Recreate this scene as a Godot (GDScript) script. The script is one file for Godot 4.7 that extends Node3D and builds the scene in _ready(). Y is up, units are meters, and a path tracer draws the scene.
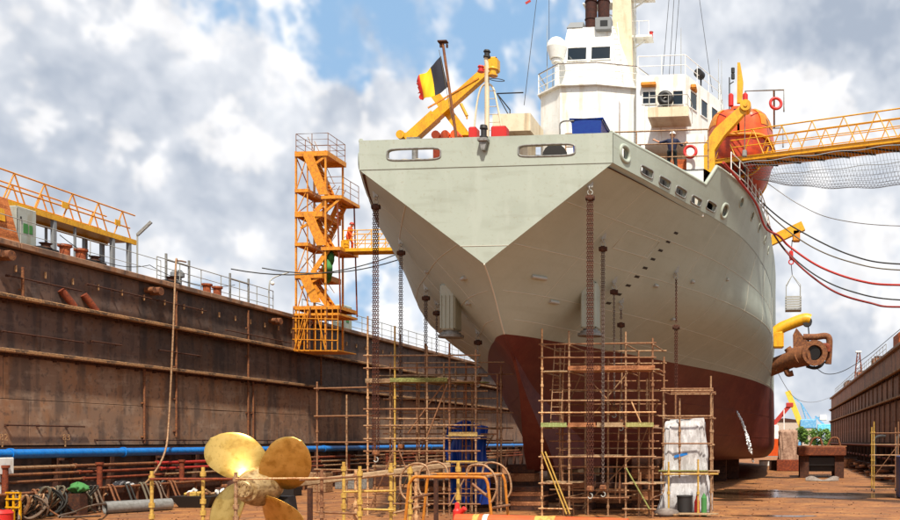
extends Node3D

# A ship's stern in a floating dry dock. Metres, y up, dock axis along -z, dock floor at y = 0.

var M := {}
var taken := {}
var rng := RandomNumberGenerator.new()

# ---------------------------------------------------------------- mesh builder
class B:
	var v := PackedVector3Array()
	var n := PackedVector3Array()
	var ix := PackedInt32Array()
	var col := PackedColorArray()
	var uv := PackedVector2Array()

	func quad(a: Vector3, b: Vector3, c: Vector3, d: Vector3) -> void:
		var nn := (c - a).cross(b - a)
		if nn.length_squared() < 1e-14:
			nn = (d - a).cross(c - a)
		nn = nn.normalized()
		var k := v.size()
		v.append_array([a, b, c, d])
		n.append_array([nn, nn, nn, nn])
		ix.append_array([k, k + 1, k + 2, k, k + 2, k + 3])

	func tri(a: Vector3, b: Vector3, c: Vector3) -> void:
		var nn := (c - a).cross(b - a).normalized()
		var k := v.size()
		v.append_array([a, b, c])
		n.append_array([nn, nn, nn])
		ix.append_array([k, k + 1, k + 2])

	func hexa(p: Array) -> void: # eight corners: bottom ring 0-3, top ring 4-7, seen from above clockwise
		quad(p[4], p[5], p[6], p[7])
		quad(p[3], p[2], p[1], p[0])
		for i in 4:
			var j := (i + 1) % 4
			quad(p[i], p[j], p[j + 4], p[i + 4])

	func box(c: Vector3, s: Vector3, bs := Basis.IDENTITY) -> void:
		var h := s * 0.5
		var p := []
		for y in [-1.0, 1.0]:
			for q in [[-1.0, -1.0], [1.0, -1.0], [1.0, 1.0], [-1.0, 1.0]]:
				p.append(c + bs * Vector3(q[0] * h.x, y * h.y, q[1] * h.z))
		hexa(p)

	func cbox(c: Vector3, s: Vector3, e: float, bs := Basis.IDENTITY) -> void: # box with chamfered edges
		var h := s * 0.5
		for ax in 3:
			for sg in [-1.0, 1.0]:
				var u := (ax + 1) % 3
				var w := (ax + 2) % 3
				var q := []
				for k in [[-1, -1], [1, -1], [1, 1], [-1, 1]]:
					var t := Vector3.ZERO
					t[ax] = sg * h[ax]
					t[u] = k[0] * (h[u] - e)
					t[w] = k[1] * (h[w] - e)
					q.append(c + bs * t)
				if sg > 0:
					quad(q[3], q[2], q[1], q[0])
				else:
					quad(q[0], q[1], q[2], q[3])
		for ax in 3:
			var u := (ax + 1) % 3
			var w := (ax + 2) % 3
			for su in [-1.0, 1.0]:
				for sw in [-1.0, 1.0]:
					var q := []
					for k in [[-1, 0], [1, 0], [1, 1], [-1, 1]]:
						var t := Vector3.ZERO
						t[ax] = k[0] * (h[ax] - e)
						t[u] = su * (h[u] - (e if k[1] == 1 else 0.0))
						t[w] = sw * (h[w] - (0.0 if k[1] == 1 else e))
						q.append(c + bs * t)
					if su * sw > 0:
						quad(q[0], q[1], q[2], q[3])
					else:
						quad(q[3], q[2], q[1], q[0])

	func frame_of(d: Vector3, up := Vector3.UP) -> Basis:
		var z := d.normalized()
		var u := up
		if absf(z.dot(u)) > 0.995:
			u = Vector3.RIGHT
		var x := u.cross(z).normalized()
		return Basis(x, z.cross(x), z)

	func beam(a: Vector3, b: Vector3, w: float, h: float, up := Vector3.UP) -> void:
		var d := b - a
		box((a + b) * 0.5, Vector3(w, h, d.length()), frame_of(d, up))

	func ibeam(a: Vector3, b: Vector3, w: float, h: float, t: float, up := Vector3.UP) -> void:
		var bs := frame_of(b - a, up)
		var c := (a + b) * 0.5
		var l := (b - a).length()
		box(c + bs.y * (h - t) * 0.5, Vector3(w, t, l), bs)
		box(c - bs.y * (h - t) * 0.5, Vector3(w, t, l), bs)
		box(c, Vector3(t, h - 2.0 * t, l - 0.004), bs)

	func tube(a: Vector3, b: Vector3, r: float, k := 8, r2 := -1.0) -> void:
		if r2 < 0.0:
			r2 = r
		var bs := frame_of(b - a)
		var base := v.size()
		for i in k + 1:
			var an := TAU * i / k
			var o := bs.x * cos(an) + bs.y * sin(an)
			v.append(a + o * r)
			v.append(b + o * r2)
			n.append(o)
			n.append(o)
		for i in k:
			var q := base + i * 2
			ix.append_array([q, q + 1, q + 3, q, q + 3, q + 2])
		for e in 2:
			var c := v.size()
			var o := a if e == 0 else b
			var nn := -bs.z if e == 0 else bs.z
			v.append(o)
			n.append(nn)
			for i in k + 1:
				var an := TAU * i / k
				v.append(o + (bs.x * cos(an) + bs.y * sin(an)) * (r if e == 0 else r2))
				n.append(nn)
			for i in k:
				if e == 0:
					ix.append_array([c, c + 1 + i, c + 2 + i])
				else:
					ix.append_array([c, c + 2 + i, c + 1 + i])

	func path(p: PackedVector3Array, r: float, k := 6, closed := false) -> void:
		var m := p.size()
		var base := v.size()
		var ux := Vector3.ZERO
		var rings := m + (1 if closed else 0)
		for j in rings:
			var i := j % m
			var a: Vector3 = p[(i - 1 + m) % m] if (closed or i > 0) else p[i]
			var b: Vector3 = p[(i + 1) % m] if (closed or i < m - 1) else p[i]
			var d := (b - a).normalized()
			if j == 0:
				ux = frame_of(d).x
			else:
				ux = (ux - d * ux.dot(d)).normalized()
			var uy := d.cross(ux)
			for q in k + 1:
				var an := TAU * q / k
				var o := ux * cos(an) + uy * sin(an)
				v.append(p[i] + o * r)
				n.append(o)
		for j in rings - 1:
			for q in k:
				var s := base + j * (k + 1) + q
				ix.append_array([s, s + k + 1, s + k + 2, s, s + k + 2, s + 1])
		if not closed:
			for e in 2:
				var s := base if e == 0 else base + (rings - 1) * (k + 1)
				var c := v.size()
				var dd: Vector3 = (p[0] - p[1]).normalized() if e == 0 else (p[m - 1] - p[m - 2]).normalized()
				v.append(p[0] if e == 0 else p[m - 1])
				n.append(dd)
				for q in k + 1:
					v.append(v[s + q])
					n.append(dd)
				for q in k:
					ix.append_array([c, c + 1 + q, c + 2 + q])

	func lathe(prof: Array, k: int, xf := Transform3D.IDENTITY) -> void: # profile of (radius, height) pairs round local y; each span flat-shaded along its length
		for i in prof.size() - 1:
			var p: Vector2 = prof[i]
			var q: Vector2 = prof[i + 1]
			var d := (q - p).normalized()
			var base := v.size()
			for j in k + 1:
				var an := TAU * j / k
				var o := Vector3(cos(an), 0, sin(an))
				var nn := (xf.basis * (o * d.y - Vector3.UP * d.x)).normalized()
				v.append(xf * (o * p.x + Vector3.UP * p.y))
				v.append(xf * (o * q.x + Vector3.UP * q.y))
				n.append(nn)
				n.append(nn)
			for j in k:
				var s := base + j * 2
				ix.append_array([s, s + 3, s + 1, s, s + 2, s + 3])

	func sphere(c: Vector3, r: Vector3, k := 12, bs := Basis.IDENTITY) -> void:
		var rows := []
		for i in k / 2 + 1:
			var a := PI * i / (k / 2)
			var row := []
			for j in k + 1:
				var t := TAU * j / k
				row.append(c + bs * (Vector3(sin(a) * cos(t), cos(a), sin(a) * sin(t)) * r))
			rows.append(row)
		grid(rows, true, c)

	func grid(rows: Array, flip := false, centre = null) -> void: # smooth sheet through rows of points
		var nr := rows.size()
		var nc: int = rows[0].size()
		var base := v.size()
		for i in nr:
			for j in nc:
				var p: Vector3 = rows[i][j]
				var nn: Vector3
				if centre != null:
					nn = (p - centre).normalized()
				else:
					var a: Vector3 = rows[mini(i + 1, nr - 1)][j] - rows[maxi(i - 1, 0)][j]
					var b: Vector3 = rows[i][mini(j + 1, nc - 1)] - rows[i][maxi(j - 1, 0)]
					if a.length_squared() < 1e-10:
						var jj := j + (1 if j < nc - 1 else -1)
						a = rows[mini(i + 1, nr - 1)][jj] - rows[maxi(i - 1, 0)][jj]
					if b.length_squared() < 1e-10:
						var ii := i + (1 if i < nr - 1 else -1)
						b = rows[ii][mini(j + 1, nc - 1)] - rows[ii][maxi(j - 1, 0)]
					nn = a.cross(b).normalized()
					if flip:
						nn = -nn
				v.append(p)
				n.append(nn)
		for i in nr - 1:
			for j in nc - 1:
				var s := base + i * nc + j
				if flip:
					ix.append_array([s, s + nc, s + nc + 1, s, s + nc + 1, s + 1])
				else:
					ix.append_array([s, s + nc + 1, s + nc, s, s + 1, s + nc + 1])

	func prism(poly: PackedVector2Array, depth: float, xf := Transform3D.IDENTITY) -> void: # outline in local xy, thickness along local z, centred
		var t := Geometry2D.triangulate_polygon(poly)
		var h := depth * 0.5
		var ccw := not Geometry2D.is_polygon_clockwise(poly)
		for i in range(0, t.size(), 3):
			var a := poly[t[i]]
			var b := poly[t[i + 1]]
			var c := poly[t[i + 2]]
			if (b - a).cross(c - a) < 0.0:
				var s := b
				b = c
				c = s
			tri(xf * Vector3(c.x, c.y, h), xf * Vector3(b.x, b.y, h), xf * Vector3(a.x, a.y, h))
			tri(xf * Vector3(a.x, a.y, -h), xf * Vector3(b.x, b.y, -h), xf * Vector3(c.x, c.y, -h))
		var m := poly.size()
		for i in m:
			var a := poly[i]
			var b := poly[(i + 1) % m]
			if not ccw:
				var s := a
				a = b
				b = s
			quad(xf * Vector3(a.x, a.y, -h), xf * Vector3(a.x, a.y, h), xf * Vector3(b.x, b.y, h), xf * Vector3(b.x, b.y, -h))

	func mesh() -> ArrayMesh:
		var arr := []
		arr.resize(Mesh.ARRAY_MAX)
		arr[Mesh.ARRAY_VERTEX] = v
		arr[Mesh.ARRAY_NORMAL] = n
		arr[Mesh.ARRAY_INDEX] = ix
		if col.size() == v.size() and col.size() > 0:
			arr[Mesh.ARRAY_COLOR] = col
		if uv.size() == v.size() and uv.size() > 0:
			arr[Mesh.ARRAY_TEX_UV] = uv
		var m := ArrayMesh.new()
		m.add_surface_from_arrays(Mesh.PRIMITIVE_TRIANGLES, arr)
		return m

# ---------------------------------------------------------------- objects
func numbered(called: String) -> String:
	if not taken.has(called):
		taken[called] = 0
		return called
	taken[called] += 1
	return "%s_%03d" % [called, taken[called]]

func thing(called: String, label: String, category: String, at := Vector3.ZERO, group := "", turn := 0.0) -> Node3D:
	var o := Node3D.new()
	o.name = numbered(called)
	add_child(o)
	o.position = at
	o.rotation.y = turn
	o.set_meta("label", label)
	o.set_meta("category", category)
	if group:
		o.set_meta("group", group)
	return o

func part(parent: Node, called: String, b: B, mat: Material, label := "") -> MeshInstance3D: # points given in the thing's own space
	var o := MeshInstance3D.new()
	o.name = called
	o.mesh = b.mesh()
	o.material_override = mat
	parent.add_child(o, true)
	if label:
		o.set_meta("label", label)
	return o

func wpart(parent: Node3D, called: String, b: B, mat: Material, label := "") -> MeshInstance3D: # points given in the world
	var o := part(parent, called, b, mat, label)
	o.position = parent.global_transform.affine_inverse() * Vector3.ZERO
	o.basis = parent.global_transform.basis.inverse()
	return o

func inst(parent: Node, called: String, mesh: Mesh, mat: Material, xf: Transform3D) -> MeshInstance3D:
	var o := MeshInstance3D.new()
	o.name = called
	o.mesh = mesh
	o.material_override = mat
	o.transform = xf
	parent.add_child(o, true)
	return o

func single(called: String, label: String, category: String, b: B, mat: Material, group := "") -> MeshInstance3D: # a thing that is one mesh
	var o := part(self, numbered(called), b, mat, label)
	o.set_meta("category", category)
	if group:
		o.set_meta("group", group)
	return o

func struct(called: String, b: B, mat: Material) -> MeshInstance3D:
	var o := part(self, numbered(called), b, mat)
	o.set_meta("kind", "structure")
	return o

func copy_of(o: Node3D, at: Vector3, label: String, turn := 0.0) -> Node3D:
	var c := o.duplicate() as Node3D
	c.name = numbered(String(o.name).rstrip("0123456789").trim_suffix("_"))
	add_child(c)
	c.position = at
	c.rotation.y = turn
	c.set_meta("label", label)
	return c

func arc(pts: Array, steps := 8) -> PackedVector3Array: # a smooth line through points
	var c := Curve3D.new()
	for i in pts.size():
		var a: Vector3 = pts[maxi(i - 1, 0)]
		var b: Vector3 = pts[mini(i + 1, pts.size() - 1)]
		var t := (b - a) / 6.0
		c.add_point(pts[i], -t, t)
	var out := PackedVector3Array()
	for i in pts.size() - 1:
		for k in steps:
			out.append(c.sample(i, float(k) / steps))
	out.append(pts[pts.size() - 1])
	return out

func sag(a: Vector3, b: Vector3, drop: float, steps := 20) -> PackedVector3Array: # a hanging line
	var out := PackedVector3Array()
	for i in steps + 1:
		var t := float(i) / steps
		out.append(a.lerp(b, t) - Vector3.UP * drop * 4.0 * t * (1.0 - t))
	return out

# ---------------------------------------------------------------- materials
func noise_bytes(sd: int, freq: float, size: int, stretch: Vector2, oct := 5, kind := FastNoiseLite.TYPE_SIMPLEX_SMOOTH) -> PackedByteArray:
	var f := FastNoiseLite.new()
	f.seed = sd
	f.noise_type = kind
	f.frequency = freq
	f.fractal_octaves = oct
	f.fractal_gain = 0.55
	var im := f.get_seamless_image(maxi(8, int(size / stretch.x)), maxi(8, int(size / stretch.y)))
	im.convert(Image.FORMAT_L8)
	im.resize(size, size, Image.INTERPOLATE_CUBIC)
	return im.get_data()

# layers: [seed, frequency, stretch, low, high, colour, strength]
func layered(base: Color, layers: Array, size := 512) -> Image:
	var cnt := size * size
	var r := PackedFloat32Array()
	var g := PackedFloat32Array()
	var b := PackedFloat32Array()
	r.resize(cnt)
	g.resize(cnt)
	b.resize(cnt)
	r.fill(base.r)
	g.fill(base.g)
	b.fill(base.b)
	for l in layers:
		var d := noise_bytes(l[0], l[1], size, l[2])
		var lut := PackedFloat32Array()
		for i in 256:
			lut.append(smoothstep(l[3], l[4], i / 255.0) * l[6])
		var c: Color = l[5]
		for i in cnt:
			var t := lut[d[i]]
			if t > 0.002:
				r[i] += (c.r - r[i]) * t
				g[i] += (c.g - g[i]) * t
				b[i] += (c.b - b[i]) * t
	var out := PackedByteArray()
	out.resize(cnt * 3)
	for i in cnt:
		out[i * 3] = int(clampf(r[i], 0, 1) * 255.0)
		out[i * 3 + 1] = int(clampf(g[i], 0, 1) * 255.0)
		out[i * 3 + 2] = int(clampf(b[i], 0, 1) * 255.0)
	return Image.create_from_data(size, size, false, Image.FORMAT_RGB8, out)

func surf(img: Image, metres: float, rough: float, metal := 0.0, bump := 0.0) -> StandardMaterial3D:
	var m := StandardMaterial3D.new()
	m.albedo_texture = ImageTexture.create_from_image(img)
	m.uv1_triplanar = true
	m.uv1_world_triplanar = true
	m.uv1_scale = Vector3.ONE / metres
	m.roughness = rough
	m.metallic = metal
	if bump > 0.0:
		var h := img.duplicate() as Image
		h.bump_map_to_normal_map(bump)
		m.normal_enabled = true
		m.normal_texture = ImageTexture.create_from_image(h)
		m.normal_scale = 1.0
	return m

func tinted(m: StandardMaterial3D, c: Color, shift := Vector3.ZERO) -> StandardMaterial3D:
	var k := m.duplicate() as StandardMaterial3D
	k.albedo_color = c
	k.uv1_offset = shift
	return k

func plain(c: Color, rough := 0.6, metal := 0.0) -> StandardMaterial3D:
	var m := StandardMaterial3D.new()
	m.albedo_color = c
	m.roughness = rough
	m.metallic = metal
	return m

func make_materials() -> void:
	var o := Vector2.ONE
	# weathered brown-black plating of the dock walls: blotches, upright runs, pale scuffs
	var wall := layered(Color("8d705a"), [
		[11, 0.006, o, 0.40, 0.75, Color("9d775a"), 0.8],
		[12, 0.012, Vector2(1, 8), 0.48, 0.78, Color("54463e"), 0.6],
		[13, 0.016, Vector2(1, 10), 0.55, 0.80, Color("9a6a45"), 0.5],
		[14, 0.02, o, 0.56, 0.80, Color("ab9580"), 0.4],
		[15, 0.05, o, 0.58, 0.82, Color("51423a"), 0.5],
		[16, 0.03, Vector2(6, 1), 0.62, 0.8, Color("b39c84"), 0.25],
	], 512)
	M.wall_a = surf(wall, 9.0, 0.78, 0.0, 0.8)
	M.wall_b = tinted(M.wall_a, Color(0.72, 0.71, 0.76), Vector3(0.37, 0.21, 0.61))
	M.wall_c = tinted(M.wall_a, Color(1.0, 0.96, 0.93), Vector3(0.71, 0.57, 0.13))
	M.wall_d = tinted(M.wall_a, Color(0.62, 0.62, 0.67), Vector3(0.15, 0.83, 0.43))
	M.wall_r = tinted(M.wall_a, Color(1.0, 0.88, 0.82), Vector3(0.25, 0.33, 0.93))
	M.wall_s = tinted(M.wall_a, Color(0.92, 0.82, 0.78), Vector3(0.55, 0.13, 0.23))
	var rust := layered(Color("6d4026"), [
		[21, 0.02, o, 0.42, 0.7, Color("8f5a30"), 0.8],
		[22, 0.05, o, 0.5, 0.75, Color("3c2a20"), 0.7],
		[23, 0.09, o, 0.6, 0.8, Color("b07a48"), 0.5]], 256)
	M.rust = surf(rust, 1.6, 0.85, 0.0, 1.2)
	M.rust_dark = tinted(M.rust, Color(0.6, 0.55, 0.55))
	M.rust_red = tinted(M.rust, Color(1.0, 0.74, 0.62))
	M.ledge = surf(layered(Color("a97e54"), [
		[31, 0.03, Vector2(6, 1), 0.45, 0.7, Color("4b3a2d"), 0.8],
		[32, 0.04, o, 0.5, 0.75, Color("a87c4e"), 0.7],
		[33, 0.1, o, 0.6, 0.8, Color("2c241f"), 0.6]], 256), 2.4, 0.9, 0.0, 1.0)
	# dock floor: ochre grit over rusty steel, darker damp patches
	M.floor = surf(layered(Color("8f5a2d"), [
		[41, 0.006, o, 0.42, 0.68, Color("7d4c27"), 0.9],
		[42, 0.02, o, 0.48, 0.75, Color("a8723b"), 0.7],
		[43, 0.012, Vector2(2, 1), 0.55, 0.78, Color("6a4529"), 0.7],
		[44, 0.08, o, 0.55, 0.8, Color("55361f"), 0.6],
		[45, 0.15, o, 0.6, 0.85, Color("caa06a"), 0.5]], 512), 14.0, 0.75, 0.0, 1.5)
	M.land = surf(layered(Color("6f6a5c"), [[46, 0.02, o, 0.4, 0.7, Color("57564a"), 0.8]], 256), 60.0, 0.9)
	# hull paint
	var hull := layered(Color("a1a99c"), [
		[51, 0.006, o, 0.45, 0.75, Color("989f92"), 0.7],
		[52, 0.014, Vector2(1, 6), 0.56, 0.8, Color("a9b0a4"), 0.5],
		[53, 0.03, Vector2(7, 1), 0.6, 0.82, Color("8f9485"), 0.3],
		[54, 0.07, o, 0.68, 0.86, Color("8d8873"), 0.3]], 512)
	M.hull = surf(hull, 7.0, 0.6, 0.0, 0.12)
	M.antifoul = surf(layered(Color("541a16"), [
		[61, 0.008, o, 0.42, 0.72, Color("61241b"), 0.85],
		[62, 0.012, Vector2(1, 6), 0.52, 0.78, Color("4e1913"), 0.8],
		[63, 0.018, Vector2(3, 1), 0.55, 0.76, Color("733a28"), 0.5],
		[64, 0.05, o, 0.58, 0.78, Color("7a4c38"), 0.4], [65, 0.1, o, 0.66, 0.8, Color("3a1511"), 0.5]], 512), 8.0, 0.55, 0.0, 0.3)
	M.white = surf(layered(Color("ebebe6"), [
		[71, 0.012, o, 0.45, 0.75, Color("deddd6"), 0.7],
		[72, 0.014, Vector2(1, 9), 0.62, 0.82, Color("b9a283"), 0.35],
		[73, 0.06, o, 0.66, 0.85, Color("c2b8a6"), 0.4]], 512), 5.0, 0.45)
	M.cream = tinted(M.white, Color(0.93, 0.87, 0.76))
	M.yellow = surf(layered(Color("e0a512"), [
		[81, 0.01, o, 0.45, 0.8, Color("d2960f"), 0.7],
		[82, 0.09, o, 0.62, 0.8, Color("8a5c22"), 0.4], [79, 0.03, Vector2(1, 4), 0.6, 0.8, Color("b57f1a"), 0.5]], 256), 1.8, 0.45)
	M.orange_yellow = surf(layered(Color("d88d1a"), [
		[83, 0.02, o, 0.45, 0.75, Color("c27417"), 0.8],
		[84, 0.08, o, 0.58, 0.78, Color("7a4a22"), 0.5], [78, 0.03, Vector2(1, 4), 0.58, 0.8, Color("a86a22"), 0.5]], 256), 1.8, 0.55)
	M.orange = surf(layered(Color("e0581c"), [
		[85, 0.015, o, 0.45, 0.75, Color("d0481a"), 0.7],
		[86, 0.06, o, 0.64, 0.85, Color("a83d1c"), 0.5]], 256), 2.2, 0.4)
	M.scaf = surf(layered(Color("ab8763"), [
		[87, 0.03, o, 0.42, 0.7, Color("7a4d2d"), 0.9],
		[88, 0.06, o, 0.52, 0.76, Color("b7a48a"), 0.7],
		[89, 0.1, o, 0.6, 0.8, Color("4c3325"), 0.6]], 256), 1.1, 0.6, 0.3)
	M.scaf_rusty = surf(layered(Color("8a6040"), [
		[76, 0.03, o, 0.42, 0.7, Color("6b4128"), 0.9],
		[77, 0.07, o, 0.55, 0.78, Color("a98a68"), 0.6]], 256), 1.1, 0.7, 0.2)
	M.scaf_pale = tinted(M.scaf, Color(1.25, 1.25, 1.2))
	M.scaf_yellow = surf(layered(Color("bd9a45"), [
		[90, 0.03, o, 0.5, 0.75, Color("a47a30"), 0.9],
		[91, 0.08, o, 0.6, 0.8, Color("6d4c2a"), 0.6]], 256), 0.9, 0.6)
	M.plank = surf(layered(Color("9c8160"), [
		[92, 0.02, Vector2(8, 1), 0.42, 0.7, Color("75593e"), 0.9],
		[93, 0.06, o, 0.55, 0.8, Color("c2ab8a"), 0.6]], 256), 1.5, 0.9)
	M.plank_green = tinted(M.plank, Color(0.86, 1.06, 0.80))
	M.plank_red = tinted(M.plank, Color(1.0, 0.8, 0.7))
	M.bronze = surf(layered(Color("d2ae62"), [
		[94, 0.007, o, 0.4, 0.7, Color("b48c3e"), 0.8],
		[95, 0.014, o, 0.58, 0.78, Color("8a6424"), 0.5],
		[96, 0.05, o, 0.66, 0.85, Color("6d4f22"), 0.35]], 512), 2.6, 0.34, 0.85, 0.0)
	M.hub = surf(layered(Color("b39a6e"), [
		[99, 0.02, o, 0.4, 0.7, Color("8a6e42"), 0.9],
		[100, 0.04, o, 0.58, 0.8, Color("5f452c"), 0.7]], 256), 1.2, 0.45, 0.35)
	M.steel = surf(layered(Color("8b8a86"), [[101, 0.03, o, 0.45, 0.7, Color("6f6c66"), 0.8]], 256), 1.5, 0.5, 0.3)
	M.grey = plain(Color("7d8082"), 0.6)
	M.galv = plain(Color("a3a39c"), 0.5, 0.2)
	M.dark = plain(Color("201d1c"), 0.6)
	M.black = plain(Color("0e0e0f"), 0.5)
	M.chain = tinted(M.rust, Color(0.66, 0.52, 0.5))
	M.chain_steel = surf(layered(Color("6f625c"), [[102, 0.06, o, 0.45, 0.7, Color("4f3328"), 0.9]], 256), 0.6, 0.55, 0.35)
	M.blue = surf(layered(Color("1273c4"), [[103, 0.03, o, 0.5, 0.75, Color("0d5ea6"), 0.8], [104, 0.08, o, 0.64, 0.82, Color("5f7f94"), 0.5]], 256), 2.0, 0.4)
	M.tarp_blue = surf(layered(Color("0b388c"), [[105, 0.03, o, 0.45, 0.7, Color("08308a"), 0.8]], 256), 1.4, 0.4)
	M.navy = plain(Color("1b2744"), 0.85)
	M.red = plain(Color("c2231c"), 0.45)
	M.red_hose = surf(layered(Color("b5342a"), [[106, 0.05, o, 0.45, 0.7, Color("8c241d"), 0.8]], 256), 1.0, 0.55)
	M.rubber = plain(Color("26241f"), 0.7)
	M.rope = surf(layered(Color("6d6452"), [[107, 0.12, o, 0.45, 0.7, Color("4a4334"), 0.9]], 256), 0.5, 0.9)
	M.weld = plain(Color("c3beae"), 0.5)
	M.glass = plain(Color("1a232b"), 0.06)
	M.green = plain(Color("3f7a3e"), 0.85)
	M.tarp = surf(layered(Color("8a8078"), [[108, 0.02, o, 0.45, 0.7, Color("6d6058"), 0.8], [109, 0.05, o, 0.6, 0.8, Color("a39a8e"), 0.6]], 256), 1.6, 0.8)
	M.sheet = surf(layered(Color("bdbcbc"), [[110, 0.014, Vector2(1, 2), 0.42, 0.66, Color("9b9794"), 0.6], [111, 0.02, Vector2(1, 3), 0.56, 0.76, Color("e2e2e2"), 0.6], [113, 0.05, o, 0.6, 0.8, Color("8c8078"), 0.4]], 512), 2.4, 0.2, 0.0, 3.0)
	M.cable = surf(layered(Color("5b4a3c"), [[112, 0.08, o, 0.45, 0.7, Color("7d6652"), 0.9]], 256), 0.7, 0.75)

# ---------------------------------------------------------------- scene
func _ready() -> void:
	rng.seed = 7
	var cam := Camera3D.new()
	cam.name = "camera"
	add_child(cam)
	cam.position = Vector3(0, 2.9, 0)
	cam.rotation_degrees = Vector3(0, 5.24, 0)
	cam.set_frustum(0.1 * 520.0 / 900.0, Vector2(-243.46, 181.0) / 900.0 * 0.1, 0.1, 4000.0)
	cam.current = true

	var we := WorldEnvironment.new()
	we.name = "world_environment"
	var env := Environment.new()
	env.background_mode = Environment.BG_SKY
	env.sky = Sky.new()
	env.sky.sky_material = cloudy_sky()
	env.tonemap_mode = Environment.TONE_MAPPER_LINEAR
	env.tonemap_exposure = 1.3
	env.sdfgi_enabled = true
	env.ssao_enabled = true
	env.ssil_enabled = true
	we.environment = env
	add_child(we)

	var sun := DirectionalLight3D.new()
	sun.name = "sun"
	sun.light_color = Color(1.0, 0.965, 0.91)
	sun.light_energy = 1.6
	sun.light_angular_distance = 3.0
	sun.shadow_enabled = true
	add_child(sun)
	sun.look_at_from_position(Vector3.ZERO, Vector3(-0.2, -0.84, -0.54))

	make_materials()
	build_setting()
	build_walls()
	build_ship()
	build_ship_fittings()
	build_superstructure()
	build_stair_tower()
	build_wall_tops()
	build_scaffolds()
	build_hoists()
	build_right_side()
	build_left_floor()
	build_foreground()
	build_people()
	build_background()

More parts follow.
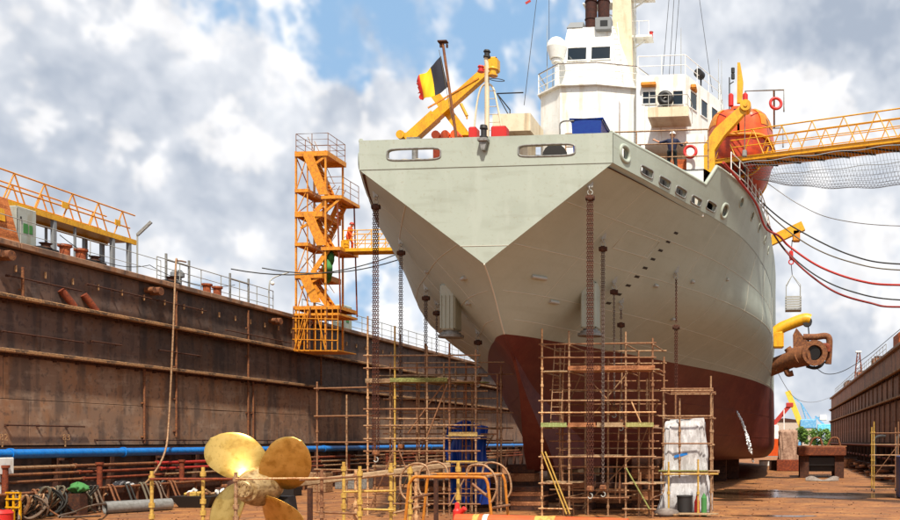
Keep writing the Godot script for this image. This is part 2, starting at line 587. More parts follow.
# broken cloud over blue: white heaps, grey bases, a few blue gaps
func cloudy_sky() -> PanoramaSkyMaterial:
	var w := 2048
	var h := 1024
	var hw := h / 2 + 24
	var imgs := []
	for q in [[201, 0.012, 6], [202, 0.016, 6], [203, 0.045, 5], [204, 0.11, 4]]:
		var f := FastNoiseLite.new()
		f.seed = q[0]
		f.frequency = q[1]
		f.fractal_octaves = q[2]
		f.fractal_gain = 0.56
		f.domain_warp_enabled = true
		f.domain_warp_amplitude = 26.0
		f.domain_warp_frequency = 0.008
		var im := f.get_seamless_image(w, h)
		im.convert(Image.FORMAT_L8)
		imgs.append(im.get_data())
	# places in view: azimuth, elevation, widths (degrees), change of cover, change of brightness
	var spots := [
		[-23.3, 22.2, 5.5, 3.0, -0.33, 0.0], [-19.2, 24.4, 5.0, 2.8, -0.33, 0.0], [-26.4, 21.4, 4.0, 2.0, -0.2, 0.0],
		[-16.1, 24.9, 3.0, 2.6, -0.25, 0.0], [-25.6, 23.4, 4.0, 2.4, -0.2, 0.0], [-35.4, 15.1, 5.0, 1.8, 0.3, 0.3], [-32.0, 16.1, 3.0, 1.8, 0.3, 0.28], [-37.7, 14.1, 3.0, 1.5, 0.25, 0.25],
		[-32.0, 13.0, 8.0, 2.0, 0.1, -0.4], [-36.4, 17.5, 9.0, 2.4, 0.2, -0.12], [-40.8, 12.8, 5.0, 2.5, 0.1, -0.3], [-41.2, 16.6, 6.0, 2.5, 0.3, -0.22], [-32.5, 19.6, 6.0, 1.5, 0.3, -0.2], [-38.6, 21.3, 8.0, 3.0, 0.3, 0.12],
		[0.3, 24.7, 9.0, 2.4, 0.3, -0.55], [7.1, 24.8, 6.0, 3.0, 0.3, -0.5], [-4.8, 22.9, 3.5, 2.6, 0.15, -0.3], [-0.4, 22.3, 4.0, 1.6, 0.3, 0.3],
		[4.0, 20.5, 8.0, 3.0, 0.3, 0.25], [5.2, 13.0, 8.0, 4.0, 0.3, 0.02], [3.4, 7.0, 8.0, 4.0, 0.25, -0.12], [-22.1, 18.3, 8.0, 2.6, 0.2, 0.28],
		[-18.6, 22.9, 3.5, 2.0, 0.1, 0.2], [-22.7, 9.1, 5.0, 4.0, -0.12, 0.15], [-27.8, 12.2, 6.0, 2.0, 0.2, 0.2],
	]
	var data := PackedFloat32Array()
	data.resize(w * h * 3)
	var n0: PackedByteArray = imgs[0]
	var n1: PackedByteArray = imgs[1]
	var n2: PackedByteArray = imgs[2]
	var n3: PackedByteArray = imgs[3]
	for y in h:
		var el := 90.0 - (y + 0.5) * 180.0 / h
		var e := clampf(el / 90.0, 0.0, 1.0)
		var blue := Vector3(0.46, 0.63, 0.82).lerp(Vector3(0.17, 0.38, 0.68), pow(e, 0.45))
		var inview := el > -3.0 and el < 34.0
		for x in w:
			var i := y * w + x
			if y > hw:
				data[i * 3] = 0.30
				data[i * 3 + 1] = 0.27
				data[i * 3 + 2] = 0.23
				continue
			var az := fposmod((x + 0.5) * 360.0 / w + 180.0, 360.0) - 180.0
			var cover := 0.5 + (n0[i] / 255.0 - 0.5) * 0.85 + (n2[i] / 255.0 - 0.5) * 0.65
			var lum := 0.52 + (n1[i] / 255.0 - 0.5) * 0.75 + (n2[(i + 700) % (w * h)] / 255.0 - 0.5) * 0.55
			if inview and az > -62.0 and az < 28.0:
				for s in spots:
					var dx: float = (az - s[0]) / s[2]
					if dx > 2.5 or dx < -2.5:
						continue
					var dy: float = (el - s[1]) / s[3]
					var g := exp(-dx * dx - dy * dy)
					cover += s[4] * g * 0.8
					lum += s[5] * g * 0.75
			var c := smoothstep(0.26, 0.54, cover + 0.1 + (n3[i] / 255.0 - 0.5) * 0.2)
			c = maxf(c, 0.75 * smoothstep(0.46, 0.74, n2[(i + 3000) % (w * h)] / 255.0 * 0.45 + n1[(i + 511) % (w * h)] / 255.0 * 0.55))
			# grey sheet behind, white heaps with firm edges in front
			var g1 := n2[i] / 255.0
			var g3 := n3[i] / 255.0 - 0.5
			var veil := clampf(0.64 + (n0[(i + 90000) % (w * h)] / 255.0 - 0.5) * 1.0 + (g1 - 0.5) * 0.6 + g3 * 0.4 + (lum - 0.5) * 0.6, 0.0, 1.0)
			var heap := smoothstep(0.46, 0.63, lum + g3 * 0.3 + 0.01)
			var hv := clampf(0.90 + (g1 - 0.5) * 0.28 + g3 * 0.14 + (lum - 0.62) * 0.4, 0.62, 1.0)
			var cr := lerpf(lerpf(0.40, 0.86, veil), hv, heap)
			var cg := lerpf(lerpf(0.46, 0.88, veil), hv, heap)
			var cb := lerpf(lerpf(0.56, 0.92, veil), minf(hv * 1.02, 1.0), heap)
			data[i * 3] = lerpf(blue.x, cr, c)
			data[i * 3 + 1] = lerpf(blue.y, cg, c)
			data[i * 3 + 2] = lerpf(blue.z, cb, c)
	var img := Image.create_from_data(w, h, false, Image.FORMAT_RGBF, data.to_byte_array())
	var pm := PanoramaSkyMaterial.new()
	pm.panorama = ImageTexture.create_from_image(img)
	pm.energy_multiplier = 0.84
	return pm

# ---------------------------------------------------------------- ground, floor, water
func sheet(x0: float, x1: float, z0: float, z1: float, y: float) -> B:
	var b := B.new()
	b.quad(Vector3(x0, y, z0), Vector3(x1, y, z0), Vector3(x1, y, z1), Vector3(x0, y, z1))
	return b

func build_setting() -> void:
	struct("ground", sheet(-2500, 2500, -3500, 600, -0.6), M.land)
	var fl := B.new()
	fl.box(Vector3(-10, -0.25, -70), Vector3(52, 0.5, 190))
	struct("dock_floor", fl, M.floor)
	var grit := B.new()
	for i in 1800:
		var z := -26.0 - pow(rng.randf(), 1.6) * 70.0
		var c := Vector3(rng.randf_range(-26.0, 8.5), 0.0, z)
		var s := rng.randf_range(0.012, 0.036)
		grit.box(c + Vector3(0, s * 0.4, 0), Vector3(s * rng.randf_range(0.8, 3.0), s * 0.8, s * rng.randf_range(0.8, 2.0)), Basis(Vector3.UP, rng.randf() * 3.0))
	var go := part(self, "floor_grit", grit, M.rust_dark, "scattered grit and small scrap on the dock floor")
	go.set_meta("kind", "stuff")
	go.set_meta("category", "grit")
	# shallow puddles: uneven outlines, each lying just above the floor
	var wet := surf(layered(Color("4a3826"), [[140, 0.02, Vector2(1, 1), 0.45, 0.7, Color("3a2c20"), 0.8]], 256), 3.0, 0.16, 0.0, 1.5)
	var spots := [[Vector3(0.48, 0, -48.58), 5.8, 3.2, 0.3], [Vector3(-1.21, 0, -52.31), 2.8, 1.6, 1.3], [Vector3(3.49, 0, -49.77), 3.6, 1.5, 2.1], [Vector3(-0.04, 0, -34.94), 1.6, 0.35, 3.7], [Vector3(-2.74, 0, -44.17), 2.4, 0.7, 5.0], [Vector3(6.53, 0, -57.58), 2.2, 0.9, 4.0]]
	for s in spots:
		var b := B.new()
		var c: Vector3 = s[0]
		c.y = 0.006
		var prev := Vector3.ZERO
		var first := Vector3.ZERO
		var kk := 56
		for i in kk + 1:
			var a := TAU * (i % kk) / kk
			var r: float = 1.0 + 0.22 * sin(a * 3.0 + s[3]) + 0.14 * sin(a * 7.0 + s[3] * 2.0) + 0.07 * sin(a * 13.0 + s[3] * 3.0)
			var p := c + Vector3(cos(a) * s[1] * r, 0, sin(a) * s[2] * r)
			if i > 0:
				b.tri(c, prev, p)
			prev = p
		struct("puddle", b, wet)

# ---------------------------------------------------------------- dock walls
func wall_side(t: Node3D, face: float, sgn: float, z0: float, z1: float, mats: Array) -> void: # sgn: +1 faces +x
	var core := B.new()
	core.box(Vector3(face - sgn * 3.05, 5.3, (z0 + z1) * 0.5), Vector3(5.9, 10.6, z1 - z0))
	wpart(t, "core", core, M.wall_d)
	var strakes := [[8.62, 10.46, 0.0], [6.5, 8.36, 0.04], [4.55, 6.26, 0.09], [2.72, 4.54, 0.09]]
	var si := 0
	var shared := {}
	for s in strakes:
		var z := z0
		var k := si * 3
		while z < z1 - 0.1:
			var l := minf([5.2, 6.4, 7.6, 5.8][k % 4], z1 - z)
			var key := "%.2f_%d" % [l, si]
			if not shared.has(key):
				var b := B.new()
				b.cbox(Vector3.ZERO, Vector3(0.1, s[1] - s[0] - 0.012, l - 0.014), 0.008)
				shared[key] = b.mesh()
			var off: float = s[2] + rng.randf_range(0, 0.012)
			var o := inst(t, "panel", shared[key], mats[(rng.randi() % 2) + (2 if si < 2 else 0)], Transform3D(Basis.IDENTITY, t.to_local(Vector3(face - sgn * (0.05 - off), (s[0] + s[1]) * 0.5, z + l * 0.5))))
			o.rotation.y = rng.randf_range(-0.002, 0.002)
			z += l
			k += 1
		si += 1
	# projecting ledges, worn top flange
	for q in [[8.49, 0.26, 0.46], [6.38, 0.24, 0.44]]:
		var z := z0
		while z < z1 - 0.1:
			var l := minf(12.0, z1 - z)
			var b := B.new()
			b.cbox(Vector3(face + sgn * (q[2] * 0.5 - 0.02), q[0] + 0.04, z + l * 0.5), Vector3(q[2] + 0.1, 0.16, l - 0.02), 0.03)
			wpart(t, "ledge", b, M.ledge)
			var c := B.new()
			c.box(Vector3(face + sgn * (q[2] * 0.5 - 0.06), q[0] - 0.1, z + l * 0.5), Vector3(0.05, 0.12, l - 0.03))
			var zz := z + 0.6
			while zz < z + l:
				c.box(Vector3(face + sgn * 0.14, q[0] - 0.13, zz), Vector3(0.28, 0.17, 0.03))
				zz += 1.2
			wpart(t, "ledge_bracket", c, M.rust_dark)
			z += l
	var tz := z0
	while tz < z1 - 0.1:
		var l := minf(12.0, z1 - tz)
		var b := B.new()
		b.cbox(Vector3(face + sgn * 0.06, 10.62, tz + l * 0.5), Vector3(0.5, 0.24, l - 0.015), 0.025)
		wpart(t, "top_flange", b, M.wall_c)
		tz += l
	var deck := B.new()
	deck.box(Vector3(face - sgn * 3.1, 10.66, (z0 + z1) * 0.5), Vector3(5.8, 0.12, z1 - z0))
	wpart(t, "top_deck", deck, M.rust_dark)
	# lower rubbing strake and recess under the plates
	var low := B.new()
	low.box(Vector3(face + sgn * 0.10, 2.62, (z0 + z1) * 0.5), Vector3(0.36, 0.09, z1 - z0))
	wpart(t, "strake", low, M.rust_dark)
	var zz := z0 + 1.0
	var k := 0
	while zz < z1:
		var b := B.new()
		b.box(Vector3(face + sgn * 0.05, 1.28, zz), Vector3(0.3, 2.56, 0.06))
		b.box(Vector3(face + sgn * 0.22, 1.28, zz), Vector3(0.04, 2.56, 0.22))
		wpart(t, "stiffener", b, M.rust_dark)
		zz += 3.0
		k += 1

func build_walls() -> void:
	var t := thing("dock_wall", "tall rust brown dock wall carrying the blue pipe, left of the ship", "wall", Vector3(-30, 0, -90), "dock side walls")
	wall_side(t, -30.0, 1.0, -165.0, -20.0, [M.wall_a, M.wall_c, M.wall_b, M.wall_d])
	# upright pipes and short rails on the plating
	for q in [[Vector3(-29.86, 9.93, -42.35), 3.1, 10.4], [Vector3(-29.86, 10.05, -40.07), 2.8, 6.3], [Vector3(-29.86, 9.19, -48.49), 2.6, 10.3], [Vector3(-29.86, 5.25, -48.98), 2.6, 6.3], [Vector3(-29.86, 8.9, -33.16), 8.6, 9.8], [Vector3(-29.86, 9.54, -56.69), 6.5, 10.3]]:
		var b := B.new()
		var p: Vector3 = q[0]
		b.tube(Vector3(-29.78, q[1], p.z), Vector3(-29.78, q[2], p.z), 0.055)
		var y: float = q[1] + 0.3
		while y < q[2]:
			b.box(Vector3(-29.83, y, p.z), Vector3(0.13, 0.06, 0.2))
			y += 1.6
		wpart(t, "wall_pipe", b, M.rust)
	for q in [[Vector3(-29.85, 9.35, -32.4), Vector3(-29.85, 9.4, -36.19)], [Vector3(-29.85, 9.71, -36.47), Vector3(-29.85, 9.62, -44.71)], [Vector3(-29.85, 7.15, -32.17), Vector3(-29.85, 7.22, -36.3)], [Vector3(-29.85, 7.27, -36.75), Vector3(-29.85, 7.29, -38.56)], [Vector3(-29.85, 7.31, -41.1), Vector3(-29.85, 7.27, -44.3)], [Vector3(-29.85, 8.94, -46.43), Vector3(-29.85, 8.82, -53.01)], [Vector3(-29.8, 3.52, -32.35), Vector3(-29.8, 3.51, -36.35)], [Vector3(-29.8, 2.94, -36.98), Vector3(-29.8, 2.9, -54.09)]]:
		var b := B.new()
		var p0: Vector3 = q[0]
		var p1: Vector3 = q[1]
		b.tube(Vector3(-29.76, p0.y, p0.z), Vector3(-29.76, p0.y, p1.z), 0.035, 6)
		var zz := p0.z - 0.1
		while zz > p1.z:
			b.box(Vector3(-29.83, p0.y, zz), Vector3(0.14, 0.09, 0.05))
			zz -= 1.5
		wpart(t, "wall_rail", b, M.rust_dark)
	# small welded lugs: short pale uprights along the upper strake
	for i in 26:
		var b := B.new()
		b.cbox(Vector3(-29.93, 9.72, -33.0 - i * 1.45), Vector3(0.08, 0.28, 0.05), 0.01)
		wpart(t, "lug", b, M.scaf_pale)
	# bent fenders sitting on the upper ledge, round rusty fairleads under the flange
	for z in [Vector3(-29.7, 8.69, -35.73), Vector3(-29.7, 8.7, -36.97)]:
		var p: Vector3 = z
		var b := B.new()
		b.tube(Vector3(-29.72, 8.62, p.z), Vector3(-29.9, 9.25, p.z + 0.5), 0.15, 10)
		wpart(t, "fender_stub", b, M.rust_red)
	for z in [Vector3(-29.7, 10.1, -32.24), Vector3(-29.7, 10.12, -40.75), Vector3(-29.7, 10.07, -51.29)]:
		var p: Vector3 = z
		var b := B.new()
		b.tube(Vector3(-30.0, p.y, p.z - 0.12), Vector3(-29.5, p.y, p.z - 0.12), 0.2, 10)
		b.tube(Vector3(-30.0, p.y, p.z + 0.3), Vector3(-29.55, p.y, p.z + 0.3), 0.14, 10)
		wpart(t, "fairlead", b, M.rust)
	# painted depth figures
	for q in [[Vector3(-29.88, 3.06, -32.3), "82"], [Vector3(-29.88, 3.07, -35.4), "83"]]:
		var tm := TextMesh.new()
		tm.text = q[1]
		tm.font = SystemFont.new()
		tm.pixel_size = 0.01
		tm.font_size = 36
		tm.depth = 0.006
		var o := MeshInstance3D.new()
		o.name = "painted_figure"
		o.mesh = tm
		o.material_override = M.scaf_pale
		t.add_child(o, true)
		var p: Vector3 = q[0]
		o.global_position = Vector3(-29.805, p.y, p.z)
		o.rotation.y = PI / 2
		var b := B.new()
		b.box(Vector3(-29.85, p.y - 0.35, p.z), Vector3(0.02, 0.4, 0.06))
		wpart(t, "painted_bar", b, M.scaf_pale)
	var r := thing("dock_wall", "receding reddish brown dock wall right of the ship's bow", "wall", Vector3(10, 0, -110), "dock side walls")
	wall_side(r, 10.0, -1.0, -166.0, -56.0, [M.wall_r, M.wall_r, M.wall_r, M.wall_s])
	# upright stiffeners on the right wall's main plating
	var zz := -163.0
	while zz < -58.0:
		var b := B.new()
		b.box(Vector3(9.78, 4.5, zz), Vector3(0.14, 3.5, 0.08))
		wpart(r, "stiffener", b, M.wall_s)
		var c := B.new()
		c.box(Vector3(9.9, 7.43, zz + 1.0), Vector3(0.12, 1.84, 0.08))
		wpart(r, "stiffener", c, M.wall_s)
		zz += 4.0

# ---------------------------------------------------------------- ship hull (own space: x to starboard, -z forward from the stern, y above the dock floor)
const HS := [0.0, 2.3, 5.0, 8.2, 11.4, 16.0, 22.0, 30.0, 40.0, 60.0]
const HY := [1.6, 2.2, 3.5, 5.0, 6.86, 9.0, 11.0, 12.35]
const HB := [
	[-9.8, -5.5, -3.0, -1.5, -0.6, 0.5, 3.0, 5.9, 8.9, 9.1],
	[-9.0, -4.9, -2.5, -1.0, -0.2, 1.3, 3.9, 6.7, 9.45, 9.6],
	[-7.3, -3.6, -1.5, -0.1, 0.9, 2.5, 4.9, 7.4, 9.6, 9.72],
	[-5.3, -1.9, -0.2, 1.0, 2.05, 3.7, 5.9, 8.0, 9.65, 9.75],
	[-2.83, 0.0, 1.28, 2.5, 3.6, 5.1, 7.0, 8.7, 9.7, 9.75],
	[0.013, 1.9, 3.45, 5.2, 6.65, 8.2, 9.35, 9.72, 9.75, 9.75],
	[2.67, 3.85, 5.15, 6.6, 7.7, 8.75, 9.5, 9.75, 9.75, 9.75],
	[4.47, 5.35, 6.3, 7.47, 8.35, 9.06, 9.55, 9.75, 9.75, 9.75]]

func cubic_at(xs: Array, ys: Array, x: float) -> float:
	var i := 0
	while i < xs.size() - 2 and x > xs[i + 1]:
		i += 1
	var i0 := maxi(i - 1, 0)
	var i3 := mini(i + 2, xs.size() - 1)
	var h: float = xs[i + 1] - xs[i]
	var t := clampf((x - xs[i]) / h, 0.0, 1.0)
	var m1: float = (ys[i + 1] - ys[i0]) / (xs[i + 1] - xs[i0]) * h
	var m2: float = (ys[i3] - ys[i]) / (xs[i3] - xs[i]) * h
	var t2 := t * t
	var t3 := t2 * t
	return ys[i] * (2 * t3 - 3 * t2 + 1) + m1 * (t3 - 2 * t2 + t) + ys[i + 1] * (-2 * t3 + 3 * t2) + m2 * (t3 - t2)

func half_breadth(s: float, y: float) -> float:
	var col := []
	for r in HB:
		col.append(cubic_at(HS, r, minf(s, 60.0)))
	var b := cubic_at(HY, col, y)
	if s > 70.0: # bow closes far forward
		b *= sqrt(maxf(0.0, 1.0 - pow((s - 70.0) / 24.0, 2.0)))
	return b

func keel_y(s: float) -> float:
	if half_breadth(s, 1.6) > 0.0:
		return 1.6
	var lo := 1.6
	var hi := 9.2
	for i in 24:
		var m := (lo + hi) * 0.5
		if half_breadth(s, m) > 0.0:
			hi = m
		else:
			lo = m
	return hi

func side_top(s: float) -> float:
	return lerpf(13.37, 14.25, smoothstep(6.5, 6.95, s))

func flare(s: float, y: float) -> float: # how far the side above the knuckle leans out
	return (y - 12.35) * (0.30 * smoothstep(0.0, 6.0, s) - 0.2 * smoothstep(9.0, 24.0, s))

func side_point(s: float, y: float, sg: float, inward := 0.0) -> Vector3:
	return Vector3(sg * (half_breadth(s, 12.35) + flare(s, y) - inward), y, -s)

func hull_point(s: float, y: float, sg: float, out := 0.0) -> Vector3:
	var p := Vector3(sg * half_breadth(s, y), y, -s)
	if out != 0.0:
		var a := Vector3(sg * half_breadth(s + 0.1, y), y, -s - 0.1) - p
		var b := Vector3(sg * half_breadth(s, y + 0.1), y + 0.1, -s) - p
		var nn := a.cross(b).normalized()
		if nn.x * sg < 0.0:
			nn = -nn
		p += nn * out
	return p

# a flat or bent plate between two parameters with an opening cut through it
func holed(b: B, at: Callable, a0: float, a1: float, t0: float, t1: float, hole: Array) -> void: # hole: centre a, centre t, half a, half t, roundness
	var kk := 32
	var faces := [[], []]
	for f in 2:
		for i in kk:
			var an := TAU * i / kk
			var c := cos(an)
			var s := sin(an)
			var q := 1.0 / maxf(absf(c), absf(s))
			var oa: float = clampf(hole[0] + c * q * maxf(a1 - hole[0], hole[0] - a0), a0, a1)
			var ot: float = clampf(hole[1] + s * q * maxf(t1 - hole[1], hole[1] - t0), t0, t1)
			var e: float = 2.0 / hole[4]
			var ha: float = hole[0] + signf(c) * pow(absf(c), e) * hole[2]
			var ht: float = hole[1] + signf(s) * pow(absf(s), e) * hole[3]
			faces[f].append([at.call(oa, ot, f), at.call(ha, ht, f)])
	for i in kk:
		var j := (i + 1) % kk
		b.quad(faces[0][i][0], faces[0][j][0], faces[0][j][1], faces[0][i][1])
		b.quad(faces[1][i][1], faces[1][j][1], faces[1][j][0], faces[1][i][0])
		b.quad(faces[0][i][1], faces[0][j][1], faces[1][j][1], faces[1][i][1])

func rim(at: Callable, hole: Array, r: float) -> B:
	var b := B.new()
	var p := PackedVector3Array()
	for i in 32:
		var an := TAU * i / 32
		var e: float = 2.0 / hole[4]
		p.append(at.call(hole[0] + signf(cos(an)) * pow(absf(cos(an)), e) * hole[2], hole[1] + signf(sin(an)) * pow(absf(sin(an)), e) * hole[3], 0))
	b.path(p, r, 6, true)
	return b

var ship: Node3D

func build_ship() -> void:
	ship = thing("ship", "large ship with pale grey hull and dark red bottom, stern towards the viewer", "ship", Vector3(-10, 0, -30.2))
	var ss := []
	var s := 0.0
	while s < 94.0:
		ss.append(s)
		s += 0.46 if s < 12.0 else (0.9 if s < 42.0 else 4.0)
	ss.append(93.99)
	for sg in [1.0, -1.0]:
		var up := []
		var dn := []
		for q in ss:
			var k := keel_y(q)
			var row := []
			var y0 := maxf(k, 6.86)
			for i in 17:
				var y := lerpf(y0, 12.35, i / 16.0)
				row.append(Vector3(sg * maxf(0.0, half_breadth(q, y)) if i > 0 or k < 6.86 else 0.0, y, -q))
			up.append(row)
			if k <= 6.87:
				var r2 := [Vector3(0, k, -q)]
				for i in 17:
					var y := lerpf(k, 6.86, i / 16.0)
					r2.append(Vector3(sg * maxf(0.0, half_breadth(q, y)), y, -q))
				dn.append(r2)
		var b := B.new()
		b.grid(up, sg > 0)
		part(ship, "upper_hull", b, M.hull, "grey painted lower side plating")
		var c := B.new()
		c.grid(dn, sg > 0)
		part(ship, "bottom", c, M.antifoul, "dark red underwater hull")
	# skeg under the stern
	var sk := []
	for i in 15:
		var y := lerpf(1.62, 6.4, i / 14.0)
		var aft := lerpf(7.6, 3.2, i / 14.0)
		var w := lerpf(0.62, 0.06, smoothstep(0.0, 0.85, i / 14.0))
		sk.append([Vector3(0, y, -20), Vector3(-w * 1.3 - 0.15, y, -16), Vector3(-w - 0.25, y, -aft - 4.0), Vector3(-w, y, -aft), Vector3(w, y, -aft), Vector3(w + 0.25, y, -aft - 4.0), Vector3(w * 1.3 + 0.15, y, -16), Vector3(0, y, -20)])
	var skb := B.new()
	for i in 14:
		for j in 7:
			skb.quad(sk[i][j], sk[i + 1][j], sk[i + 1][j + 1], sk[i][j + 1])
	for j in range(1, 3):
		skb.quad(sk[0][j], sk[0][j + 1], sk[0][6 - j], sk[0][7 - j])
	part(ship, "skeg", skb, M.antifoul)
	# flat transom below the knuckle
	var tr := B.new()
	var rows := []
	for i in 13:
		var y := lerpf(8.985, 12.35, i / 12.0)
		var hb := maxf(0.0, half_breadth(0.0, y))
		rows.append([Vector3(-hb, y, 0), Vector3(0, y, 0.0), Vector3(hb, y, 0)])
	for i in 12:
		for j in 2:
			tr.quad(rows[i][j], rows[i + 1][j], rows[i + 1][j + 1], rows[i][j + 1])
	part(ship, "transom", tr, M.hull)
	# bulwark across the stern with two long mooring slots
	var at_stern := func(a: float, y: float, f: int) -> Vector3: return Vector3(a, y, 0.02 - 0.16 * f)
	var sb := B.new()
	var hl := [-2.5, 12.84, 0.96, 0.2, 5.0]
	var hr := [2.19, 12.84, 0.99, 0.2, 5.0]
	holed(sb, at_stern, -4.47, -0.2, 12.35, 13.37, hl)
	holed(sb, at_stern, -0.2, 4.47, 12.35, 13.37, hr)
	sb.quad(Vector3(-4.47, 13.37, 0.02), Vector3(-4.47, 13.37, -0.14), Vector3(4.47, 13.37, -0.14), Vector3(4.47, 13.37, 0.02))
	sb.quad(Vector3(-4.47, 12.35, 0.02), Vector3(4.47, 12.35, 0.02), Vector3(4.47, 12.35, -0.14), Vector3(-4.47, 12.35, -0.14))
	var bw := part(ship, "stern_bulwark", sb, M.hull)
	part(bw, "slot_rim", rim(at_stern, hl, 0.032), M.steel)
	part(bw, "slot_rim", rim(at_stern, hr, 0.032), M.steel)
	# fairlead bars seen in the slots
	for q in [[-3.1, 0.35], [-2.1, 0.35], [1.7, 0.3], [2.6, 0.35]]:
		var fb := B.new()
		fb.lathe([Vector2(0, 12.2), Vector2(0.16, 12.2), Vector2(0.13, 12.3), Vector2(0.13, 12.75), Vector2(0.19, 12.8), Vector2(0.19, 12.88), Vector2(0, 12.9)], 12, Transform3D(Basis.IDENTITY, Vector3(q[0], 0, -0.75)))
		fb.lathe([Vector2(0, 12.2), Vector2(0.16, 12.2), Vector2(0.13, 12.3), Vector2(0.13, 12.75), Vector2(0.19, 12.8), Vector2(0.19, 12.88), Vector2(0, 12.9)], 12, Transform3D(Basis.IDENTITY, Vector3(q[0] + 0.5, 0, -0.75)))
		part(ship, "bollard", fb, M.dark if q[0] > 1.0 else M.cream)
	# sides above the knuckle: bulwark aft, full-height plating forward, with fairlead openings
	for sg in [1.0, -1.0]:
		var at_side := func(a: float, t: float, f: int) -> Vector3: return side_point(a, lerpf(12.35, side_top(a), t), sg, 0.15 * f - 0.012)
		var b := B.new()
		var holes := []
		for q in [[2.15, 0.30], [3.45, 0.28], [4.75, 0.27], [6.05, 0.25], [7.35, 0.19]]:
			holes.append([q[0], q[1], 0.42, 0.15 if q[0] < 6.5 else 0.09, 5.0])
		holes.push_front([0.72, 0.52, 0.28, 0.26, 2.3])
		holes.append([8.65, 0.26, 0.3, 0.15, 2.3])
		for q in [[10.2, 0.66], [12.4, 0.62], [14.6, 0.6], [17.2, 0.58], [19.5, 0.55]]:
			holes.append([q[0], q[1], 0.22, 0.11, 2.0])
		var a := 0.0
		for i in holes.size():
			var h: Array = holes[i]
			var nxt: float = (h[0] + holes[i + 1][0]) * 0.5 if i < holes.size() - 1 else h[0] + 1.0
			# pieces above and below the opening, so that the bent top edge is kept
			holed(b, at_side, a, nxt, 0.0, 1.0 if h[1] > 0.4 else 0.62, h)
			if h[1] <= 0.4:
				var n2 := 6
				for k in n2:
					var p := lerpf(a, nxt, float(k) / n2)
					var r := lerpf(a, nxt, float(k + 1) / n2)
					b.quad(at_side.call(p, 0.62, 0), at_side.call(p, 1.0, 0), at_side.call(r, 1.0, 0), at_side.call(r, 0.62, 0))
					b.quad(at_side.call(r, 0.62, 1), at_side.call(r, 1.0, 1), at_side.call(p, 1.0, 1), at_side.call(p, 0.62, 1))
			a = nxt
		var rest := []
		for q in ss:
			if q > a + 0.2:
				if rest.is_empty():
					rest.append([at_side.call(a, 0.0, 0), at_side.call(a, 1.0, 0)])
				rest.append([at_side.call(q, 0.0, 0), at_side.call(q, 1.0, 0)])
		b.grid(rest, sg > 0)
		var sd := part(ship, "side_bulwark", b, M.hull)
		for h in holes:
			var e := rim(at_side, h, 0.035 if h[4] > 4.0 or h[2] < 0.25 else 0.075)
			part(sd, "fairlead_rim", e, M.hull if h[4] < 4.0 else M.steel)
		for h in holes:
			if h[4] > 4.0: # dark box added just inside each square opening to blacken it
				var ck := B.new()
				var c0: Vector3 = at_side.call(h[0], h[1], 1)
				ck.cbox(c0 + Vector3(-sg * 0.35, 0.06, 0), Vector3(0.3, 0.75, 0.5), 0.03)
				ck.box(c0 + Vector3(-sg * 0.55, 0.12, 0), Vector3(0.1, 1.0, 1.25))
				part(sd, "dark_backing", ck, M.dark)
		# rounded cap along the top edge, thick and white where the bulwark steps up
		var cap := PackedVector3Array()
		for i in 90:
			var q := i * 0.24
			cap.append(side_point(q, side_top(q), sg, 0.06))
		var cb := B.new()
		cb.path(cap, 0.085, 6)
		part(sd, "cap_rail", cb, M.hull)
	# decks
	var dk := B.new()
	var prev := []
	for i in 18:
		var q := i * 0.4
		var w := half_breadth(q, 12.35) - 0.1
		if i > 0:
			dk.quad(Vector3(-prev[1], 12.2, -prev[0]), Vector3(-w, 12.2, -q), Vector3(w, 12.2, -q), Vector3(prev[1], 12.2, -prev[0]))
		prev = [q, w]
	part(ship, "mooring_deck", dk, M.rust_dark)
	var ud := B.new()
	prev = []
	for q in ss:
		if q < 6.8:
			continue
		var w := half_breadth(q, 12.35) + 0.05
		if not prev.is_empty():
			ud.quad(Vector3(-prev[1], 14.15, -prev[0]), Vector3(-w, 14.15, -q), Vector3(w, 14.15, -q), Vector3(prev[1], 14.15, -prev[0]))
		prev = [q, w]
	part(ship, "upper_deck", ud, M.rust_dark)
	var bh := B.new()
	bh.box(Vector3(0, 13.17, -7.0), Vector3(14.0, 1.94, 0.12))
	part(ship, "bulkhead", bh, M.white)
	# weld seams standing just proud of the plating
	for q in [[8.3, 1.2, 40.0], [9.7, 0.1, 40.0], [11.1, 0.1, 40.0], [7.4, 2.2, 40.0], [5.2, 6.0, 40.0], [3.6, 11.0, 40.0]]:
		for sg in [1.0, -1.0]:
			var p := PackedVector3Array()
			var a: float = q[1]
			while a < q[2]:
				p.append(hull_point(a, q[0] - 0.012 * a, sg, 0.004))
				a += 0.5
			var b := B.new()
			b.path(p, 0.011 if q[0] > 6.8 else 0.009, 5)
			part(ship, "weld_seam", b, M.weld if q[0] > 6.8 else M.antifoul)
	for q in [[2.6, 8.0, 12.3], [5.4, 6.9, 11.0], [8.6, 6.9, 12.3], [11.8, 6.9, 12.3], [15.5, 6.9, 12.3], [19.5, 6.9, 12.3], [24.0, 6.9, 12.3], [29.0, 6.9, 12.3]]:
		for sg in [1.0, -1.0]:
			var p := PackedVector3Array()
			for i in 25:
				p.append(hull_point(q[0], lerpf(q[1], q[2], i / 24.0), sg, 0.003))
			var b := B.new()
			b.path(p, 0.008, 5)
			part(ship, "weld_seam", b, M.weld)
	for q in [[0.0, 2.3, M.weld], [2.3, 5.2, M.antifoul]]:
		var kp := PackedVector3Array()
		for i in 13:
			var a := lerpf(q[0], q[1], i / 12.0)
			kp.append(Vector3(0, keel_y(a) - 0.005, -a + 0.01))
		var kb := B.new()
		kb.path(kp, 0.028, 6)
		part(ship, "keel_bar", kb, q[2])
	var ts := B.new()
	ts.tube(Vector3(-0.85, 9.62, 0.004), Vector3(0.85, 9.62, 0.004), 0.012, 5)
	part(ship, "weld_seam", ts, M.weld)
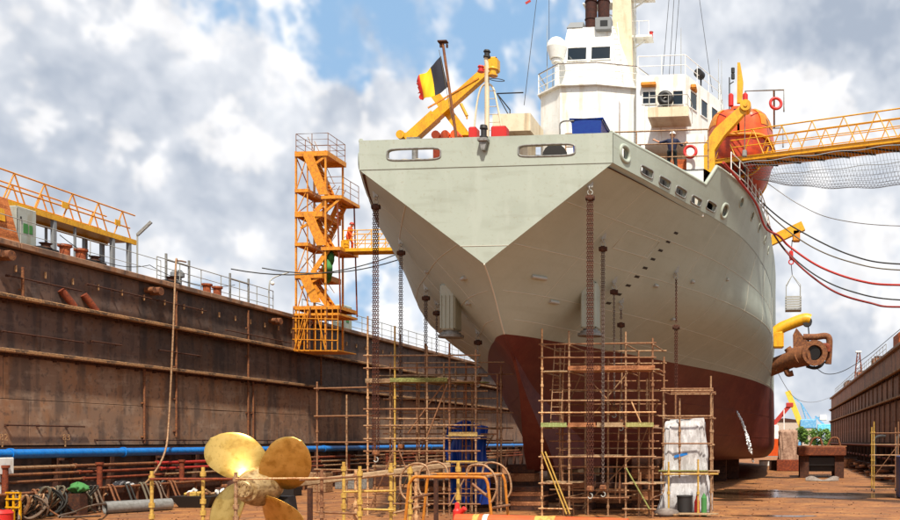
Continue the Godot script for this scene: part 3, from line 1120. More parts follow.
	# draught marks: a slanting row of small dark bars on the starboard quarter
	for i in 9:
		var y := 11.3 - i * 0.36
		var p := hull_point(6.0 - i * 0.06, y, 1.0, 0.004)
		var q := hull_point(6.0 - i * 0.06, y + 0.085, 1.0, 0.004)
		var r := hull_point(6.26 - i * 0.06, y, 1.0, 0.004)
		var t2 := hull_point(6.26 - i * 0.06, y + 0.085, 1.0, 0.004)
		var b := B.new()
		b.quad(p, q, t2, r)
		part(ship, "draught_mark", b, M.dark)
	# outlined access plate
	var pl := PackedVector3Array()
	for c in [[3.6, 10.9], [5.6, 10.9], [5.6, 10.25], [3.6, 10.25]]:
		pl.append(hull_point(c[0], c[1], 1.0, 0.004))
	var pb := B.new()
	pb.path(pl, 0.014, 5, true)
	part(ship, "access_plate_outline", pb, M.weld)
	# anodes and lugs on the underside
	for q in [[1.6, 8.85, 1.0, 0.5], [2.9, 8.15, 1.0, 0.4], [1.6, 8.85, -1.0, 0.3], [2.9, 8.15, -1.0, 0.3], [4.6, 9.7, -1.0, 0.2], [7.0, 9.4, 1.0, 0.2], [9.0, 9.9, 1.0, 0.2], [12.0, 10.5, 1.0, 0.15], [10.0, 8.4, 1.0, 0.2]]:
		var p0 := hull_point(q[0], q[1], q[2], 0.03)
		var p1 := hull_point(q[0] + q[3], q[1], q[2], 0.03)
		var b := B.new()
		b.tube(p0, p1, 0.07, 8)
		part(ship, "anode", b, M.galv)
	# thruster head boxes under both quarters
	for sg in [1.0, -1.0]:
		var b := B.new()
		b.cbox(Vector3(sg * 2.8, 8.15, -4.35), Vector3(0.62, 1.8, 0.8), 0.06)
		for i in 4:
			b.box(Vector3(sg * 2.8 - 0.24 + i * 0.16, 7.95, -3.94), Vector3(0.03, 1.3, 0.06))
		var hb := part(ship, "thruster_head_box", b, M.hull)
		var d := B.new()
		d.lathe([Vector2(0, 6.95), Vector2(0.4, 6.95), Vector2(0.4, 6.86), Vector2(0.5, 6.86), Vector2(0.5, 6.76), Vector2(0, 6.76)], 20, Transform3D(Basis.IDENTITY, Vector3(sg * 2.8, 0.22, -4.35)))
		d.tube(Vector3(sg * 2.8, 7.25, -4.35), Vector3(sg * 2.8, 7.0, -4.35), 0.3, 14)
		part(hb, "flange", d, M.steel)
	# keel blocks under the flat bottom are separate things
	for i in 9:
		var z := -30.2 - 12.0 - i * 5.0
		var t := thing("keel_block", "stacked timber keel block under the ship, %s counting from the stern" % ["first", "second", "third", "fourth", "fifth", "sixth", "seventh", "eighth", "ninth"][i], "keel block", Vector3(-10, 0, z), "keel blocks under the ship")
		for k in 3:
			var b := B.new()
			b.cbox(Vector3(0, 0.265 + k * 0.53, 0), Vector3(1.9 - k * 0.2, 0.525, 1.2), 0.03)
			part(t, "timber", b, M.plank if k == 2 else M.rust_dark)
	for sg in [1.0, -1.0]:  # bilge rows added to keep light from under the hull
		for i in 7:
			var s2 := 17.0 + i * 3.6
			var x: float = sg * (half_breadth(s2, 1.6) * 0.75)
			var t := thing("added_bilge_block", "added dark light-blocking bilge block %s under the ship's %s bilge" % [["nearest the stern", "second from the stern", "third from the stern", "fourth from the stern", "fifth from the stern", "sixth from the stern", "seventh from the stern"][i], "right" if sg > 0 else "left"], "bilge block", Vector3(-10 + x, 0, -30.2 - s2), "added bilge blocks under the ship")
			for k in 3:
				var b := B.new()
				b.cbox(Vector3(0, 0.265 + k * 0.53, 0), Vector3(1.3, 0.525, 1.0), 0.03)
				part(t, "timber", b, M.rust_dark)

# ---------------------------------------------------------------- things standing on the ship (points in the ship's own space)
func sthing(called: String, label: String, category: String, base: Vector3, group := "") -> Node3D:
	return thing(called, label, category, ship.position + base, group)

func spart(t: Node3D, called: String, b: B, mat: Material, label := "") -> MeshInstance3D:
	var o := part(t, called, b, mat, label)
	o.position = ship.position - t.position
	return o

# posts and rails along a line of points at deck height; posts and rails become parts
func railing(t: Node3D, pts: Array, hgt: float, rows: int, mat: Material, r := 0.022, gap := 1.4, world := false) -> void:
	for i in pts.size() - 1:
		var a: Vector3 = pts[i]
		var b: Vector3 = pts[i + 1]
		var cnt := maxi(1, int(round(a.distance_to(b) / gap)))
		for k in cnt + (1 if i == pts.size() - 2 else 0):
			var p := a.lerp(b, float(k) / cnt)
			var q := B.new()
			q.tube(p, p + Vector3.UP * hgt, r, 6)
			var o := part(t, "post", q, mat)
			if world:
				o.position = -t.position
			elif t != ship:
				o.position = ship.position - t.position
	for j in rows:
		var h := hgt * (j + 1.0) / rows
		var line := PackedVector3Array()
		for p in pts:
			line.append(p + Vector3.UP * h)
		var q := B.new()
		q.path(line, r if j == rows - 1 else r * 0.8, 6)
		var o := part(t, "rail", q, mat)
		if world:
			o.position = -t.position
		elif t != ship:
			o.position = ship.position - t.position

func ring(b: B, c: Vector3, r: float, thick: float, axis: Vector3, k := 20, sides := 8) -> void:
	var f := b.frame_of(axis)
	var p := PackedVector3Array()
	for i in k:
		var a := TAU * i / k
		p.append(c + (f.x * cos(a) + f.y * sin(a)) * r)
	b.path(p, thick, sides, true)

func build_ship_fittings() -> void:
	# folded yellow crane on the mooring deck
	var cr := sthing("deck_crane", "yellow box-boom deck crane lying aslant behind the flag", "crane", Vector3(-2.2, 12.2, -2.6))
	var b := B.new()
	b.beam(Vector3(-3.65, 14.25, -2.5), Vector3(-0.5, 16.87, -2.5), 0.28, 0.32)
	b.beam(Vector3(-3.77, 14.17, -2.5), Vector3(-2.69, 15.08, -2.5), 0.34, 0.4)
	spart(cr, "boom", b, M.yellow)
	b = B.new()
	b.beam(Vector3(-2.94, 15.33, -2.35), Vector3(-0.49, 16.66, -2.35) + Vector3(-0.5, -0.28, 0), 0.04, 0.05)
	spart(cr, "boom_stiffener", b, M.orange_yellow)
	b = B.new()
	b.beam(Vector3(-1.54, 14.26, -2.75), Vector3(-2.78, 15.93, -2.75), 0.3, 0.34)
	spart(cr, "strut", b, M.yellow)
	b = B.new()
	b.lathe([Vector2(0, 12.2), Vector2(0.55, 12.2), Vector2(0.45, 12.5), Vector2(0.42, 14.2), Vector2(0.5, 14.25), Vector2(0, 14.3)], 16, Transform3D(Basis.IDENTITY, Vector3(-1.5, 0, -2.75)))
	spart(cr, "pedestal", b, M.yellow)
	b = B.new()
	b.tube(Vector3(-3.5, 12.2, -2.5), Vector3(-3.5, 14.15, -2.5), 0.12)
	b.box(Vector3(-3.5, 14.2, -2.5), Vector3(0.5, 0.1, 0.4))
	spart(cr, "boom_rest", b, M.steel)
	b = B.new()
	b.tube(Vector3(-1.69, 15.46, -2.4), Vector3(-1.46, 15, -2.4), 0.06)
	b.tube(Vector3(-1.46, 15, -2.4), Vector3(-1.46, 14.89, -2.4), 0.035)
	spart(cr, "hydraulic_stub", b, M.yellow)
	b = B.new()
	b.cbox(Vector3(-0.5, 16.79, -2.5) + Vector3(0.02, 0.1, 0), Vector3(0.4, 0.5, 0.45), 0.06)
	spart(cr, "boom_head", b, M.yellow)
	b = B.new()
	b.tube(Vector3(-4, 14.37, -2.5) + Vector3(0, 0, 0.2), Vector3(-4, 14.37, -2.5) - Vector3(0, 0, 0.2), 0.16, 14)
	b.beam(Vector3(-4, 14.33, -2.5), Vector3(-3.62, 14.36, -2.5), 0.2, 0.22)
	spart(cr, "hook_block", b, M.yellow)
	b = B.new()
	b.tube(Vector3(-3.79, 14.42, -2.45), Vector3(-1.9, 15.93, -2.45), 0.018, 5)
	spart(cr, "hoist_wire", b, M.steel)
	b = B.new()
	for i in 3:
		b.tube(Vector3(-2.4 + i * 0.36, 14.1, -2.2), Vector3(-2.4 + i * 0.36, 14.1, -1.7), 0.16, 12)
	b.cbox(Vector3(-2.05, 13.4, -2.0), Vector3(0.95, 1.3, 0.5), 0.04)
	spart(cr, "winch", b, M.orange)
	# flagstaff with its flag
	var fs := sthing("flagpole", "slanting stern flagstaff with a frayed black, yellow and red flag", "flagpole", Vector3(-1.1, 12.2, -0.5))
	b = B.new()
	b.tube(Vector3(-0.98, 12.2, -0.5), Vector3(-1.66, 16.86, -0.5), 0.055, 10, 0.045)
	spart(fs, "staff", b, M.rust)
	b = B.new()
	b.cbox(Vector3(-1.66, 16.93, -0.5), Vector3(0.34, 0.06, 0.2), 0.01)
	b.box(Vector3(-1.73, 16.82, -0.5), Vector3(0.08, 0.16, 0.06))
	b.box(Vector3(-1.51, 16.78, -0.5), Vector3(0.06, 0.12, 0.06))
	spart(fs, "truck", b, M.rust_dark)
	b = B.new()
	b.tube(Vector3(-1.78, 16.63, -0.45), Vector3(-1.31, 14.15, -0.45), 0.01, 5)
	spart(fs, "halyard", b, M.rope)
	var h0: Vector3 = Vector3(-1.73, 16.44, -0.5)
	var h1: Vector3 = Vector3(-1.48, 15.34, -0.5)
	var f0: Vector3 = Vector3(-2.6, 15.66, -0.5)
	var f1: Vector3 = Vector3(-2.53, 14.95, -0.5)
	for k in 3:
		var lim := [0.0, 0.44, 0.84, 1.0]
		var rows := []
		for i in 13:
			var u := lerpf(lim[k], lim[k + 1], i / 12.0)
			var row := []
			for j in 13:
				var w := j / 12.0
				var p := h0.lerp(h1, w).lerp(f0.lerp(f1, w), u)
				p.y -= 0.12 * sin(u * PI) * (0.4 + 0.6 * w)
				p.z += 0.10 * sin(u * 9.0 + w * 2.2) * u + 0.05 * sin(u * 17.0 - w * 5.0) * u
				if k == 2 and i > 6:
					p.x -= 0.05 * sin(w * 31.0) * (i - 6) / 6.0
					p.y -= 0.05 * sin(w * 23.0) * (i - 6) / 6.0
				row.append(p)
			rows.append(row)
		b = B.new()
		b.grid(rows)
		var back := []
		for r in rows:
			var rr := []
			for p in r:
				rr.append(p - Vector3(0, 0, 0.006))
			back.append(rr)
		b.grid(back, true)
		spart(fs, "flag_band", b, plain([Color("262733"), Color("e8bb12"), Color("d0362a")][k], 0.85), ["black band of the flag", "yellow band of the flag", "frayed red band of the flag"][k])
	# navigation light mast with hooped ladder
	var lm := sthing("light_mast", "cream navigation light mast with an inverted-U ladder frame on the stern", "mast", Vector3(-0.3, 12.2, -1.2))
	b = B.new()
	b.tube(Vector3(-0.3, 12.2, -1.2), Vector3(-0.3, 16.25, -1.2), 0.085, 10)
	b.tube(Vector3(-0.3, 16.25, -1.2), Vector3(-0.34, 16.61, -1.2), 0.07, 10)
	spart(lm, "post", b, M.cream)
	b = B.new()
	b.path(arc([Vector3(-0.85, 12.2, -1.2), Vector3(-0.78, 13.9, -1.2), Vector3(-0.67, 14.97, -1.2), Vector3(-0.52, 15.54, -1.2), Vector3(-0.3, 15.68, -1.2), Vector3(-0.08, 15.53, -1.2), Vector3(0.07, 14.95, -1.2), Vector3(0.25, 13.87, -1.2), Vector3(0.3, 12.2, -1.2)], 6), 0.035, 8)
	spart(lm, "ladder_frame", b, M.cream)
	for i in 9:
		var y := 13.2 + i * 0.28
		b = B.new()
		b.tube(Vector3(-0.28, y, -1.24), Vector3(0.22 - (i - 2) * 0.035, y, -1.24), 0.014, 5)
		spart(lm, "rung", b, M.cream)
	for q in [[Vector3(-0.3, 16.75, -1.2), 0.13, 0.26, M.dark], [Vector3(-0.49, 16.18, -1.1), 0.12, 0.22, M.red], [Vector3(-0.05, 16.06, -1.1), 0.17, 0.3, M.yellow]]:
		var c: Vector3 = q[0]
		b = B.new()
		b.lathe([Vector2(0, 0), Vector2(q[1], 0), Vector2(q[1], 0.05), Vector2(q[1] * 0.72, 0.06), Vector2(q[1] * 0.72, q[2] * 0.75), Vector2(q[1], q[2] * 0.78), Vector2(q[1] * 0.8, q[2]), Vector2(0, q[2])], 14, Transform3D(Basis.IDENTITY, c - Vector3(0, q[2] * 0.5, 0)))
		b.beam(c, Vector3(-0.32, c.y, -1.2), 0.04, 0.04)
		spart(lm, "lamp", b, q[3])
	b = B.new()
	ring(b, Vector3(0.07, 15.81, -1.2), 0.26, 0.014, Vector3(0.1, 1, 0.2), 20, 5)
	spart(lm, "hoop", b, M.dark)
	# stern light on a bracket outside the bulwark
	b = B.new()
	b.cbox(Vector3(0.02, 13.2, 0.16), Vector3(0.36, 0.12, 0.28), 0.02)
	b.prism(PackedVector2Array([Vector2(-0.14, 0), Vector2(0.14, 0), Vector2(0.05, -0.3), Vector2(-0.05, -0.3)]), 0.2, Transform3D(Basis.IDENTITY, Vector3(0.02, 13.15, 0.13)))
	var br := part(ship, "stern_light_bracket", b, M.steel)
	b = B.new()
	b.lathe([Vector2(0, 13.26), Vector2(0.14, 13.26), Vector2(0.14, 13.34), Vector2(0.1, 13.35), Vector2(0.1, 13.58), Vector2(0.14, 13.6), Vector2(0.12, 13.72), Vector2(0, 13.74)], 14, Transform3D(Basis.IDENTITY, Vector3(0.02, 0, 0.12)))
	part(br, "stern_light", b, M.dark)
	# red liferaft cases
	for q in [[-0.62, "red liferaft case left of the light mast post"], [0.32, "red liferaft case right of the light mast post"]]:
		var t := sthing("liferaft_case", q[1], "case", Vector3(q[0], 13.26, -0.75), "red cases by the light mast")
		b = B.new()
		b.cbox(Vector3(q[0], 13.62, -0.75), Vector3(0.3 if q[0] < 0 else 0.56, 0.66, 0.4), 0.05)
		spart(t, "body", b, M.red)
		b = B.new()
		b.box(Vector3(q[0], 12.73, -0.75), Vector3(0.2, 1.06, 0.25))
		spart(t, "stand", b, M.grey)
	# blue skip container
	var sk := sthing("skip_container", "blue open-topped skip container behind the stern bulwark", "container", Vector3(2.95, 12.2, -3.6))
	b = B.new()
	var bt := [Vector3(2.45, 12.75, -4.1), Vector3(3.35, 12.75, -4.1), Vector3(3.35, 12.75, -3.2), Vector3(2.45, 12.75, -3.2), Vector3(2.35, 14.95, -4.4), Vector3(3.5, 14.95, -4.4), Vector3(3.5, 14.95, -3.0), Vector3(2.35, 14.95, -3.0)]
	b.hexa(bt)
	spart(sk, "body", b, M.tarp_blue)
	b = B.new()
	b.path(PackedVector3Array([Vector3(2.31, 14.96, -3.0), Vector3(3.54, 14.96, -3.0), Vector3(3.54, 14.96, -4.4), Vector3(2.31, 14.96, -4.4)]), 0.05, 6, true)
	spart(sk, "rim", b, M.tarp_blue)
	b = B.new()
	for x in [2.6, 3.3]:
		b.box(Vector3(x, 12.47, -3.6), Vector3(0.15, 0.56, 1.0))
	spart(sk, "skid", b, M.dark)
	b = B.new()
	b.path(arc([Vector3(1.92, 14.54, -3), Vector3(1.92, 14.8, -3), Vector3(2.08, 14.91, -3), Vector3(2.46, 14.9, -3)], 4), 0.03, 6)
	b.tube(Vector3(1.92, 14.54, -3), Vector3(Vector3(1.92, 14.54, -3).x, 12.2, -3.0), 0.03, 6)
	spart(sk, "handle", b, M.steel)
	# dark winches added on the after deck to darken the bulwark openings
	for q in [[4.0, -2.6, "added dark winch that darkens the right-hand fairleads, nearer the transom"], [4.9, -5.0, "added dark winch that darkens the right-hand fairleads, farther forward"], [2.3, -1.5, "added dark winch that darkens the right transom slot"]]:
		var w := sthing("added_winch", q[2], "winch", Vector3(q[0], 12.2, q[1]), "added dark winches on the after deck")
		b = B.new()
		b.cbox(Vector3(q[0], 12.35, q[1]), Vector3(1.3, 0.3, 1.9), 0.03)
		spart(w, "bed", b, M.dark)
		b = B.new()
		b.tube(Vector3(q[0], 12.85, q[1] - 0.7), Vector3(q[0], 12.85, q[1] + 0.7), 0.36, 16)
		spart(w, "drum", b, M.rubber)
		for z in [-0.8, 0.8]:
			b = B.new()
			b.tube(Vector3(q[0], 12.85, q[1] + z - 0.05), Vector3(q[0], 12.85, q[1] + z + 0.05), 0.44, 18)
			spart(w, "flange", b, M.dark)
	# handrail across the upper deck's after edge and along the starboard side
	railing(ship, [Vector3(1.2, 14.15, -6.95), Vector3(4.2, 14.15, -6.95), Vector3(7.2, 14.15, -6.95)], 1.65, 3, M.scaf, 0.032, 1.5)
	railing(ship, [side_point(8.6, 14.25, 1.0, 0.1), side_point(11.0, 14.25, 1.0, 0.1), side_point(14.0, 14.25, 1.0, 0.1), side_point(18.0, 14.25, 1.0, 0.1), side_point(24.0, 14.25, 1.0, 0.1)], 1.1, 3, M.white, 0.028, 1.2)
	railing(ship, [side_point(9.0, 14.25, -1.0, 0.1), side_point(14.0, 14.25, -1.0, 0.1), side_point(24.0, 14.25, -1.0, 0.1)], 1.1, 3, M.white, 0.028, 1.6)
	# enclosed lifeboat in its davit
	var lb := sthing("lifeboat", "orange enclosed lifeboat hanging over the ship's right side", "lifeboat", Vector3(8.35, 14.9, -13.5))
	var rows := []
	var rows_c := []
	for i in 25:
		var u := 0.5 - 0.5 * cos(PI * i / 24.0)
		var taper := pow(maxf(sin(u * PI), 0.0), 0.22)
		var hw := 1.55 * taper
		var row := []
		var rc := []
		for j in 17:
			var a := PI * j / 16.0 # under half, gunwale to gunwale, V-keeled
			var sx := cos(a)
			var dep := pow(maxf(sin(a), 0.0), 1.1) * 1.75 * (0.35 + 0.65 * taper)
			row.append(Vector3(8.3 + hw * signf(sx) * pow(absf(sx), 0.85), 16.75 - dep, -10.6 - u * 6.4))
			rc.append(Vector3(8.3 + (hw + 0.06) * signf(sx) * pow(absf(sx), 0.5), 16.82 + pow(maxf(sin(a), 0.0), 0.55) * 1.6 * (0.35 + 0.65 * taper), -10.55 - u * 6.5))
		rows.append(row)
		rows_c.append(rc)
	b = B.new()
	b.grid(rows)
	spart(lb, "hull", b, surf(layered(Color("b8401c"), [[120, 0.02, Vector2.ONE, 0.45, 0.75, Color("93301a"), 0.8]], 256), 2.0, 0.45))
	b = B.new()
	b.grid(rows_c, true)
	spart(lb, "canopy", b, M.orange)
	b = B.new()
	var gl := PackedVector3Array()
	for i in 25:
		gl.append(rows_c[i][0] + Vector3(0.02, -0.03, 0))
	for i in 25:
		gl.append(rows_c[24 - i][16] + Vector3(-0.02, -0.03, 0))
	b.path(gl, 0.07, 6, true)
	spart(lb, "gunwale_fender", b, M.orange_yellow)
	# pale yellowish panels, hatch and window
	for q in [[1, 6], [10, 15]]:
		var patch := []
		for i in range(3, 10):
			var pr := []
			for j in range(q[0], q[1] + 1):
				var p: Vector3 = rows_c[i][j]
				pr.append(p + (p - Vector3(8.3, 16.9, -13.8)).normalized() * 0.03)
			patch.append(pr)
		b = B.new()
		b.grid(patch, true)
		spart(lb, "side_panel", b, tinted(M.orange_yellow, Color(1.05, 1.0, 0.85)))
	b = B.new()
	b.cbox(Vector3(8.25, 17.75, -10.85), Vector3(0.62, 0.8, 0.3), 0.05)
	spart(lb, "hatch", b, M.orange)
	b = B.new()
	b.box(Vector3(8.25, 17.9, -10.692), Vector3(0.36, 0.2, 0.012))
	spart(lb, "window", b, M.glass)
	for x in [7.95, 8.6]:
		b = B.new()
		b.lathe([Vector2(0, 0), Vector2(0.12, 0), Vector2(0.12, 0.5), Vector2(0.06, 0.56), Vector2(0, 0.56)], 10, Transform3D(Basis.IDENTITY, Vector3(x, 18.15, -10.75)))
		spart(lb, "lifting_post", b, M.red)
	# seams of the canopy, side skates, nozzle at the stern
	for j in [4, 8, 12]:
		var sm := PackedVector3Array()
		for i in range(1, 24):
			sm.append(rows_c[i][j])
		b = B.new()
		b.path(sm, 0.035, 5)
		spart(lb, "seam", b, M.red_hose)
	for i in [6, 18]:
		var sk2 := PackedVector3Array()
		for j in range(1, 16):
			var p: Vector3 = rows[i][j]
			sk2.append(p + (p - Vector3(8.3, 16.4, p.z)).normalized() * 0.05)
		b = B.new()
		b.path(sk2, 0.055, 6)
		spart(lb, "skate", b, M.yellow)
	b = B.new()
	ring(b, Vector3(8.3, 15.35, -10.75), 0.3, 0.06, Vector3(0, 0, 1), 18, 6)
	b.box(Vector3(8.3, 15.4, -10.7), Vector3(0.05, 0.75, 0.3))
	spart(lb, "rudder", b, M.dark)
	b = B.new()
	ring(b, Vector3(9.98, 18.25, -10.9), 0.25, 0.07, Vector3(0.2, 0.1, 1), 24, 8)
	var lr := single("life_ring", "red life ring on the frame above the lifeboat", "life ring", shifted(b, ship.position), M.red)
	b = B.new()
	b.path(PackedVector3Array([Vector3(8.6, 14.2, -11.0), Vector3(8.6, 18.9, -11.0), Vector3(10.35, 18.9, -11.0), Vector3(10.35, 17.9, -11.0)]), 0.045, 6)
	b.path(PackedVector3Array([Vector3(8.6, 14.2, -16.0), Vector3(8.6, 18.9, -16.0), Vector3(10.35, 18.9, -16.0), Vector3(10.35, 17.9, -16.0)]), 0.045, 6)
	b.tube(Vector3(9.9, 18.9, -11.0), Vector3(9.9, 18.9, -16.0), 0.05, 6)
	part(ship, "lifeboat_frame", b, M.steel)
	# yellow davit arm in front of the lifeboat
	var dv := sthing("davit", "bent yellow davit arm with an upright jib beside the lifeboat", "davit", Vector3(7.15, 14.15, -9.0))
	b = B.new()
	b.prism(PackedVector2Array([Vector2(-0.32, -0.2), Vector2(0.16, -0.2), Vector2(0.14, 0.95), Vector2(0.55, 1.55), Vector2(1.55, 2.62), Vector2(1.42, 2.98), Vector2(0.12, 1.85), Vector2(-0.34, 1.15)]), 0.4, Transform3D(Basis.IDENTITY, Vector3(7.2, 14.6, -9.0)))
	spart(dv, "arm", b, M.yellow)
	b = B.new()
	b.tube(Vector3(8.68, 17.42, -8.7), Vector3(8.68, 17.42, -9.3), 0.24, 16)
	b.tube(Vector3(8.68, 17.42, -8.66), Vector3(8.68, 17.42, -9.34), 0.09, 10)
	spart(dv, "sheave", b, M.yellow)
	b = B.new()
	b.prism(PackedVector2Array([Vector2(-0.12, 0), Vector2(0.1, 0), Vector2(0.16, 0.9), Vector2(0.02, 1.75), Vector2(-0.1, 1.75)]), 0.16, Transform3D(Basis.IDENTITY, Vector3(8.42, 17.6, -9.0)))
	spart(dv, "jib", b, M.yellow)
	b = B.new()
	b.lathe([Vector2(0, 14.15), Vector2(0.42, 14.15), Vector2(0.42, 14.25), Vector2(0.3, 14.3), Vector2(0.3, 14.6), Vector2(0, 14.6)], 14, Transform3D(Basis.IDENTITY, Vector3(7.12, 0, -9.0)))
	spart(dv, "base", b, M.yellow)
	b = B.new()
	b.tube(Vector3(8.66, 17.3, -9.0), Vector3(8.62, 15.6, -9.3), 0.02, 5)
	b.cbox(Vector3(8.62, 15.5, -9.3), Vector3(0.2, 0.3, 0.14), 0.03)
	spart(dv, "hoist_wire", b, M.steel)

func shifted(b: B, d: Vector3) -> B:
	for i in b.v.size():
		b.v[i] += d
	return b

# ---------------------------------------------------------------- deckhouses, funnel casing, masts
func walls_from(foot: Array, y0: float, y1: float, lid := true) -> B: # upright walls over an outline of (x, s) pairs
	var b := B.new()
	var m := foot.size()
	for i in m:
		var p: Vector2 = foot[i]
		var q: Vector2 = foot[(i + 1) % m]
		b.quad(Vector3(p.x, y0, -p.y), Vector3(p.x, y1, -p.y), Vector3(q.x, y1, -q.y), Vector3(q.x, y0, -q.y))
	if lid:
		var poly := PackedVector2Array(foot)
		var t := Geometry2D.triangulate_polygon(poly)
		for i in range(0, t.size(), 3):
			for y in [y0, y1]:
				b.tri(Vector3(poly[t[i]].x, y, -poly[t[i]].y), Vector3(poly[t[i + 1]].x, y, -poly[t[i + 1]].y), Vector3(poly[t[i + 2]].x, y, -poly[t[i + 2]].y))
	return b

func window_on(parent: Node, c: Vector3, w: float, h: float, facing: Vector3, mull := 0, frame_mat: Material = null) -> void:
	var b := B.new()
	var f := b.frame_of(facing)
	b.box(c + f.z * 0.008, Vector3(w, h, 0.016), f)
	var pane := part(parent, "window", b, M.glass)
	b = B.new()
	var r := 0.05
	for sy in [-1.0, 1.0]:
		b.box(c + f.z * 0.02 + f.y * sy * (h * 0.5 + r * 0.5), Vector3(w + r * 2.0, r, 0.06), f)
		b.box(c + f.z * 0.02 + f.x * sy * (w * 0.5 + r * 0.5), Vector3(r, h, 0.06), f)
	for k in mull:
		b.box(c + f.z * 0.022 + f.x * w * ((k + 1.0) / (mull + 1.0) - 0.5), Vector3(0.04, h, 0.03), f)
	if mull > 0:
		b.box(c + f.z * 0.021, Vector3(w, 0.04, 0.03), f)
	part(parent, "window_frame", b, frame_mat if frame_mat else M.white)

func build_superstructure() -> void:
	var foot := [Vector2(-2.85, 18.2), Vector2(-1.48, 17.0), Vector2(0.52, 17.0), Vector2(2.5, 17.7), Vector2(3.1, 19.2), Vector2(3.1, 27.0), Vector2(-2.85, 27.0)]
	var lo := part(ship, "funnel_house", walls_from(foot, 14.15, 21.8), M.white)
	var big := []
	var c0 := Vector2(0.1, 21.0)
	for p in foot:
		big.append(c0 + (p - c0) * 1.05)
	part(lo, "deck_edge", walls_from(big, 21.8, 21.88), M.white)
	var rp := []
	for p in [big[6], big[0], big[1], big[2], big[3], big[4], big[5]]:
		rp.append(Vector3(p.x * 0.98, 21.88, -p.y))
	railing(lo, rp, 1.05, 3, M.white, 0.026, 1.5)
	for o in lo.get_children():
		if String(o.name).begins_with("post") or String(o.name).begins_with("rail"):
			o.position = Vector3.ZERO
	var tr := B.new()
	var tp := PackedVector3Array()
	for p in rp:
		tp.append(p + Vector3.UP * 1.07)
	tr.path(tp, 0.034, 6)
	part(lo, "top_rail", tr, M.rust_dark)
	# tapering casing with two dark louvres
	var cas := B.new()
	cas.hexa([Vector3(-2.4, 21.88, -26.0), Vector3(2.3, 21.88, -26.0), Vector3(2.3, 21.88, -18.7), Vector3(-2.4, 21.88, -18.7), Vector3(-1.6, 26.0, -25.0), Vector3(1.0, 26.0, -25.0), Vector3(1.0, 26.0, -19.3), Vector3(-1.6, 26.0, -19.3)])
	var ca := part(ship, "funnel_casing", cas, M.white)
	for x in [-1.02, 0.32]:
		window_on(ca, Vector3(x, 24.42, -19.06), 1.05, 0.72, Vector3(0, 0.144, 1), 0, M.white)
	var cp := B.new()
	cp.hexa([Vector3(-1.66, 26.0, -25.1), Vector3(-0.75, 26.0, -25.1), Vector3(-0.75, 26.0, -19.25), Vector3(-1.66, 26.0, -19.25), Vector3(-1.5, 26.4, -25.0), Vector3(-0.75, 26.4, -25.0), Vector3(-0.75, 26.4, -19.5), Vector3(-1.5, 26.4, -19.5)])
	part(ca, "dark_cap", cp, M.grey)
	var vb := B.new()
	vb.cbox(Vector3(0.45, 26.05, -19.3), Vector3(0.9, 0.7, 0.6), 0.03)
	part(ca, "vent_box", vb, M.grey)
	vb = B.new()
	vb.box(Vector3(0.5, 26.05, -18.995), Vector3(0.42, 0.32, 0.02))
	part(ca, "vent_opening", vb, M.black)
	for x in [-0.5, 0.22]:
		var ex := B.new()
		ex.lathe([Vector2(0.34, 25.6), Vector2(0.34, 31.0), Vector2(0.3, 31.0), Vector2(0.3, 30.0)], 18, Transform3D(Basis.IDENTITY, Vector3(x, 0, -20.4)))
		for y in [26.9, 27.9]:
			ring(ex, Vector3(x, y, -20.4), 0.35, 0.03, Vector3.UP, 18, 6)
		part(ca, "exhaust_pipe", ex, tinted(M.rust_dark, Color(0.5, 0.36, 0.36)))
	var ld := B.new()
	for x in [0.0, 0.34]:
		ld.tube(Vector3(1.35 + x, 22.5, -18.7), Vector3(0.85 + x, 26.2, -19.3), 0.025, 6)
	for i in 12:
		var t := i / 12.0
		ld.tube(Vector3(1.35, 22.5, -18.7).lerp(Vector3(0.85, 26.2, -19.3), t), Vector3(1.69, 22.5, -18.7).lerp(Vector3(1.19, 26.2, -19.3), t), 0.015, 5)
	part(ca, "ladder", ld, M.white)
	# main mast column, its platform and spreader
	var ms := B.new()
	ms.hexa([Vector3(0.1, 22.0, -24.6), Vector3(1.55, 22.0, -24.6), Vector3(1.55, 22.0, -23.0), Vector3(0.1, 22.0, -23.0), Vector3(0.3, 33.0, -24.2), Vector3(1.25, 33.0, -24.2), Vector3(1.25, 33.0, -23.2), Vector3(0.3, 33.0, -23.2)])
	var mst := part(ship, "main_mast", ms, M.cream)
	for q in [[27.15, 2.6, 0.12], [29.6, 2.7, 0.1], [29.25, -1.6, 0.08]]:
		var pf := B.new()
		pf.box(Vector3(0.7 + (q[1] - 0.7) * 0.5, q[0], -23.6), Vector3(absf(q[1] - 0.7), q[2], 0.9))
		pf.beam(Vector3(0.9, q[0] - 0.9, -23.6), Vector3(q[1] * 0.85, q[0] - 0.06, -23.6), 0.07, 0.07)
		part(mst, "platform", pf, M.white)
	for q in [[Vector3(1.2, 27.21, -23.3), Vector3(2.4, 27.21, -23.3)]]:
		for k in 3:
			var pb := B.new()
			var p: Vector3 = q[0].lerp(q[1], k / 2.0)
			pb.tube(p, p + Vector3.UP * 0.9, 0.02, 6)
			part(mst, "post", pb, M.white)
		var rb := B.new()
		rb.tube(q[0] + Vector3.UP * 0.9, q[1] + Vector3.UP * 0.9, 0.02, 6)
		part(mst, "rail", rb, M.white)
	var lp := B.new()
	lp.lathe([Vector2(0, 27.2), Vector2(0.12, 27.2), Vector2(0.1, 27.3), Vector2(0.1, 27.5), Vector2(0.14, 27.55), Vector2(0, 27.62)], 12, Transform3D(Basis.IDENTITY, Vector3(2.5, 0, -23.6)))
	part(mst, "lamp", lp, M.red)
	var ml := B.new()
	for i in 26:
		ml.tube(Vector3(1.62, 23.0 + i * 0.35, -22.9), Vector3(1.62, 23.0 + i * 0.35, -23.3), 0.015, 5)
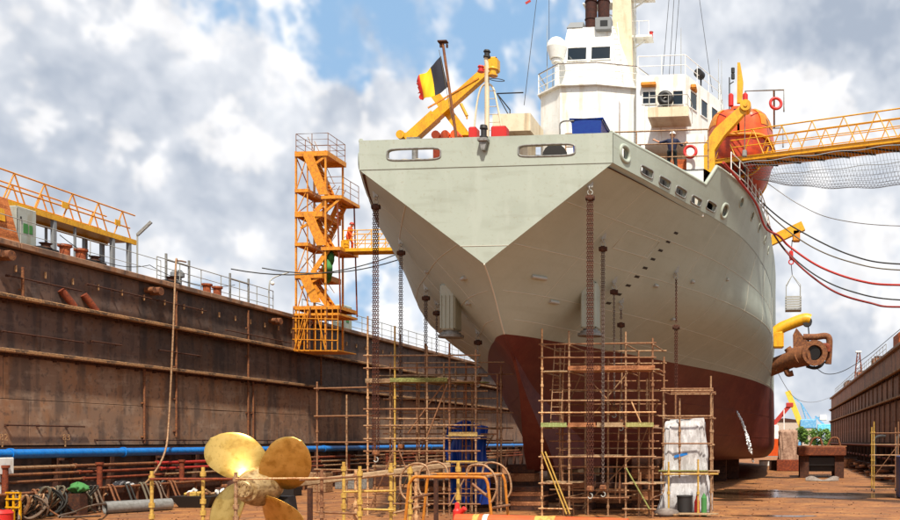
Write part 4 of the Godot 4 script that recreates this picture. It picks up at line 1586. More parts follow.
	for z in [-22.9, -23.3]:
		ml.tube(Vector3(1.66, 22.5, z), Vector3(1.58, 32.5, z), 0.022, 6)
	part(mst, "ladder", ml, M.galv)
	# satellite dome
	var dm := sthing("satellite_dome", "white radome on a post left of the funnel casing", "radome", Vector3(-1.95, 21.88, -18.2))
	var b := B.new()
	var prof := [Vector2(0, 23.75), Vector2(0.4, 23.8)]
	for i in 9:
		var a := PI * 0.5 * i / 8.0
		prof.append(Vector2(0.56 * cos(a), 24.4 + 0.6 * sin(a)))
	b.lathe(prof, 22, Transform3D(Basis.IDENTITY, Vector3(-1.95, 0, -18.2)))
	spart(dm, "dome", b, M.white)
	b = B.new()
	b.tube(Vector3(-1.95, 21.88, -18.2), Vector3(-1.95, 23.8, -18.2), 0.13, 10)
	b.tube(Vector3(-1.95, 23.6, -18.2), Vector3(-1.95, 23.76, -18.2), 0.3, 14)
	spart(dm, "post", b, M.white)
	# antennas on the left of the platform
	for q in [[-2.55, 18.4, 3.9], [-2.35, 18.9, 2.4], [-2.65, 20.0, 1.8]]:
		b = B.new()
		b.tube(Vector3(q[0], 21.88, -q[1]), Vector3(q[0], 21.88 + q[2], -q[1]), 0.03, 6, 0.012)
		b.tube(Vector3(q[0], 21.88, -q[1]), Vector3(q[0], 22.6, -q[1]), 0.06, 8)
		part(lo, "antenna", b, M.galv)
	# small open platform left of the house
	var sp := B.new()
	sp.box(Vector3(-3.6, 19.35, -16.5), Vector3(2.0, 0.9, 2.6))
	sp.box(Vector3(-3.6, 16.5, -16.9), Vector3(1.2, 4.8, 1.6))
	var spp := part(ship, "wing_platform", sp, M.cream)
	var sr := B.new()
	sr.path(PackedVector3Array([Vector3(-3.0, 20.9, -15.3), Vector3(-4.4, 20.9, -15.3), Vector3(-4.4, 20.9, -17.6)]), 0.035, 6)
	sr.path(PackedVector3Array([Vector3(-4.4, 20.9, -15.3), Vector3(-3.8, 19.8, -15.3)]), 0.03, 6)
	sr.tube(Vector3(-4.4, 20.9, -17.6), Vector3(-4.4, 19.8, -17.6), 0.03, 6)
	part(spp, "rail", sr, M.dark)
	# accommodation block to starboard
	var foot2 := [Vector2(2.62, 17.0), Vector2(5.25, 17.0), Vector2(6.85, 21.0), Vector2(6.85, 34.0), Vector2(2.62, 34.0)]
	var ac := part(ship, "accommodation", walls_from(foot2, 18.6, 22.25), M.white)
	var foot3 := [Vector2(2.62, 18.6), Vector2(4.9, 18.6), Vector2(6.4, 21.6), Vector2(6.4, 34.0), Vector2(2.62, 34.0)]
	part(ac, "lower_storey", walls_from(foot3, 14.15, 18.6), M.cream)
	window_on(ac, Vector3(3.32, 21.05, -17.0), 0.68, 0.62, Vector3(0, 0, 1), 1)
	window_on(ac, Vector3(4.85, 21.0, -17.0), 0.5, 0.7, Vector3(0, 0, 1))
	var dir := Vector3(4.0, 0, 1.6).normalized()
	for k in 3:
		window_on(ac, Vector3(5.25, 21.1, -17.0).lerp(Vector3(6.85, 21.1, -21.0), 0.2 + k * 0.3), 0.75, 0.85, dir)
	var dr := B.new()
	dr.box(Vector3(6.62, 20.2, -20.42) + dir * 0.02, Vector3(0.6, 1.9, 0.05), dr.frame_of(dir))
	part(ac, "door", dr, M.dark)
	railing(ac, [Vector3(2.7, 22.25, -17.1), Vector3(5.22, 22.25, -17.1), Vector3(6.78, 22.25, -21.0), Vector3(6.78, 22.25, -27.0)], 1.05, 2, M.white, 0.024, 1.6)
	for o in ac.get_children():
		if String(o.name).begins_with("post") or String(o.name).begins_with("rail"):
			o.position = Vector3.ZERO
	for q in [[Vector3(3.3, 21.7, -16.85), Vector3(0.8, 0.22, 0.3)], [Vector3(5.62, 21.75, -17.75), Vector3(0.3, 0.22, 0.8)]]:
		var hd := B.new()
		hd.cbox(q[0], q[1], 0.05)
		part(ac, "lamp_hood", hd, M.orange_yellow)
	var bl := B.new()
	bl.box(Vector3(4.5, 19.55, -16.3), Vector3(2.1, 0.14, 1.5))
	bl.box(Vector3(4.5, 19.75, -15.56), Vector3(2.1, 0.5, 0.06))
	part(ac, "balcony", bl, M.cream)
	railing(ac, [Vector3(3.5, 19.62, -15.6), Vector3(5.5, 19.62, -15.6), Vector3(5.6, 19.62, -17.0)], 1.0, 2, M.galv, 0.02, 1.0)
	for o in ac.get_children():
		if String(o.name).begins_with("post") or String(o.name).begins_with("rail"):
			o.position = Vector3.ZERO
	# stacked black rubber fenders on the balcony
	for k in 2:
		var fd := sthing("rubber_fender", "%s of two black round fenders hung on the white balcony wall" % ["upper", "lower"][k], "fender", Vector3(4.22, 20.35 - k * 0.72, -16.7), "black fenders on the balcony")
		b = B.new()
		ring(b, Vector3(4.22, 20.85 - k * 0.85, -16.65), 0.26, 0.17, Vector3(0.1, 0, 1), 20, 10)
		spart(fd, "tyre", b, M.black)
		b = B.new()
		b.tube(Vector3(4.22, 20.85 - k * 0.85, -16.8), Vector3(4.22, 20.85 - k * 0.85, -17.0), 0.12, 10)
		spart(fd, "hub", b, M.dark)
	# searchlight and whips on the roof
	b = B.new()
	b.tube(Vector3(5.9, 22.25, -18.9), Vector3(5.9, 22.8, -18.9), 0.05, 6)
	b.tube(Vector3(5.75, 22.95, -18.6), Vector3(5.9, 22.95, -19.05), 0.24, 14)
	part(ac, "searchlight", b, M.dark)
	for q in [[6.7, 21.4, 2.6], [6.75, 23.5, 3.4], [4.9, 18.0, 2.9]]:
		b = B.new()
		b.tube(Vector3(q[0], 22.25, -q[1]), Vector3(q[0], 22.25 + q[2], -q[1]), 0.028, 6, 0.012)
		part(ac, "whip_antenna", b, M.galv)
	b = B.new()
	b.tube(Vector3(7.3, 21.0, -22.0), Vector3(7.3, 24.0, -22.0), 0.04, 6)
	b.tube(Vector3(7.3, 23.6, -22.0), Vector3(7.55, 23.75, -22.0), 0.03, 6)
	for y in [24.0, 24.35]:
		b.tube(Vector3(7.5, y - 0.1, -22.0), Vector3(7.5, y + 0.18, -22.0), 0.11, 10)
	part(ac, "signal_lamps", b, M.dark)
	# lower deck front: pillars, panel, steps and life ring behind the man
	for q in [[2.95, 15.9, 8.6, 0.5, 3.6], [4.15, 15.9, 9.2, 0.16, 3.6]]:
		b = B.new()
		b.box(Vector3(q[0], q[1], -q[2]), Vector3(q[3], q[4], q[3]))
		part(ship, "deck_pillar", b, M.white)
	b = B.new()
	b.box(Vector3(5.6, 15.0, -11.2), Vector3(1.1, 1.7, 0.5))
	part(ship, "deck_locker", b, tinted(M.plank, Color(1.2, 0.75, 0.5)))
	b = B.new()
	b.box(Vector3(6.4, 15.4, -10.2), Vector3(0.8, 2.5, 0.5))
	part(ship, "deck_pillar", b, M.white)
	b = B.new()
	ring(b, Vector3(6.2, 15.75, -9.6), 0.26, 0.07, Vector3(0, 0.1, 1), 24, 8)
	single("life_ring", "red and white life ring on the deck beside the standing man", "life ring", shifted(b, ship.position), M.red)
	var stp := B.new()
	for i in 9:
		stp.box(Vector3(7.0, 17.3 + i * 0.28, -16.3 - i * 0.22), Vector3(0.8, 0.05, 0.26))
	for x in [6.6, 7.4]:
		stp.beam(Vector3(x, 17.2, -16.2), Vector3(x, 19.7, -18.2), 0.05, 0.2)
	part(ship, "stairs", stp, M.cream)
	# standing rigging
	for q in [[Vector3(-3.55, 28.23, -20), Vector3(-2.02, 19, -12)], [Vector3(-2.85, 28.08, -20), Vector3(-2.39, 24.88, -18.2)], [Vector3(3.78, 28.82, -22), Vector3(3.95, 21.34, -17)], [Vector3(4.07, 28.81, -22), Vector3(4.32, 21.33, -17)], [Vector3(4.37, 28.8, -22), Vector3(4.53, 21.32, -17)], [Vector3(5.28, 30.23, -25), Vector3(6.37, 22.8, -21)]]:
		b = B.new()
		b.tube(q[0] + (q[0] - q[1]) * 0.1, q[1], 0.016, 5)
		part(ship, "stay_wire", b, M.dark)
	b = B.new()
	b.box(Vector3(-4.35, 28.41, -21), Vector3(0.34, 0.14, 0.02), Basis(Vector3(0, 0, 1), 0.5))
	part(ship, "pennant", b, M.red_hose)

# ---------------------------------------------------------------- stair tower and gangway on the left wall
func flight(t: Node3D, a: Vector3, b: Vector3, width: float) -> void: # stairs between two points, running in x
	var q: B
	for s in [-0.5, 0.5]:
		q = B.new()
		q.beam(a + Vector3(0, 0, s * width), b + Vector3(0, 0, s * width), 0.05, 0.3)
		wpart(t, "stair_stringer", q, M.orange_yellow)
	var n := maxi(3, int(absf(a.y - b.y) / 0.22))
	for i in n:
		var c := a.lerp(b, (i + 0.5) / n)
		q = B.new()
		q.box(c, Vector3(0.24, 0.035, width - 0.06))
		wpart(t, "tread", q, M.orange_yellow)
	for s in [-0.5, 0.5]:
		q = B.new()
		q.tube(a + Vector3(0, 0.95, s * width), b + Vector3(0, 0.95, s * width), 0.022, 6)
		wpart(t, "handrail", q, M.scaf)

func build_stair_tower() -> void:
	var t := thing("stair_tower", "tall orange yellow stair tower hung on the left dock wall", "stair tower", Vector3(-28.5, 8.5, -54.0))
	var xa := -29.45
	var xb := -27.55
	var za := -53.0
	var zb := -55.2
	for x in [xa, xb]:
		for z in [za, zb]:
			var q := B.new()
			q.beam(Vector3(x, 8.5, z), Vector3(x, 20.75, z), 0.10, 0.10)
			wpart(t, "leg", q, M.orange_yellow)
	for z in [za, zb]:
		var q := B.new()
		q.beam(Vector3(xb + 0.95, 10.8, z), Vector3(xb + 0.75, 18.0, z), 0.07, 0.07)
		wpart(t, "leg", q, M.rust_red)
	for q in [[20.7, xa, xb + 0.15, 0.3], [18.4, xa, xa + 0.8, 0.2], [17.95, xb - 0.2, xb + 1.05, 0.2], [17.0, xa, xb - 0.2, 0.32], [15.1, xa, xa + 0.8, 0.2], [14.8, xb - 0.2, xb + 0.95, 0.2], [13.25, xa, xb - 0.2, 0.34], [11.2, xa - 0.1, xb + 0.9, 0.22], [10.75, xa - 0.1, xb + 0.9, 0.14]]:
		var b := B.new()
		b.box(Vector3((q[1] + q[2]) * 0.5, q[0] - 0.02, (za + zb) * 0.5), Vector3(q[2] - q[1], 0.05, za - zb + 0.1))
		for z in [za + 0.08, zb - 0.08]:
			b.box(Vector3((q[1] + q[2]) * 0.5, q[0] - q[3] * 0.5, z), Vector3(q[2] - q[1] + 0.06, q[3], 0.07))
		for x in [q[1], q[2]]:
			b.box(Vector3(x, q[0] - q[3] * 0.5, (za + zb) * 0.5), Vector3(0.07, q[3] - 0.01, za - zb + 0.08))
		wpart(t, "landing", b, M.orange_yellow)
	# knee braces under the top landing and the right-hand landings
	for q in [[Vector3(xa + 0.75, 19.6, za), Vector3(xb + 0.1, 20.45, za)], [Vector3(xb, 17.0, za), Vector3(xb + 1.0, 17.8, za)], [Vector3(xa + 0.3, 16.0, za), Vector3(xb - 0.3, 16.75, za)], [Vector3(xa + 0.3, 12.3, za), Vector3(xb - 0.3, 13.0, za)]]:
		var b := B.new()
		b.beam(q[0], q[1], 0.09, 0.14)
		wpart(t, "knee_brace", b, M.orange_yellow)
	var zm := (za + zb) * 0.5
	flight(t, Vector3(xa + 0.7, 20.7, zm + 0.6), Vector3(xb + 0.1, 17.95, zm + 0.6), 0.8)
	flight(t, Vector3(xb + 0.3, 17.95, zm - 0.5), Vector3(xa + 0.8, 15.1, zm - 0.5), 0.8)
	flight(t, Vector3(xb + 0.2, 17.9, zm + 0.6), Vector3(xa + 1.1, 17.0, zm + 0.6), 0.7)
	flight(t, Vector3(xa + 0.6, 17.0, zm + 0.6), Vector3(xb + 0.1, 14.8, zm + 0.6), 0.8)
	flight(t, Vector3(xb + 0.2, 14.8, zm + 0.6), Vector3(xa + 1.0, 13.25, zm + 0.6), 0.8)
	flight(t, Vector3(xa + 0.5, 13.25, zm + 0.6), Vector3(xb + 0.1, 11.2, zm + 0.6), 0.8)
	# solid stair cheeks seen from below
	for q in [[Vector3(xa + 0.75, 20.6, za + 0.12), Vector3(xb - 0.1, 18.0, za + 0.12)], [Vector3(xa + 0.8, 16.9, za + 0.12), Vector3(xb - 0.25, 14.9, za + 0.12)], [Vector3(xa + 0.55, 13.1, za + 0.12), Vector3(xb - 0.6, 11.4, za + 0.12)]]:
		var b := B.new()
		b.prism(PackedVector2Array([Vector2(q[0].x - 0.3, q[0].y), Vector2(q[0].x + 0.35, q[0].y), Vector2(q[1].x + 0.35, q[1].y), Vector2(q[1].x - 0.25, q[1].y)]), 0.05, Transform3D(Basis.IDENTITY, Vector3(0, 0, q[0].z)))
		wpart(t, "stair_cheek", b, M.orange_yellow)
	# diagonals on the left panel
	var lv := [8.6, 10.7, 13.1, 15.0, 16.9, 18.3, 20.4]
	for i in lv.size() - 1:
		var b := B.new()
		var s: bool = i % 2 == 0
		b.beam(Vector3(xa, lv[i], za if s else zb), Vector3(xa, lv[i + 1], zb if s else za), 0.05, 0.05)
		wpart(t, "diagonal", b, M.orange_yellow)
		b = B.new()
		b.beam(Vector3(xa + 0.03, lv[i], za + 0.06), Vector3(xa + 0.72, lv[i + 1], za + 0.06), 0.045, 0.045)
		wpart(t, "diagonal", b, M.orange_yellow)
		b = B.new()
		b.beam(Vector3(xa + 0.75, lv[i], za + 0.03), Vector3(xa + 0.75, lv[i + 1], za + 0.03), 0.06, 0.06)
		wpart(t, "stud", b, M.orange_yellow)
	railing(t, [Vector3(xa, 20.72, zb), Vector3(xa, 20.72, za), Vector3(xb + 0.15, 20.72, za), Vector3(xb + 0.15, 20.72, zb), Vector3(xa, 20.72, zb)], 1.1, 3, M.scaf_rusty, 0.022, 1.0, true)
	railing(t, [Vector3(xb + 0.1, 17.97, za), Vector3(xb + 1.05, 17.97, za), Vector3(xb + 1.05, 17.97, zb)], 1.15, 3, M.scaf_rusty, 0.022, 0.9, true)
	# barred cage round the lowest flight
	for i in 9:
		var x := lerpf(xa - 0.1, xb + 0.85, i / 8.0)
		var b := B.new()
		b.beam(Vector3(x, 8.45, za + 0.16), Vector3(x + 0.03, 11.1, za + 0.16), 0.05, 0.05)
		wpart(t, "cage_bar", b, M.orange_yellow if i % 3 else M.rust)
	for y in [8.5, 9.15, 9.8, 10.45]:
		var b := B.new()
		b.beam(Vector3(xa - 0.12, y, za + 0.2), Vector3(xb + 0.87, y - 0.1, za + 0.2), 0.045, 0.05)
		wpart(t, "cage_rail", b, M.orange_yellow)
	for q in [[Vector3(xa, 8.5, za + 0.2), Vector3(xa + 0.6, 10.6, za + 0.2)], [Vector3(xa + 0.3, 8.5, za + 0.22), Vector3(xa + 1.0, 11.0, za + 0.22)], [Vector3(xb + 0.1, 8.5, za + 0.22), Vector3(xb - 0.5, 11.0, za + 0.22)]]:
		var b := B.new()
		b.beam(q[0], q[1], 0.06, 0.05)
		wpart(t, "diagonal", b, M.orange_yellow)
	var cf := B.new()
	cf.box(Vector3((xa + xb + 0.75) * 0.5, 8.45, zm), Vector3(2.9, 0.05, 2.3))
	wpart(t, "cage_floor", cf, M.orange_yellow)
	for y in [9.0, 10.4]:
		var b := B.new()
		b.beam(Vector3(-30.1, y, zm), Vector3(xa, y, zm), 0.16, 0.16)
		wpart(t, "wall_bracket", b, M.rust)
	# green net bundle and yellow bag on the tower
	var nb := B.new()
	nb.sphere(Vector3(-27.61, 13.61, -53.4), Vector3(0.3, 1.0, 0.25), 10)
	nb.sphere(Vector3(-27.42, 14.22, -53.4), Vector3(0.22, 0.5, 0.2), 10)
	single("net_bundle", "bundle of green netting tied to the stair tower", "net", nb, M.green)
	# gangway from tower to ship
	var g := thing("gangway", "short yellow gangway between the stair tower and the ship", "gangway", Vector3(-23, 14.8, -54.1))
	var b := B.new()
	b.box(Vector3(-23.1, 14.78, -54.1), Vector3(7.2, 0.05, 1.0))
	for z in [-53.58, -54.62]:
		b.box(Vector3(-23.1, 14.74, z), Vector3(7.3, 0.2, 0.07))
	wpart(g, "walkway", b, M.yellow)
	for z in [-53.58, -54.62]:
		for y in [15.35, 15.95]:
			b = B.new()
			b.tube(Vector3(-26.7, y, z), Vector3(-19.5, y, z), 0.03, 6)
			wpart(g, "rail", b, M.yellow)
		for i in 9:
			var x := -26.7 + i * 0.9
			b = B.new()
			b.tube(Vector3(x, 14.8, z), Vector3(x, 15.95, z), 0.026, 6)
			wpart(g, "post", b, M.yellow)
			if i < 8:
				b = B.new()
				b.tube(Vector3(x, 14.85, z), Vector3(x + 0.9, 15.92, z), 0.02, 6)
				wpart(g, "brace", b, M.yellow)

# ---------------------------------------------------------------- things on top of the left and right walls
func build_wall_tops() -> void:
	# truss-sided walkway on columns
	var t := thing("truss_walkway", "yellow truss-sided walkway on grey columns along the left wall top", "walkway", Vector3(-32, 10.72, -35))
	var b := B.new()
	b.box(Vector3(-32.2, 12.72, -34.8), Vector3(1.5, 0.08, 13.8))
	for x in [-31.45, -32.95]:
		b.box(Vector3(x, 12.68, -34.8), Vector3(0.1, 0.24, 13.8))
	wpart(t, "deck", b, M.yellow)
	for x in [-31.45, -32.95]:
		for y in [13.3, 14.0]:
			b = B.new()
			b.tube(Vector3(x, y, -28.0), Vector3(x, y, -41.65 + (14.0 - y) * 0.5), 0.035, 6)
			wpart(t, "rail", b, M.orange_yellow)
		var z := -28.4
		while z > -41.5:
			for s in [-0.55, 0.55]:
				b = B.new()
				b.tube(Vector3(x, 14.0, z), Vector3(x, 12.78, z + s), 0.032, 6)
				wpart(t, "truss_bar", b, M.orange_yellow)
			z -= 1.55
	for z in [-31.0, -36.7, -37.9, -40.2, -41.3]:
		for x in [-31.5, -32.9]:
			b = B.new()
			b.box(Vector3(x, 11.66, z), Vector3(0.16 if z != -37.9 else 0.08, 1.88, 0.16 if z != -37.9 else 0.08))
			wpart(t, "column", b, M.grey)
	for z in [-37.2, -40.4]:
		b = B.new()
		b.box(Vector3(-31.38, 13.35, z), Vector3(0.03, 0.28, 0.34))
		wpart(t, "plate_sign", b, M.yellow)
	# switch cabinet with green mark beside a tan locker
	t = thing("switch_cabinet", "pale grey switch cabinet with a green mark on the left wall top", "cabinet", Vector3(-31.2, 10.72, -34.55))
	b = B.new()
	b.cbox(Vector3(0, 0.9, 0), Vector3(0.7, 1.8, 1.0), 0.03)
	part(t, "body", b, tinted(M.white, Color(0.7, 0.72, 0.7)))
	b = B.new()
	b.box(Vector3(0.36, 0.95, 0.06), Vector3(0.015, 0.4, 0.22))
	b.box(Vector3(0.36, 0.95, -0.2), Vector3(0.015, 0.36, 0.16))
	part(t, "green_mark", b, M.green)
	b = B.new()
	b.box(Vector3(0.365, 1.3, 0.3), Vector3(0.03, 0.18, 0.05))
	b.box(Vector3(0.356, 0.9, 0.48), Vector3(0.01, 1.6, 0.012))
	part(t, "handle", b, M.dark)
	t = thing("locker", "tan sloping locker with a yellow plate at the left picture edge", "locker", Vector3(-31.0, 10.72, -33.0))
	b = B.new()
	b.hexa([Vector3(-0.4, 0, -0.9), Vector3(0.5, 0, -0.9), Vector3(0.5, 0, 0.9), Vector3(-0.4, 0, 0.9), Vector3(-0.4, 1.9, -0.45), Vector3(0.3, 1.9, -0.45), Vector3(0.3, 1.9, 0.9), Vector3(-0.4, 1.9, 0.9)])
	part(t, "body", b, tinted(M.plank, Color(1.25, 0.9, 0.65)))
	b = B.new()
	b.box(Vector3(0.45, 1.15, 0.2), Vector3(0.03, 0.5, 0.7), Basis(Vector3(0, 0, 1), 0.1))
	part(t, "plate", b, M.yellow)
	# bollards along the edge
	var first: Node3D = null
	for q in [[Vector3(-30.5, 11.13, -36.14), "brown bollard pair below the truss walkway, left wall top"], [Vector3(-30.5, 10.92, -45.85), "brown bollard pair between the pipe goalposts, left wall top"]]:
		var p: Vector3 = q[0]
		if first == null:
			first = thing("mooring_bollard", q[1], "bollard", Vector3(-30.5, 10.72, p.z), "mooring bollards on the wall top")
			b = B.new()
			b.box(Vector3(0, 0.06, -0.45), Vector3(0.6, 0.12, 1.6))
			part(first, "base", b, M.rust_red)
			for z in [0.0, -0.9]:
				b = B.new()
				b.lathe([Vector2(0.2, 0.1), Vector2(0.2, 0.5), Vector2(0.28, 0.55), Vector2(0.28, 0.64), Vector2(0, 0.68)], 14, Transform3D(Basis.IDENTITY, Vector3(0, 0, z)))
				part(first, "post", b, tinted(M.rust_red, Color(1.2, 1.0, 0.9)))
		else:
			copy_of(first, Vector3(-30.5, 10.72, p.z), q[1])
	first = null
	for q in [[Vector3(-30.3, 11.19, -34.89), "dark roller fairlead left of the bollards under the truss walkway"], [Vector3(-30.3, 11.26, -37.6), "dark roller fairlead right of the bollards under the truss walkway"], [Vector3(-30.3, 11.25, -42.67), "dark roller fairlead at the start of the grey railing"]]:
		var p: Vector3 = q[0]
		if first == null:
			first = thing("roller_fairlead", q[1], "fairlead", Vector3(-30.3, 10.74, p.z), "roller fairleads on the wall top")
			b = B.new()
			b.cbox(Vector3(0, 0.1, 0), Vector3(0.4, 0.2, 1.0), 0.03)
			part(first, "base", b, M.dark)
			b = B.new()
			b.lathe([Vector2(0.24, 0.2), Vector2(0.17, 0.26), Vector2(0.17, 0.34), Vector2(0.26, 0.4), Vector2(0, 0.42)], 14)
			part(first, "roller", b, M.rust_dark)
		else:
			copy_of(first, Vector3(-30.3, 10.74, p.z), q[1])
	# lamp arm at the end of the walkway
	t = thing("floodlight", "slanting tube floodlight at the far end of the truss walkway", "floodlight", Vector3(-31.4, 10.72, -41.75))
	b = B.new()
	b.tube(Vector3(0, 0, 0), Vector3(0, 2.4, 0), 0.04, 6)
	part(t, "post", b, M.galv)
	b = B.new()
	b.beam(Vector3(0.0, 2.35, 0.0), Vector3(0.55, 3.05, -0.25), 0.16, 0.12)
	part(t, "lamp", b, M.steel)
	# railing of the wall top
	t = thing("wall_railing", "grey tube railing from the truss walkway to the stair tower", "railing", Vector3(-30.7, 10.74, -48), "railings on the left wall top")
	railing(t, [Vector3(-30.7, 10.74, -42.2), Vector3(-30.7, 10.74, -52.6)], 1.35, 3, M.galv, 0.025, 1.75, true)
	t = thing("wall_railing", "grey tube railing beyond the stair tower", "railing", Vector3(-30.7, 10.74, -60), "railings on the left wall top")
	railing(t, [Vector3(-30.7, 10.74, -56.0), Vector3(-30.7, 10.74, -90.0)], 1.4, 3, M.galv, 0.028, 1.7, true)
	t = thing("wall_railing", "thin grey rails in front of the switch cabinet at the left edge", "railing", Vector3(-30.4, 10.74, -36), "railings on the left wall top")
	railing(t, [Vector3(-30.35, 10.74, -30.0), Vector3(-30.35, 10.74, -37.4), Vector3(-30.35, 10.74, -42.0)], 1.1, 2, M.galv, 0.018, 3.6, true)
	# goalpost pipe frames
	first = null
	for q in [[-44.2, "grey pipe goalpost frame above the hanging hose"], [-49.6, "grey pipe goalpost frame nearest the stair tower"]]:
		if first == null:
			first = thing("goalpost", q[1], "pipe frame", Vector3(-31.0, 10.72, q[0]), "goalpost frames on the wall top")
			for z in [0.9, -0.9]:
				b = B.new()
				b.tube(Vector3(0, 0, z), Vector3(0, 1.75, z), 0.06, 8)
				part(first, "post", b, M.steel)
			b = B.new()
			b.tube(Vector3(0, 1.45, 0.9), Vector3(0, 1.45, -0.9), 0.055, 8)
			part(first, "crossbar", b, M.steel)
		else:
			copy_of(first, Vector3(-31.0, 10.72, q[0]), q[1])
	t = thing("ventilator", "squat grey mushroom ventilator behind the railing", "ventilator", Vector3(-31.3, 10.72, -44.6))
	b = B.new()
	b.lathe([Vector2(0.22, 0), Vector2(0.2, 0.75), Vector2(0.34, 0.8), Vector2(0.34, 1.0), Vector2(0.2, 1.15), Vector2(0, 1.18)], 16)
	part(t, "body", b, M.grey)
	t = thing("ventilator", "pale boxy ventilator with a green mark right of the stair tower", "ventilator", Vector3(-31.0, 10.72, -62.0))
	b = B.new()
	b.cbox(Vector3(0, 0.95, 0), Vector3(0.9, 1.9, 1.3), 0.08)
	part(t, "body", b, tinted(M.white, Color(0.7, 0.74, 0.7)))
	b = B.new()
	b.box(Vector3(0.46, 0.8, 0.1), Vector3(0.015, 0.3, 0.4))
	part(t, "green_mark", b, M.green)
	t = thing("street_lamp", "curved grey lamp arm left of the stair tower", "lamp", Vector3(-30.6, 10.72, -52.0))
	b = B.new()
	b.path(arc([Vector3(0, 0, 0), Vector3(0, 1.6, 0), Vector3(0.15, 2.1, -0.2), Vector3(0.9, 2.5, -0.6)], 5), 0.04, 6)
	part(t, "pole", b, M.galv)
	b = B.new()
	b.sphere(Vector3(0.15, 1.75, -0.1), Vector3(0.12, 0.12, 0.12), 10)
	part(t, "lamp", b, M.white)
	# mooring cables from the wall to the ship
	for q in [[Vector3(-30.5, 12.57, -47.99), Vector3(-8.0, 18.6, -26.0), 2.0, "upper of two dark cables from left wall to ship"], [Vector3(-30.5, 13.21, -51.06), Vector3(-8.0, 18.3, -27.0), 1.8, "lower of two dark cables from left wall to ship"]]:
		b = B.new()
		b.path(sag(q[0], q[1] + ship.position, q[2]), 0.035, 6)
		single("mooring_cable", q[3], "cable", b, M.rubber, "cables between left wall and ship")
	b = B.new()
	b.path(sag(Vector3(-31, 11.86, -36.45), Vector3(-30.9, 11.62, -41.96), 0.55), 0.018, 5)
	b.path(sag(Vector3(-30.9, 11.62, -41.96), Vector3(-30.9, 11.85, -49), 0.45), 0.018, 5)
	single("slack_line", "thin slack line hanging along the left wall top", "cable", b, M.rubber)
	# hose hanging down the left wall
	b = B.new()
	b.path(arc([Vector3(-30.6, 12.22, -44.26), Vector3(-29.6, 11.85, -42.21), Vector3(-29.4, 11.51, -41.77), Vector3(-29.2, 7.81, -41.27), Vector3(-29.1, 3.91, -40.84), Vector3(-28.7, 2.38, -40), Vector3(-28.2, 1.31, -38.43), Vector3(-28, 0.75, -37.08), Vector3(-28.1, 0.65, -35.72)], 8), 0.045, 8)
	single("hanging_hose", "thin pale hose hanging down the left wall face", "hose", b, M.scaf)
	# right wall top: boxes, rails, lattice mast
	var n := 0
	for q in [[-80.0, 1.5, 3.5, "tan rusty deckhouse nearest on the right wall top"], [-100.0, 1.2, 1.6, "rusty machine box in the middle of the right wall top"], [-118.0, 1.0, 2.4, "second farthest rusty box on the right wall top"], [-140.0, 1.2, 3.0, "farthest rusty box on the right wall top"]]:
		t = thing("machine_box", q[3], "machine box", Vector3(11.2, 10.72, q[0]), "boxes on the right wall top")
		b = B.new()
		b.cbox(Vector3(0, q[1] * 0.5, 0), Vector3(1.6, q[1], q[2]), 0.06)
		part(t, "body", b, M.rust if n % 2 else tinted(M.rust, Color(1.3, 1.1, 0.95)))
		b = B.new()
		b.cbox(Vector3(0, q[1] + 0.12, 0.2), Vector3(1.0, 0.24, q[2] * 0.6), 0.04)
		part(t, "lid", b, M.rust_dark)
		n += 1
	t = thing("wall_railing", "pale railing along the right wall top", "railing", Vector3(10.4, 10.74, -110))
	railing(t, [Vector3(10.3, 10.74, -86.0), Vector3(10.3, 10.74, -160.0)], 1.3, 3, M.galv, 0.03, 2.6, true)
	t = thing("lattice_mast", "small red and white lattice mast on the right wall top", "mast", Vector3(11.5, 10.72, -128.0))
	for c in [[-0.6, -0.6], [0.6, -0.6], [0.6, 0.6], [-0.6, 0.6]]:
		b = B.new()
		b.tube(Vector3(c[0], 0, c[1]), Vector3(c[0] * 0.25, 4.6, c[1] * 0.25), 0.07, 6)
		part(t, "leg", b, M.rust_red)
	for i in 6:
		var f := 1.0 - i * 0.13
		b = B.new()
		b.path(PackedVector3Array([Vector3(-0.6 * f, i * 0.8, 0.6 * f), Vector3(0.6 * (f - 0.13), i * 0.8 + 0.75, 0.6 * (f - 0.13)), Vector3(-0.6 * (f - 0.13), i * 0.8 + 0.78, 0.6 * (f - 0.13))]), 0.05, 5)
		part(t, "lacing", b, M.white if i % 2 else M.rust_red)
	b = B.new()
	b.box(Vector3(0, 4.7, 0), Vector3(0.8, 0.2, 0.8))
	part(t, "head", b, M.white)

# ---------------------------------------------------------------- scaffolds
func tube_mix(m: Material) -> Material: # old and newer tubes are mixed at random through every scaffold
	if m == M.scaf or m == M.scaf_rusty:
		return M.scaf if rng.randf() < 0.5 else M.scaf_rusty
	return m

func standard(t: Node3D, x: float, z: float, y0: float, y1: float, joints: Array, mat: Material) -> void: # upright with couplers and base plate
	var b := B.new()
	b.tube(Vector3(x, y0, z), Vector3(x, y1, z), 0.037, 8)
	for y in joints:
		if y > y0 and y < y1:
			b.tube(Vector3(x, y - 0.05, z), Vector3(x, y + 0.05, z), 0.062, 8)
	if y0 < 0.1:
		b.box(Vector3(x, 0.008, z), Vector3(0.16, 0.016, 0.16))
	wpart(t, "standard", b, tube_mix(mat))

func tube_part(t: Node3D, called: String, a: Vector3, c: Vector3, r: float, mat: Material) -> void:
	var b := B.new()
	b.tube(a, c, r, 7)
	wpart(t, called, b, tube_mix(mat))

func ladder(t: Node3D, a: Vector3, c: Vector3, w: float, mat: Material) -> void:
	var b := B.new()
	var side := Vector3(w * 0.5, 0, 0)
	for s in [-1.0, 1.0]:
		b.tube(a + side * s, c + side * s, 0.022, 6)
	var n := int(a.distance_to(c) / 0.28)
	for i in n:
		var p := a.lerp(c, (i + 0.5) / n)
		b.tube(p - side, p + side, 0.015, 5)
	wpart(t, "ladder", b, mat)

